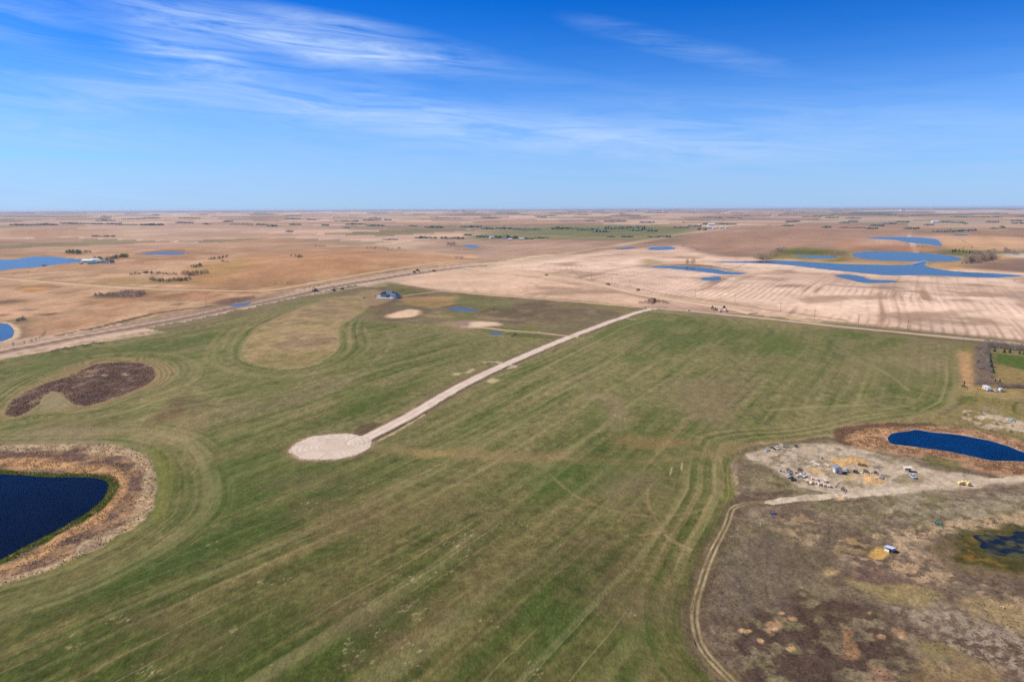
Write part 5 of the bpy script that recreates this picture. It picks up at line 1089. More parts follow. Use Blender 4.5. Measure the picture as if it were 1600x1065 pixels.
g = MB(); g.add([(6, -9.6, 3.15), (15, -9.6, 3.15), (15, 0.5, 3.15), (6, 0.5, 3.15), (10.5, -5.5, 5.7), (10.5, -3.5, 5.7)], [(0, 1, 4), (1, 2, 5, 4), (2, 3, 5), (3, 0, 4, 5), (0, 3, 2, 1)]); g.build('garage_roof', NAVY, ho)
for k in (0, 1): MB().box((8.6 + 3.8 * k, -9.05, 1.5), (2.8, 0.12, 2.6)).build('garage_door', WHITE, ho)
for (wx, wy, ww) in ((-5, -7.85, 1.6), (-2, -7.85, 1.6), (3, -5.55, 2.0), (5, -5.55, 1.2)): MB().box((wx, wy, 2.3), (ww, 0.1, 1.3)).build('window', GLS, ho)
for wy in (-3, 0, 3): MB().box((-8.55, wy, 2.3), (0.1, 1.4, 1.3)).build('window', GLS, ho)
MB().box((1.4, -5.58, 1.3), (1.1, 0.12, 2.2)).build('door', WOODP, ho)
d = MB(); d.box((-10.5, -3, 0.5), (4.5, 10, 1.2)); d.build('deck', paintm('pale_deck', (0.42, 0.45, 0.48), 0.7), ho)
p = MB(); p.box((1, -11.0, 0.05), (22, 4.5, 0.5)); p.build('concrete_pad', CONC, ho)

gable('farm_shed', 143.5, 412.3, 16, 11, 4, 60, WHITE, TEAL, 'teal-roofed farm shed nearest the camera at the lakeside farm')
gable('barn', 154, 411, 22, 12, 4.5, 100, WHITE, DGR, 'long barn with dark green roof beside the teal shed')
gable('farmhouse', 150, 408.6, 18, 11, 4, 95, LILAC, LILAC, 'farmhouse with pale lilac roof behind the green barns', chim=True, cat='house')
gable('machine_shed', 138, 409.2, 24, 11, 4, 95, WHITE, WHITE, 'long low white shed at the lake shore end of the farm', wins=3)
gable('barn', 160.5, 410.2, 14, 9, 4, 100, WHITE, TEAL, 'small barn with bright teal roof right of the long barn')
gable('granary', 126.5, 412.6, 6, 5, 3, 30, CREAM, CREAM, 'small cream granary on the left end of the farm', wins=0)
gable('garage', 173.5, 411, 11, 9, 3.6, 30, WHITE, paintm('blue_black_roof', (0.02, 0.04, 0.07), 0.5), 'white garage with blue-black roof near the dark trees')
gable('granary', 167, 411.2, 6, 5, 3, 20, WHITE, WHITE, 'tiny white granary between the barns and the garage', wins=0)
gable('farmhouse', 768, 372.5, 16, 11, 5, 60, WHITE, WHITE, 'white farmhouse at the left of the treed farmstead', cat='house')
gable('farmhouse', 797.5, 375.6, 15, 10, 4, 100, WHITE, LILAC, 'low white house at the foot of the treed farmstead', cat='house')
gable('machine_shed', 788, 372.8, 14, 9, 4, 90, STONE, GREY, 'grey shed between the two white farmhouses')
gable('machine_shed', 815, 374.4, 18, 10, 4, 90, WHITE, WHITE, 'white shed at the right end of the treed farmstead')
gable('farm_shed', 740, 369, 14, 9, 3.5, 90, WHITE, CREAM, 'small cream shed left of the treed farmstead')
gable('machine_shed', 1111.5, 352.3, 42, 22, 9, 95, WHITE, WHITE, 'large white shed in the distant yard by the gravel road')
for k_, (px, py, L_, m_, lb) in enumerate([(1107, 357, 26, STONE, 'pale green-grey shed'), (1117, 357.5, 22, WHITE, 'low white shed'), (1127, 356.8, 18, CREAM, 'small cream shed'), (1136, 356.5, 16, STONE, 'small grey shed'), (1092, 353, 20, CREAM, 'lone cream shed')]):
    gable('farm_shed', px, py, L_, 12, 5, 90, m_, m_, lb + ' ' + ['below the big distant white shed', 'in the middle of the distant yard', 'right of the middle of the distant yard', 'at the right end of the distant yard', 'at the left end of the distant yard'][k_], wins=0)
gable('machine_shed', 1461, 347.6, 48, 24, 9, 95, WHITE, WHITE, 'lone white shed near the right horizon')
gable('machine_shed', 1211, 337.5, 70, 30, 9, 95, WHITE, WHITE, 'faint white shed on the far plain', wins=0)
for (px, w_, h_, lb) in ((984, 240, 30, 'white plant on the horizon left of centre right'), (993, 90, 60, 'tall pale tower of the horizon plant'), (1022, 420, 22, 'long white roof along the horizon'), (1040, 180, 22, 'short white roof at the end of the long horizon roof'),
                         (710, 160, 40, 'pale block on the horizon above the farmstead'), (724, 90, 62, 'taller pale tower on the horizon above the farmstead'), (1410, 120, 40, 'faint pale block on the right horizon')):
    d_ = ray(px, 329.0); q = d_[:2] / np.linalg.norm(d_[:2]) * 22000; gx_, gy_ = q
    o = root('industrial_building', gx_, gy_, gz(gx_, gy_), 0, lb, 'building'); MB().box((0, 0, h_ / 2 - 3), (w_, 60, h_ + 6)).build('wall', WHITE, o); MB().box((0, 0, h_ + 1.2), (w_ + 4, 64, 2)).build('roof', STONE, o); MB().box((w_ * 0.2, -8, h_ + 6), (w_ * 0.15, 12, 10)).build('roof_vent', STONE, o)

# the little shed in the junk yard
x, y, z = at(1308, 738.5); so = root('garden_shed', x, y, z, deg(8), 'small white shed with grey roof between the orange straw patches', 'shed')
w = MB(); w.prism([(-1.5, -0.2), (1.5, -0.2), (1.5, 2.2), (0.35, 3.3), (-1.5, 2.4)], -1.7, 1.7); w.build('wall', WHITE, so)
r = MB(); r.prism([(0.35, 3.33), (1.8, 1.95), (1.8, 2.1), (0.35, 3.5)], -1.95, 1.95); r.prism([(-1.75, 2.28), (0.35, 3.33), (0.35, 3.5), (-1.75, 2.45)], -1.95, 1.95); r.build('roof', TIN, so); MB().box((-0.2, -1.74, 1.0), (0.9, 0.06, 1.9)).build('door', TIN, so); MB().box((-1.53, 0.3, 1.4), (0.06, 0.8, 0.6)).build('window', GLS, so)

# ---- vehicles
def wheels(o, xs, ys, r, w, mat=BLK):
    for x in xs:
        for y in ys:
            wl = MB().tube((x, y - w / 2, r), (x, y + w / 2, r), r, n=12).build('wheel', mat, o)
def car(px, py, brg, col, label, s=1.0, group=None, pick=False, name='parked_car'):
    x, y, z = at(px, py); o = root(name, x, y, z, deg(brg), label, 'pickup' if pick else 'car', group); o.scale = (s * 0.88,) * 3
    b = MB(); b.box((0, 0, 0.72), (4.4, 1.75, 0.62)); b.box((1.5, 0, 0.98), (1.3, 1.6, 0.16)); b.build('body', col, o)
    c = MB(); c.box((0.35 if pick else -0.2, 0, 1.32), (1.7 if pick else 2.3, 1.55, 0.62), taper=0.82); c.build('cabin', GLS, o)
    MB().box((0.35 if pick else -0.2, 0, 1.66), (1.3 if pick else 1.8, 1.2, 0.06)).build('roof', col, o)
    wheels(o, (-1.4, 1.4), (-0.8, 0.8), 0.36, 0.22)
    for sy in (-0.6, 0.6): MB().box((2.21, sy, 0.78), (0.06, 0.3, 0.16)).build('headlight', WHITE, o)
    return o
car(1199, 703, 100, SILV, 'lilac-grey car at the far left corner of the junk yard', 0.85)
car(1214, 701, 80, WHITE, 'white car with dark shadow in the back row of the junk yard', 0.85)
car(1221.5, 696.5, 75, CREAM, 'cream car behind the back row of the junk yard', 0.75)
car(1207, 700.5, 60, RUST, 'rust brown car between the lilac-grey and white cars', 0.7)
car(1231.5, 744.5, 95, WHITE, 'white car at the left of the front junk row', 0.8)
car(1237.5, 748, 100, BLK, 'black car in front of the front junk row', 1.0)
car(1232.5, 740, 80, GREY, 'grey car behind the white one in the front junk row', 0.75)
car(1250.5, 745, 20, WHITE, 'bright white van nose at the right of the front junk row', 0.85)
car(1254.5, 742.5, 60, WHITE, 'white pickup with dark box beside the bright white van', 0.9, pick=True, name='pickup_truck')
car(1426, 746.5, 95, SILV, 'silver-blue car parked alone right of the orange straw', 1.0)
car(1555.5, 611, 100, WHITE, 'white and dark pickup below the bare shelterbelt', 1.0, pick=True, name='pickup_truck')
car(1320.5, 736, 100, WHITE, 'white van close beside the little white shed', 0.75)
car(569, 466, 95, GREY, 'grey-blue car on the grass left of the blue house', 1.1)
car(655.5, 426.5, 95, WHITE, 'white pickup between the yellow road machines', 1.2, pick=True, name='pickup_truck')
car(1075.5, 486, 95, WHITE, 'white and dark pickup beside the gravel road junction', 1.4, pick=True, name='pickup_truck')
x, y, z = at(1541.5, 609); o = root('camper_trailer', x, y, z, deg(100), 'white camper trailer parked left of the white pickup', 'camper'); MB().prism([(-3.4, 0.5), (3.2, 0.5), (3.5, 1.4), (3.1, 2.7), (-3.2, 2.75), (-3.5, 1.6)], -1.15, 1.15).build('body', WHITE, o)
for xx in (-2, 0.2, 2): MB().box((xx, -1.18, 1.8), (1.0, 0.06, 0.6)).build('window', GLS, o)
MB().box((1.1, -1.18, 1.4), (0.6, 0.06, 1.7)).build('door', GREY, o); wheels(o, (-0.5, 0.5), (-1.0, 1.0), 0.36, 0.2); MB().tube((3.3, 0, 0.5), (4.8, 0, 0.45), 0.07).build('hitch', DKG, o)
x, y, z = at(1563.5, 611.5); o = root('horse_trailer', x, y, z, deg(100), 'short bright white trailer right of the white pickup', 'trailer'); MB().box((0, 0, 1.3), (2.6, 1.8, 1.8)).build('body', WHITE, o); wheels(o, (0,), (-0.95, 0.95), 0.34, 0.2); MB().tube((1.3, 0, 0.5), (2.4, 0, 0.45), 0.06).build('hitch', DKG, o)
def implement(px, py, brg, c1_, label, L=5, W=2, n=5, cat='farm implement', name='cultivator', mast=0):
    x, y, z = at(px, py); o = root(name, x, y, z, deg(brg), label, cat)
    f = MB(); f.box((0, -W / 2, 0.8), (L, 0.16, 0.16)); f.box((0, W / 2, 0.8), (L, 0.16, 0.16))
    for k in range(n): f.box((-L / 2 + L * k / (n - 1), 0, 0.8), (0.14, W, 0.14))
    f.build('frame', c1_, o)
    for k in range(n): MB().tube((-L / 2 + L * k / (n - 1), -W / 2, 0.8), (-L / 2 + L * k / (n - 1) + 0.2, -W / 2, 0.05), 0.06, 0.03, 6).build('tine', DKG, o)
    MB().tube((L / 2, 0, 0.8), (L / 2 + 1.6, 0, 0.5), 0.08).build('hitch', c1_, o); wheels(o, (-0.3,), (-W / 2 - 0.2, W / 2 + 0.2), 0.4, 0.2)
    if mast: MB().box((0, 0, mast / 2 + 0.6), (0.5, 0.5, mast)).build('mast', c1_, o)
    return o
implement(1506, 604, 95, DKG, 'dark implement with upright mast at the field corner', 4.5, 1.5, mast=3.5)
implement(1530, 608.5, 98, YEL, 'yellow and dark cultivator left of the white camper', 5, 1.6)
implement(1228.5, 699, 85, GRN, 'grey-green flat implement in the back row of the junk yard', 4, 1.8)
implement(1232, 736.5, 95, RUST, 'low rust red implement behind the grey car', 3, 1)
implement(1249.5, 734.5, 110, RUST, 'rust brown implement near the small orange patch', 2.4, 1)
implement(1353, 738, 95, DKG, 'dark implement above the lower orange straw patch', 3, 1.2)
implement(1368, 740, 110, DKG, 'dark implement at the right of the straw patches', 2.4, 1)
implement(1377.5, 747.5, 130, GREY, 'grey implement at the right edge of the lower straw', 2.4, 1)
implement(1343, 727, 115, RUST, 'brown implement lying in the upper orange straw', 2.6, 1)
implement(1350.5, 728, 70, RUST, 'short brown implement right end of the upper orange straw', 2.0, 1)
implement(1317.5, 765, 110, WOODP, 'curved brown implement near the yard road bend', 4, 1)
implement(1244, 698.5, 110, DKG, 'small dark implement apart at the right of the back row', 2.2, 1)
implement(1465, 819.5, 95, TEAL, 'teal implement on the sandy strip below the yard road', 2.4, 1)
def junk(px, py, w, h, m1, m2, label, name='scrap_heap', cat='scrap', n=5):
    x, y, z = at(px, py); o = root(name, x, y, z, random.uniform(0, 3), label, cat)
    for k in range(n):
        mb = MB(); a = random.uniform(0, 6.28); r_ = random.uniform(0, w * 0.4)
        mb.box((r_ * math.cos(a), r_ * math.sin(a), h * random.uniform(0.25, 0.5)), (w * random.uniform(0.3, 0.6), w * random.uniform(0.2, 0.4), h * random.uniform(0.4, 0.9)), rz=random.uniform(0, 3), ry=random.uniform(-0.3, 0.3)); mb.build('scrap_piece', m1 if k % 2 else m2, o)
junk(1218, 736, 1.4, 1.1, WHITE, GREY, 'small white tank and scrap at the left of the junk rows'); junk(1225, 738, 0.9, 0.8, RUST, DKG, 'dark scrap beside the small white tank')
junk(1244, 739, 1.2, 0.8, RUST, RUST, 'rusty scrap behind the yellow piece'); junk(1246.5, 741.5, 1.2, 0.9, STRAWY, CREAM, 'yellow box left of the white van')
junk(1337, 737.5, 2.2, 1.3, DKG, BLK, 'black scrap heap right of the little shed', n=7); junk(1327, 738, 0.9, 0.5, RUST, DKG, 'small rusty scrap right of the white van'); junk(1347.5, 739, 1.4, 0.7, CREAM, STRAWY, 'cream scrap left of the dark implement')
junk(1359, 738.5, 1.5, 0.8, CREAM, WHITE, 'cream and white scrap between the dark implements'); junk(1369.5, 746, 1.6, 0.6, WHITE, CREAM, 'pale boards on the edge of the lower straw')
junk(1285, 717.5, 1.0, 0.9, BLK, DKG, 'small black barrel alone on the pale yard'); junk(1206.5, 801.5, 2.6, 1.1, BLU, DKG, 'blue tarp heap left of the pasture', n=6)
junk(1580, 657, 3.6, 1.2, WHITE, TEAL, 'white and teal rubble by the right edge', n=8); junk(1567, 948, 1.0, 0.6, RUST, STRAWY, 'orange-brown scrap in the lower right pasture')
junk(843.5, 519.5, 2.0, 1.6, WHITE, WHITE, 'small white box beside the farm lane'); junk(587, 463, 1.8, 1.4, DKG, RUST, 'dark bin on the grass left of the blue house')
junk(69, 414.5, 9, 1.6, DKG, GRN, 'dark boats drawn up on the left lake shore', 'rowing_boats', 'boats')
junk(1320, 776, 2.0, 0.5, STRAW, STRAWY, 'loose straw pieces on the yard road corner'); junk(1301, 768.5, 1.6, 0.3, CREAM, STRAW, 'pale boards by the front of the yard road')
x, y, z = at(1274, 725); o = root('steel_beam', x, y, z, deg(72), 'long white beam lying on the pale yard', 'beam'); MB().box((0, 0, 0.35), (5.6, 0.4, 0.35)).build('web', WHITE, o); MB().box((-1.5, 0, 0.1), (0.4, 1.2, 0.2)).build('block', DKG, o); MB().box((1.5, 0, 0.1), (0.4, 1.2, 0.2)).build('block', DKG, o)
x, y, z = at(1292, 726.5); o = root('steel_beam', x, y, z, deg(85), 'thin pale beam to the right of the long white beam', 'beam'); MB().box((0, 0, 0.2), (3.8, 0.2, 0.25)).build('web', CREAM, o); MB().box((0, 0, 0.04), (0.3, 1, 0.1)).build('block', WOODP, o)
x, y, z = at(1308.5, 761); o = root('auger', x, y, z, deg(60), 'dark auger standing tilted at the end of the bale row', 'auger'); MB().tube((-1, 0, 0.2), (1.0, 0.4, 2.8), 0.16, 0.14).build('tube', DKG, o); MB().tube((0.2, 0, 1.7), (0.2, -0.7, 0.05), 0.06).build('leg', DKG, o); MB().tube((0.2, 0, 1.7), (0.4, 0.9, 0.05), 0.06).build('leg', DKG, o); MB().box((-1.1, 0, 0.3), (0.6, 0.6, 0.5)).build('hopper', GREY, o)
# round bales
def bale_mesh(mat, r, L):
    mb = MB(); n = 14; o = []
    for x_, rr in ((-L / 2, r * 0.9), (-L / 2 + 0.1, r), (L / 2 - 0.1, r), (L / 2, r * 0.9)):
        for i in range(n): k = rr * (1 + random.uniform(-0.03, 0.03)); o.append((x_, k * math.cos(2 * PI * i / n), r * 0.96 + k * math.sin(2 * PI * i / n)))
    f = [(j * n + i, j * n + (i + 1) % n, (j + 1) * n + (i + 1) % n, (j + 1) * n + i) for j in range(3) for i in range(n)] + [tuple(range(n))[::-1], tuple(range(3 * n, 4 * n))]
    return mb.add(o, f).mesh('round_bale', mat, False)
bm1 = bale_mesh(STRAW, 0.72, 1.3); bm2 = bale_mesh(STRAWY, 0.85, 1.5)
BL = ['leftmost bale of the old bale row', 'second bale from the left in the old bale row, front', 'bale at the back left of the old bale row', 'back bale just right of the back left one', 'front bale in the middle left of the old row', 'front middle bale of the old row', 'middle bale behind the front middle one', 'front bale right of the middle of the old row', 'rear bale near the right end of the old row', 'rightmost bale of the old bale row']
for (px, py, rz), lb in zip([(1261.5, 752.5, 20), (1267.5, 755.5, 60), (1270, 748.5, 10), (1275.5, 750.5, 30), (1276, 755, 15), (1280.5, 757.5, 0), (1284, 755.5, 25), (1288.5, 758.5, 10), (1289.5, 752, 30), (1295, 760, 20)], BL):
    x, y, z = at(px, py); o = bpy.data.objects.new('round_bale', bm1); COL.objects.link(o); o.location = (x, y, z); o.rotation_euler = (0, 0, deg(rz)); setp(o, 'weathered ' + lb, 'bale', 'old bales in the row at the front of the junk yard')
for (px, py, rz), lb in zip([(1500, 757.5, 100), (1504.5, 756.8, 96), (1509, 757.2, 100), (1513, 758.6, 92)], ['bright yellow bale at the left end of the short row on the yard road', 'second bright yellow bale from the left on the yard road', 'third bright yellow bale from the left on the yard road', 'bright yellow bale with shaded end at the right of the short row']):
    x, y, z = at(px, py); o = bpy.data.objects.new('round_bale', bm2); COL.objects.link(o); o.location = (x, y, z); o.rotation_euler = (0, 0, deg(rz)); setp(o, lb, 'bale', 'bright bales beside the yard road')
# calf shelter in the near pasture and the hut in the yard
def shelter(px, py, brg, s, label, roofm, wallm):
    x, y, z = at(px, py); o = root('calf_shelter', x, y, z, deg(brg), label, 'shelter'); o.scale = (s,) * 3
    w = MB(); w.box((-1.6, 0, 0.9), (0.1, 2.2, 1.8)); w.box((0, 1.1, 0.9), (3.2, 0.1, 1.8)); w.box((-0.6, -1.1, 0.6), (2.0, 0.1, 1.2)); w.build('wall', wallm, o)
    r = MB(); r.prism([(-2.0, 1.75), (1.9, 2.25), (1.9, 2.35), (-2.0, 1.85)], -1.4, 1.4); r.build('roof', roofm, o)
    for yy in (-1.05, 1.05): MB().box((1.5, yy, 1.1), (0.12, 0.12, 2.2)).build('post', WOODP, o)
    MB().box((0.2, 0, 0.06), (3.2, 2.1, 0.1)).build('floor', DKG, o)
shelter(1390, 861, 60, 0.82, 'small pale blue roofed shelter beside yellow straw in the near pasture', SILV, WHITE)
shelter(1418, 736, 20, 0.9, 'small cream shelter with dark open side above the silver car', CREAM, CREAM)
# marker post
x, y, z = at(1188.5, 822); o = root('marker_post', x, y, z, 0, 'short pale post in the pasture beside the rutted track', 'post'); MB().box((0, 0, 0.55), (0.16, 0.16, 1.3)).build('post', CREAM, o); MB().box((0, 0, 1.25), (0.3, 0.3, 0.12)).build('cap', WHITE, o)

# ---- road-building machines
def scraper(px, py, brg, label, s=1.0, m=YEL):
    x, y, z = at(px, py); o = root('motor_scraper', x, y, z, deg(brg), label, 'scraper', 'yellow earth-moving scrapers'); o.scale = (s,) * 3
    b = MB(); b.box((4.0, 0, 1.9), (3.4, 2.4, 1.5)); b.box((5.6, 0, 1.7), (0.8, 2.0, 1.1)); b.build('tractor', m, o)
    MB().box((3.4, 0, 3.1), (1.3, 1.5, 1.2), taper=0.85).build('cab', GLS, o)
    g_ = MB(); g_.tube((2.8, 0, 2.2), (1.2, 0, 3.1), 0.35); g_.tube((1.2, 0, 3.1), (-0.3, 0, 2.6), 0.35); g_.build('gooseneck', m, o)
    bw = MB(); bw.prism([(0.2, 0.6), (0.6, 2.8), (-4.6, 2.9), (-5.0, 1.2), (-3.6, 0.5)], -1.6, 1.6); bw.build('bowl', m, o)
    MB().box((-5.6, 0, 2.1), (1.6, 1.8, 1.2)).build('rear_engine', DKG, o); wheels(o, (4.3, -5.0), (-1.5, 1.5), 1.0, 0.75); return o
def excavator(px, py, brg, label, s=1.0, m=YEL):
    x, y, z = at(px, py); o = root('excavator', x, y, z, deg(brg), label, 'excavator'); o.scale = (s,) * 3
    for sy in (-1.3, 1.3): MB().prism([(-2.3, 0.3), (-1.9, 0), (1.9, 0), (2.3, 0.3), (2.3, 0.7), (1.9, 1.0), (-1.9, 1.0), (-2.3, 0.7)], sy - 0.35, sy + 0.35).build('track', BLK, o)
    b = MB(); b.box((-0.6, 0, 1.9), (4.2, 2.7, 1.4)); b.build('body', m, o); MB().box((-2.6, 0, 1.9), (0.9, 2.7, 1.5)).build('counterweight', DKG, o); MB().box((0.9, 0.8, 2.7), (1.4, 1.0, 1.7), taper=0.9).build('cab', GLS, o)
    bm = MB(); bm.box((2.6, -0.2, 4.1), (4.4, 0.5, 0.7), ry=-0.85); bm.box((5.0, -0.2, 5.5), (2.6, 0.5, 0.6), ry=0.25); bm.build('boom', m, o)
    MB().box((6.6, -0.2, 3.7), (3.4, 0.4, 0.5), ry=1.35).build('stick', m, o); MB().prism([(6.2, 2.0), (7.4, 2.0), (7.2, 1.0), (6.4, 0.8), (5.9, 1.4)], -0.8, 0.4).build('bucket', DKG, o); return o
def loader(px, py, brg, label, m=YEL, s=1.0):
    x, y, z = at(px, py); o = root('wheel_loader', x, y, z, deg(brg), label, 'loader'); o.scale = (s,) * 3
    b = MB(); b.box((-1.6, 0, 1.8), (3.0, 2.0, 1.3)); b.box((1.0, 0, 1.4), (1.8, 1.4, 0.8)); b.build('body', m, o); MB().box((-0.1, 0, 2.9), (1.4, 1.4, 1.5), taper=0.9).build('cab', GLS, o)
    a = MB(); 
    for sy in (-0.6, 0.6): a.tube((1.0, sy, 1.9), (3.2, sy, 0.9), 0.16)
    a.build('lift_arm', m, o); MB().prism([(3.1, 0.1), (4.2, 0.1), (3.3, 1.3)], -1.4, 1.4).build('bucket', DKG, o); wheels(o, (1.4, -2.0), (-1.1, 1.1), 0.8, 0.6); return o
def dump_truck(px, py, brg, label, m=CREAM, s=1.0):
    x, y, z = at(px, py); o = root('dump_truck', x, y, z, deg(brg), label, 'dump truck'); o.scale = (s,) * 3
    MB().box((3.4, 0, 1.7), (2.0, 2.3, 1.7)).build('cab', m, o); MB().box((4.6, 0, 1.2), (1.0, 2.0, 0.9)).build('hood', m, o); MB().box((3.95, 0, 2.2), (0.94, 2.0, 0.6)).build('windscreen', GLS, o)
    MB().prism([(-4.6, 1.2), (2.1, 1.2), (2.3, 2.9), (-5.0, 2.9)], -1.25, 1.25).build('box', m, o); MB().box((0, 0, 0.9), (8.4, 1.0, 0.3)).build('chassis', DKG, o); wheels(o, (4.0, -1.9, -3.2), (-1.05, 1.05), 0.55, 0.4); return o
excavator(493, 455, 100, 'excavator with raised boom at the left end of the highway work', 1.25, paintm('pale_machine_yellow', (0.42, 0.30, 0.16), 0.6))
scraper(521.5, 454, 82, 'dark scraper behind the excavator on the highway grade', 0.85, RUST); scraper(534, 451.5, 82, 'scraper with orange bowl furthest right of the pair on the highway grade', 0.85)
scraper(647, 425.5, 95, 'dark scraper left of the white pickup on the highway grade', 0.9, RUST); loader(652.5, 423.5, 40, 'dark loader right above the white pickup on the highway grade', DKG, 1.3); scraper(677.5, 424, 98, 'yellow scraper right of the white pickup group', 1.05)
scraper(853.5, 430.5, 112, 'farthest yellow scraper on the cream haul road', 0.9); scraper(949.5, 445, 112, 'big yellow scraper in the middle of the cream haul road', 1.05); scraper(996.5, 453.8, 112, 'tan scraper on the cream haul road nearest the dark mound', 0.9, paintm('dusty_tan', (0.36, 0.24, 0.13), 0.8))
excavator(1113, 482, 110, 'dusty excavator left of the cream trucks by the haul road', 0.9, paintm('dusty_tan', (0.36, 0.24, 0.13), 0.8)); dump_truck(1124.5, 486.5, 95, 'cream dump truck left of the pair by the haul road', CREAM, 0.8); dump_truck(1133, 486, 92, 'cream dump truck at the right of the machine group', CREAM, 0.95)
loader(1118, 484.5, 60, 'green-brown loader between the excavator and cream trucks', GRN, 0.9); loader(1131.5, 482.8, 100, 'dark loader behind the right cream truck', DKG, 1.1)

# ---- utility poles
def pole_mesh(h):
    a = MB().tube((0, 0, -0.5), (0, 0, h), 0.19, 0.13, 8); c = MB().box((0, 0, h - 0.7), (2.4, 0.16, 0.18)); i = MB()
    for x_ in (-1.0, -0.5, 0.5, 1.0): i.tube((x_, 0, h - 0.6), (x_, 0, h - 0.35), 0.06, 0.04, 6)
    return a.mesh('pole_shaft', WOODP), c.mesh('crossarm', WOODP), i.mesh('insulators', STONE)
PM = pole_mesh(10.5)
for px, py, lb in [(924, 438, 'utility pole farthest along the haul road'), (955.5, 442, 'utility pole above the big yellow scraper'), (984, 447.5, 'utility pole above the tan scraper'), (1086, 463.5, 'utility pole left of the machine group in the stubble'), (1148, 473, 'utility pole just right above the cream trucks'),
                   (1219.5, 487, 'utility pole first to the right of the cream trucks'), (1272.5, 499.5, 'utility pole second to the right of the cream trucks'), (1341, 508, 'utility pole midway along the right field edge'), (1417.5, 516, 'utility pole below the stubble tracks at the right'), (1504, 543, 'utility pole at the corner of the green field beside the shelterbelt'),
                   (322.5, 480, 'lone utility pole beside the highway ditch on the left'), (615.5, 433, 'utility pole behind the blue house'), (815.5, 421, 'utility pole at the start of the haul road')]:
    x, y, z = at(px, py); o = root('utility_pole', x, y, z, deg(30 if px > 900 else 100), lb, 'utility pole', 'wooden utility poles')
    for me in PM: c = bpy.data.objects.new(me.name.split('.')[0], me); COL.objects.link(c); c.parent = o

# ---- trees
BARK = paintm('grey_bark', (0.26, 0.21, 0.17), 0.95); TWIG = paintm('grey_twigs', (0.40, 0.32, 0.26), 1.0); TWIGP = paintm('purple_twigs', (0.27, 0.20, 0.17), 1.0); GOLD = paintm('golden_willow_twigs', (0.55, 0.41, 0.25), 1.0); NEED = paintm('spruce_needles', (0.035, 0.065, 0.026), 0.9, 0, 0.5, 1.5)
OLIVE = paintm('budding_aspen', (0.13, 0.145, 0.06), 1.0, 0, 0.4, 0.3); FARG = paintm('far_grey_green_trees', (0.12, 0.145, 0.085), 1.0, 0, 0.4, 0.05); FARP = paintm('far_leafless_trees', (0.17, 0.13, 0.115), 1.0, 0, 0.4, 0.05); BUSHG = paintm('olive_bush', (0.11, 0.095, 0.045), 1.0)
for m_ in (TWIG, TWIGP, GOLD, OLIVE): soften(m_, 0.6)
def bare_meshes(h, twigm, n=420, spread=0.36, seed=1, low=0.12):
    rd = random.Random(seed); t_ = MB(); t_.tube((0, 0, -0.3), (rd.uniform(-.2, .2), rd.uniform(-.2, .2), h * 0.55), h * 0.022, h * 0.012, 6, False); tips = []
    for k in range(8):
        a = rd.uniform(0, 6.28); z0 = h * rd.uniform(0.1, 0.5); z1 = h * rd.uniform(0.6, 0.98); r_ = h * spread * rd.uniform(0.4, 0.9); t_.tube((0, 0, z0), (r_ * math.cos(a), r_ * math.sin(a), z1), h * 0.011, h * 0.004, 4, False); tips.append((a, r_, z1))
    c_ = MB()
    for k in range(n):
        a = rd.uniform(0, 6.28); zz = rd.uniform(low, 1.0); env = spread * math.sin(min(1, (1.06 - zz) * 1.6) * PI / 2) * (0.55 + 0.45 * min(1, zz * 3)); r_ = env * math.sqrt(rd.random()) * h * (1 + 0.2 * math.sin(a * 3 + seed))
        p = Vector((r_ * math.cos(a), r_ * math.sin(a), zz * h)); d = Vector((math.cos(a) * 0.5, math.sin(a) * 0.5, rd.uniform(0.4, 1.2))).normalized() * h * rd.uniform(0.05, 0.13); s = d.cross(Vector((rd.uniform(-1, 1), rd.uniform(-1, 1), rd.uniform(-1, 1)))).normalized() * h * rd.uniform(0.008, 0.02); c_.add([p - s, p + s, p + d], [(0, 1, 2)])
    return t_.mesh('trunk', BARK), c_.mesh('crown', twigm)
def spruce_meshes(h, seed):
    rd = random.Random(seed); t_ = MB().tube((0, 0, -0.3), (0, 0, h * 0.9), h * 0.03, h * 0.006, 6, False); c_ = MB()
    for k in range(13):
        z_ = h * (0.08 + 0.9 * k / 13); r_ = h * 0.26 * (1 - k / 13.5) ** 0.85; n = 11
        for i in range(n):
            a = 2 * PI * (i + rd.random() * 0.7) / n; w = 0.38; rr = r_ * rd.uniform(0.75, 1.15); zt = z_ + h * 0.10
            c_.add([(0, 0, zt), (rr * math.cos(a - w), rr * math.sin(a - w), z_ - h * 0.02), (rr * 1.1 * math.cos(a), rr * 1.1 * math.sin(a), z_ - h * 0.05), (rr * math.cos(a + w), rr * math.sin(a + w), z_ - h * 0.02)], [(0, 1, 2), (0, 2, 3)])
    return t_.mesh('trunk', BARK), c_.mesh('crown', NEED)
PT = {'bare': [bare_meshes(1, TWIG, 380, 0.42, s) for s in (1, 2, 3)], 'purple': [bare_meshes(1, TWIGP, 480, 0.56, s, 0.02) for s in (4, 5)], 'gold': [bare_meshes(1, GOLD, 700, 0.46, s, 0.06) for s in (6, 7, 8)], 'spruce': [spruce_meshes(1, s) for s in (9, 10, 11)], 'olive': [bare_meshes(1, OLIVE, 800, 0.5, s, 0.05) for s in (12, 13)]}
def tree(kind, x, y, h, label, group, name, cat='tree', wide=1.0):
    z = gz(x, y); o = root(name, x, y, z, random.uniform(0, 6.28), label, cat, group); o.scale = (h * wide, h * wide, h)
    for me in random.choice(PT[kind]): c = bpy.data.objects.new(me.name.split('.')[0], me); COL.objects.link(c); c.parent = o
    return o
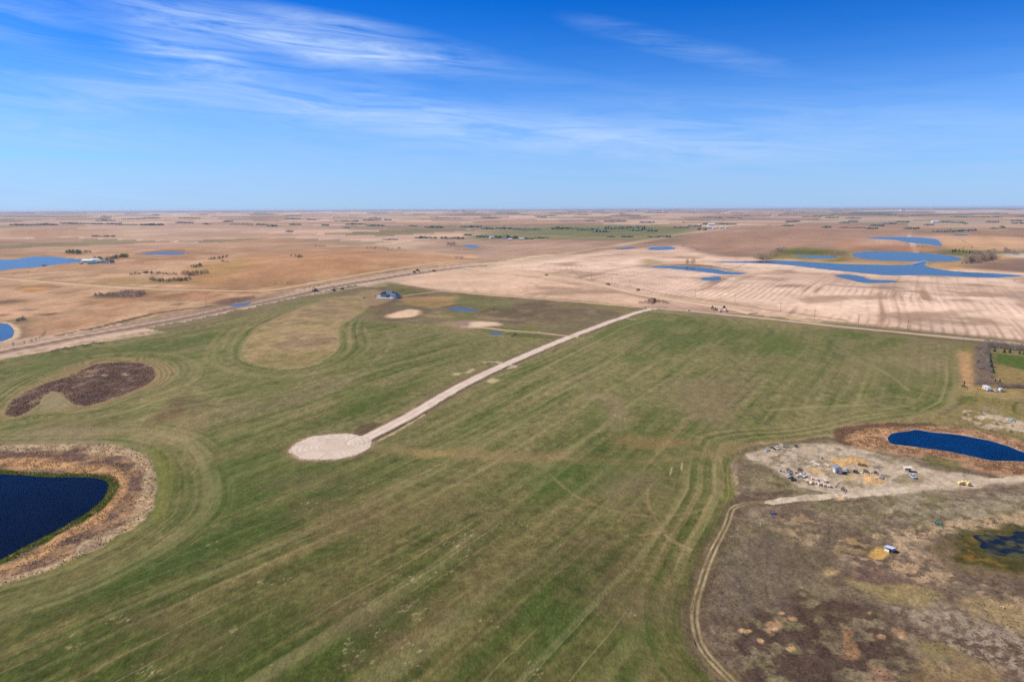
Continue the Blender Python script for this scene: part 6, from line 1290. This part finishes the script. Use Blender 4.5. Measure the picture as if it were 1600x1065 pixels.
for px, py, h_, lb in [(1543.5, 553, 5.4, 'largest spruce at the top of the spruce column'), (1546.5, 557.5, 5.2, 'spruce second from the top of the column'), (1547.5, 566, 4.6, 'spruce in the middle of the column, upper'), (1549, 573, 4.8, 'spruce in the middle of the column, lower'), (1551, 582.5, 4.8, 'last tall spruce at the bottom of the column'), (1547, 561.5, 4.2, 'slim spruce squeezed between the second and third of the column'),
                       (1553.5, 549.5, 4.6, 'spruce at the lawn corner beside the column'), (1569, 551, 4.6, 'spruce left of the close pair along the lawn top'), (1577.5, 551.5, 5.0, 'broad spruce right of the close pair along the lawn top'), (1593, 552.5, 3.8, 'small spruce second from the right edge along the lawn'), (1600, 553.5, 4.4, 'spruce at the right edge along the lawn'),
                       (1555, 595.5, 2.2, 'young thin spruce at the lower left of the lawn'), (1562, 597, 3.0, 'young spruce alone at the bottom of the lawn')]:
    x, y, z = at(px, py); tree('spruce', x, y, h_, 'dark green ' + lb, 'spruces round the lawn', 'spruce_tree')
rd = random.Random(4)
for k in range(64):
    py = 543 + 54 * rd.random(); u_ = rd.random(); px = 1522 + 2.0 * (py - 543) / 54 + u_ * (20 + (py - 543) * 0.10)
    if rd.random() < 0.3 and 0.35 < u_ < 0.65: continue
    x, y, z = at(px, py); tree(rd.choice(['bare', 'bare', 'purple']), x, y, rd.uniform(2.4, 4.4), 'leafless tree in the %s part of the shelterbelt, %s side' % (['far', 'upper middle', 'lower middle', 'near'][min(3, int((py - 543) / 13.6))], 'field' if u_ < 0.5 else 'lawn'), 'shelterbelt of leafless trees left of the lawn', 'bare_tree')
for k in range(22):
    px = 1540 + k * 4.2 + rd.uniform(-1.5, 1.5); x, y, z = at(px, 541.5 + (px - 1540) * 0.10); tree('bare', x, y, rd.uniform(4.5, 7), 'leafless tree in the row behind the lawn', 'row of leafless trees along the top of the lawn', 'bare_tree')
for k in range(26):
    px = 1561 + k * 2.6 + rd.uniform(-.8, .8); x, y, z = at(px, 604.5 + (px - 1560) * 0.06 + rd.uniform(-1, 1)); tree('purple', x, y, rd.uniform(2.0, 3.0), 'leafless shrub in the hedge below the lawn', 'leafless hedge shrubs below the lawn', 'hedge_shrub', 'shrub', 1.4)
for k in range(16):
    px = 1524 + k * 2.4; x, y, z = at(px, 600 + rd.uniform(-1, 1)); tree('purple', x, y, rd.uniform(1.0, 1.8), 'low leafless shrub under the shelterbelt', 'low shrubs at the foot of the shelterbelt', 'hedge_shrub', 'shrub', 1.4)
for px, py, h_, lb in [(1508, 648.5, 1.4, 'dark shrub at the left end of the rubble strip'), (1533, 646.5, 1.2, 'dark shrub above the rubble strip'), (1557, 663, 1.3, 'dark shrub in the middle of the rubble strip'), (1581.5, 665.5, 1.2, 'dark shrub right of the middle of the rubble strip'), (1578.5, 674.5, 1.3, 'dark shrub below the rubble strip')]:
    x, y, z = at(px, py); tree('olive', x, y, h_, lb, 'dark shrubs on the rubble strip', 'shrub', 'shrub', 1.6)
def clump(kinds, pts, n, h0_, h1_, label, group, name='willow_tree', cat='tree', jit=(2, 1)):
    for k in range(n):
        t_ = k / max(1, n - 1) * (len(pts) - 1); i = min(int(t_), len(pts) - 2); f = t_ - i; px = pts[i][0] * (1 - f) + pts[i + 1][0] * f + random.uniform(-jit[0], jit[0]); py = pts[i][1] * (1 - f) + pts[i + 1][1] * f + random.uniform(-jit[1], jit[1])
        x, y, z = at(px, py); tree(random.choice(kinds), x, y, random.uniform(h0_, h1_), label, group, name, cat)
clump(['gold'], [(1182, 404.5), (1196, 403.5), (1214, 398)], 16, 9, 15, 'golden leafless willow left of the green meadow', 'golden willows left of the meadow', jit=(3, 1))
clump(['gold', 'purple'], [(1212, 395), (1228, 391)], 9, 8, 12, 'brown leafless willow at the top of the meadow', 'brown willows at the top of the meadow', jit=(2, 1))
clump(['purple', 'bare'], [(1302, 399), (1320, 397)], 9, 6, 10, 'grey leafless willow beside the broad lake', 'grey willows left of the broad lake', jit=(3, 1))
clump(['gold', 'gold', 'purple'], [(1508, 411), (1524, 408), (1540, 405), (1552, 401)], 34, 12, 20, 'tall golden-brown poplar below the spruce grove', 'tall golden poplars at the end of the broad lake', 'poplar_tree', jit=(4, 1.6))
clump(['purple'], [(1500, 413), (1520, 411.5), (1545, 407), (1556, 403)], 20, 4, 7, 'low grey scrub tree along the ploughed field', 'grey scrub along the ploughed field', 'scrub_tree', jit=(3, .6))
clump(['spruce'], [(1488, 394), (1494, 392.5), (1510, 395), (1520, 398.5)], 10, 6, 9, 'dark spruce on the green lakeside meadow', 'spruces on the lakeside meadow', 'spruce_tree', jit=(2, .5))
clump(['bare', 'purple'], [(1570, 394), (1588, 399)], 10, 7, 12, 'grey tree near the pale strip at the right edge', 'grey trees beside the pale strip', 'bare_tree', jit=(2, .8))
clump(['gold', 'bare'], [(1072, 413), (1084, 413)], 4, 8, 13, 'tall leafless willow on the bank of the long pond', 'willows on the bank of the long pond', jit=(3, .4))
clump(['olive', 'purple'], [(150, 406.5), (163, 407), (178, 405), (186, 404)], 26, 6, 10, 'dark green tree behind the lakeside farm', 'trees behind the lakeside farm', 'farm_tree', jit=(3, .8))
clump(['olive'], [(188, 403), (198, 402.5)], 9, 7, 10, 'bright olive tree at the right end of the farm trees', 'olive trees at the right end of the farm', 'farm_tree', jit=(2, .7))
clump(['olive'], [(106, 396), (128, 396.5)], 16, 8, 12, 'grey-green tree in the bluff above the left lake', 'tree bluff above the left lake', 'bluff_tree', jit=(3, 1))
clump(['purple'], [(131, 395), (142, 395.5)], 6, 6, 9, 'brown tree right of the bluff above the left lake', 'brown trees right of the bluff above the lake', 'bluff_tree', jit=(2, .5))
clump(['purple'], [(146, 463), (165, 461.5), (185, 459.5), (205, 457.5), (225, 459), (215, 463), (185, 464), (160, 464)], 90, 2.4, 4.6, 'leafless willow in the purple-brown thicket on the left pasture', 'purple-brown willow thicket on the left pasture', jit=(4, 1))
clump(['purple', 'olive'], [(204, 429.5), (230, 427), (250, 428), (275, 430)], 48, 2.6, 4.4, 'willow in the upper row of the double thicket', 'upper row of the double thicket', jit=(3, .7))
clump(['purple', 'olive', 'bare'], [(234, 438), (255, 440), (280, 438.5), (300, 437)], 56, 3.4, 5.6, 'willow in the lower row of the double thicket', 'lower row of the double thicket', jit=(3, 1))
clump(['olive', 'gold', 'purple'], [(284, 430), (300, 430), (324, 427)], 26, 5, 8, 'olive willow at the right end of the double thicket', 'right end of the double thicket', jit=(3, 1.2))
clump(['olive'], [(301, 418), (316, 416)], 9, 4, 7, 'dark willow in the small clump above the double thicket', 'small dark clump above the double thicket', jit=(2, .8))
clump(['olive', 'purple'], [(327, 407), (343, 404.5), (355, 401.5)], 16, 4, 6, 'dark willow in the slanting row on the hillside', 'slanting row on the hillside', jit=(2, .5))
clump(['purple'], [(344, 408), (355, 410.5)], 7, 3, 5, 'small brown willow just below the slanting row', 'brown clump below the slanting row', jit=(2, .3))
clump(['olive'], [(458, 401), (472, 403)], 7, 4, 6, 'lone green bush on the orange hillside', 'green bushes on the orange hillside', 'hill_bush', 'bush', jit=(3, 1))
clump(['olive', 'purple'], [(574, 388), (592, 387.5), (612, 390), (628, 388)], 22, 3, 5, 'small bush along the crest of the far hill', 'bushes along the crest of the hill', 'hill_bush', 'bush', jit=(5, 1))
clump(['purple'], [(494, 385.5), (508, 385.5)], 7, 5, 7, 'brown bush on the horizon side of the orange hill', 'brown bushes behind the orange hill', 'hill_bush', 'bush', jit=(2, .4))
clump(['purple'], [(712, 404), (724, 404)], 5, 4, 6, 'dark bush near the highway bend', 'dark bushes near the highway bend', 'hill_bush', 'bush', jit=(2, .4))
clump(['purple', 'olive'], [(24, 500), (40, 499)], 9, 2.5, 4, 'grey willow above the small left-edge pond', 'grey willows above the left-edge pond', jit=(3, .8))
clump(['purple'], [(360, 470), (395, 464)], 14, 1.5, 3, 'low willow by the highway ditch pond', 'low willows by the highway ditch pond', jit=(4, 1))
clump(['purple'], [(700, 383), (709, 383.5)], 6, 9, 13, 'brown tree left of the small far pond', 'brown trees left of the small far pond', 'bluff_tree', jit=(2, .5))

# far bluffs: woods too distant to count
def bluff(px0, px1, py, kind='g', hm=9, thick=1.0, dens=1.0, py2=None):
    a = hit(px0, py)[0]; b = hit(px1, py2 or py)[0]; L = float(np.hypot(*(b - a))); D = float(np.hypot(*a)); dv = a / D
    dep = max(20, min(160, D * D / 128000 * 1.1)) * thick; n = int(min(260, max(10, L * dep / 110 * dens))); hm = hm * (0.75 + D / 16000); gs = random.random() * 9
    mb = MB(); P_ = [(random.random(), random.random()) for _ in range(n)]
    for u_, w_ in P_:
        env = 0.35 + 0.65 * abs(math.sin(u_ * 7.3 + gs) * math.cos(u_ * 3.1 + gs)) ; 
        if random.random() > env * (1.1 - 0.6 * abs(2 * u_ - 1) ** 3): continue
        w_ = (w_ - 0.5) * (0.5 + 0.5 * math.sin(PI * u_)) ; x = a[0] + (b[0] - a[0]) * u_ + dv[0] * w_ * dep; y = a[1] + (b[1] - a[1]) * u_ + dv[1] * w_ * dep
        h = hm * random.uniform(0.45, 1.15) * (0.6 + 0.5 * env); r_ = random.uniform(2.4, 5.5) * (1 + D / 9000); mb.lump((x, y, h * 0.48), r_, r_, h * 0.58, 0.32)
    xy = np.array(mb.v); zz = surf(xy[:, 0], xy[:, 1]); xy[:, 2] += zz; mb.v = [tuple(p) for p in xy.tolist()]
    o = mb.build('tree_bluff', {'g': FARG, 'p': FARP, 'o': OLIVE}[kind]); setp(o, {'g': 'far grey-green tree bluff', 'p': 'far purple-brown leafless tree bluff', 'o': 'far olive tree bluff'}[kind] + ' on the prairie', kind='stuff')
for args in [(15, 85, 352, 'p'), (60, 90, 351.5, 'g'), (95, 150, 349.5, 'g'), (140, 190, 350, 'p'), (150, 180, 345, 'p'), (217, 256, 351.8, 'g', 11), (180, 215, 351.5, 'p', 6), (275, 302, 348.5, 'p'), (316, 329, 350.5, 'g'), (348, 364, 346, 'p'), (360, 395, 351, 'p', 6),
             (143, 180, 369.5, 'p', 4), (400, 417, 351, 'g'), (417, 434, 353, 'g'), (452, 470, 351, 'p'), (503, 513, 352, 'g'), (540, 572, 351, 'g'), (572, 600, 353, 'g'), (638, 652, 353, 'g', 6), (663, 692, 356, 'g', 11), (720, 752, 355, 'g'), (752, 800, 357.5, 'g'), (480, 494, 344, 'p'), (445, 470, 342, 'p'),
             (566, 596, 344.5, 'p'), (578, 596, 342, 'g'), (600, 612, 344, 'g'), (678, 722, 341, 'g', 6), (755, 782, 341, 'p'), (597, 620, 374.3, 'p', 4), (447, 458, 362, 'p', 6), (536, 545, 356, 'p', 5), (647, 684, 372.5, 'g', 9), (690, 726, 373, 'p', 9), (725, 740, 368, 'g'), (742, 764, 370.5, 'g', 10), (770, 786, 371.5, 'g', 11), (786, 800, 371.5, 'g', 12), (800, 812, 373, 'g', 11), (818, 834, 373.5, 'g'),
             (800, 845, 358.5, 'g', 6), (862, 900, 357.5, 'o'), (900, 935, 359, 'g'), (924, 952, 362.5, 'g', 13), (944, 980, 357, 'g', 13), (980, 1008, 355.5, 'g'), (996, 1016, 358.5, 'g', 12), (1010, 1026, 361, 'g', 12), (984, 1002, 360, 'g'), (948, 963, 370.5, 'p'), (970, 988, 370.5, 'g'), (1012, 1048, 370.5, 'g', 8), (835, 860, 372, 'g', 7),
             (944, 976, 346.5, 'p'), (958, 1000, 337, 'p'), (982, 1016, 340.5, 'p'), (850, 870, 338, 'g'), (835, 850, 338.5, 'p'), (1000, 1022, 348, 'p'), (1052, 1075, 356, 'g', 9), (1076, 1095, 354, 'g', 9), (1088, 1106, 359, 'g', 9), (1098, 1120, 350.5, 'g', 11), (1120, 1150, 351, 'g', 9), (1118, 1128, 341, 'p'), (1135, 1148, 341, 'p'), (1152, 1158, 341.5, 'p'), (1162, 1172, 337, 'p'),
             (1228, 1248, 347, 'p', 10), (1222, 1240, 353, 'g', 6), (1312, 1326, 348.5, 'g'), (1326, 1340, 347, 'p'), (1283, 1297, 355.5, 'g', 9), (1360, 1380, 353, 'g', 12), (1353, 1370, 357.5, 'g', 8), (1380, 1400, 350, 'p'), (1310, 1352, 356, 'p', 5), (1412, 1435, 357.5, 'g', 9), (1400, 1420, 347, 'g'), (1444, 1458, 352, 'p'), (1465, 1488, 346.5, 'g'), (1455, 1480, 362, 'p', 8), (1478, 1504, 361.5, 'g', 10), (1500, 1525, 360.5, 'p', 8), (1505, 1512, 350, 'g'), (1562, 1569, 356, 'g', 12), (1540, 1560, 347, 'p'), (1580, 1600, 349, 'p'), (1425, 1470, 337.5, 'p'), (1480, 1560, 339.5, 'g'), (1546, 1560, 357, 'g', 6), (1290, 1310, 340, 'g'), (1320, 1345, 341.5, 'p'), (1140, 1160, 333, 'p'), (1370, 1400, 336, 'g')]:
    bluff(*args)
rb = random.Random(21)
for k in range(40):
    px = rb.uniform(-60, 1660); py = 331.5 + 17 * rb.random() ** 1.5; w_ = rb.uniform(5, 40); bluff(px, px + w_, py, rb.choice('gpp'), rb.uniform(6, 9), 0.8)
for (a_, b_, y_) in ((690, 745, 381), (1040, 1075, 381), (1330, 1350, 391)): pass

# ---- dead weeds and reeds that stand up from the ground
def tufts(name, P, n, hmin, hmax, wid, cols, label, seed, avoid=(), thr=None, lam=9, inner=None):
    r = np.random.default_rng(seed); lo, hi = P.min(0), P.max(0); x = r.uniform(lo[0], hi[0], n); y = r.uniform(lo[1], hi[1], n); R = np.hypot(x, y)
    ok = (sdf_poly(x, y, P) < 0) & (R < 640) & (np.abs(np.arctan2(x, y)) < math.radians(44)) & (R > 146)
    for k in avoid: ok &= sdf_poly(x, y, PONDS[k]['P']) > 0.8
    if inner is not None: ok &= inner(x, y)
    if thr is not None: ok &= fbm(x, y, lam, 3, seed + 1) > thr
    x, y = x[ok], y[ok]; n = len(x); z = surf(x, y) - 0.05; h = r.uniform(hmin, hmax, n) * (0.6 + 0.8 * r.random(n)); ci = r.integers(0, len(cols), n); cc_ = np.array(cols)[ci] * (0.75 + 0.5 * r.random(n))[:, None]
    V_, F_, C_ = [], [], []
    for b in range(3):
        a = r.uniform(0, 2 * PI, n); w = wid * r.uniform(0.5, 1.2, n); dx, dy = np.cos(a) * w, np.sin(a) * w; lx, ly = r.normal(0, 0.3, n) * h, r.normal(0, 0.3, n) * h; ox, oy = r.normal(0, wid * 0.7, n), r.normal(0, wid * 0.7, n)
        V_.append(np.stack([x + ox - dx, y + oy - dy, z], 1)); V_.append(np.stack([x + ox + dx, y + oy + dy, z], 1)); V_.append(np.stack([x + ox + lx, y + oy + ly, z + h], 1)); C_ += [cc_ * 0.9, cc_ * 0.9, cc_ * 1.05]
    k = np.arange(n); F_ = np.concatenate([np.stack([k + 3 * b * n, k + (3 * b + 1) * n, k + (3 * b + 2) * n], 1) for b in range(3)]); V_ = np.concatenate(V_).astype(np.float32); C_ = np.concatenate(C_)
    me = bpy.data.meshes.new(name); me.vertices.add(len(V_)); me.vertices.foreach_set('co', V_.ravel()); me.loops.add(F_.size); me.loops.foreach_set('vertex_index', F_.ravel().astype(np.int32)); me.polygons.add(len(F_))
    me.polygons.foreach_set('loop_start', np.arange(0, F_.size, 3, dtype=np.int32)); me.polygons.foreach_set('loop_total', np.full(len(F_), 3, np.int32))
    at_ = me.color_attributes.new('soil', 'FLOAT_COLOR', 'POINT'); q = np.ones((len(V_), 4), np.float32); q[:, :3] = C_; at_.data.foreach_set('color', q.ravel()); me.update(calc_edges=True); me.materials.append(MAT_WEED)
    o = bpy.data.objects.new(name, me); COL.objects.link(o); setp(o, label, kind='stuff'); return o
MAT_WEED = soil_mat('dead_weed_stems', 1.0, 0.15, 0.0); soften(MAT_WEED, 0.9)
tufts('reeds', RING, 46000, 0.3, 0.8, 0.15, [A(206, 182, 150), A(190, 158, 122), A(150, 126, 108), A(214, 192, 160)], 'dry reeds and weeds ringing the dark left pond', 31, (0,), -0.35, 6)
tufts('green_rushes', RING, 60000, 0.3, 0.7, 0.14, [A(92, 106, 36), A(76, 92, 30), A(108, 114, 48)], 'green rushes at the edge of the dark left pond', 32, (), None, 9, lambda x, y: (lambda q: (q > -0.6) & (q < 4.0))(sdf_poly(x, y, PONDS[0]['P'])))
tufts('dead_weeds', SLOUGH, 22000, 0.25, 0.6, 0.2, [A(124, 104, 94), A(108, 90, 84), A(168, 144, 122)], 'dark dead weeds in the dry slough', 33, (), -0.3, 8)
tufts('dead_weeds', PAST_R, 130000, 0.12, 0.4, 0.15, [A(144, 128, 106), A(122, 106, 90), A(178, 160, 134), A(108, 94, 80)], 'grey-brown weeds over the right pasture', 34, (1, 18), 0.05, 12, lambda x, y: (sdf_poly(x, y, YARD_A) > 2) & (dist_line(x, y, TRACK, 10)[0] > 2.5) & (dist_line(x, y, YARD, 10)[0] > 4))
tufts('dead_weeds', POND_R_RIM, 30000, 0.2, 0.5, 0.15, [A(204, 168, 134), A(176, 138, 108), A(216, 186, 154)], 'tan reeds round the deep blue dugout', 35, (1,), -0.3, 6)
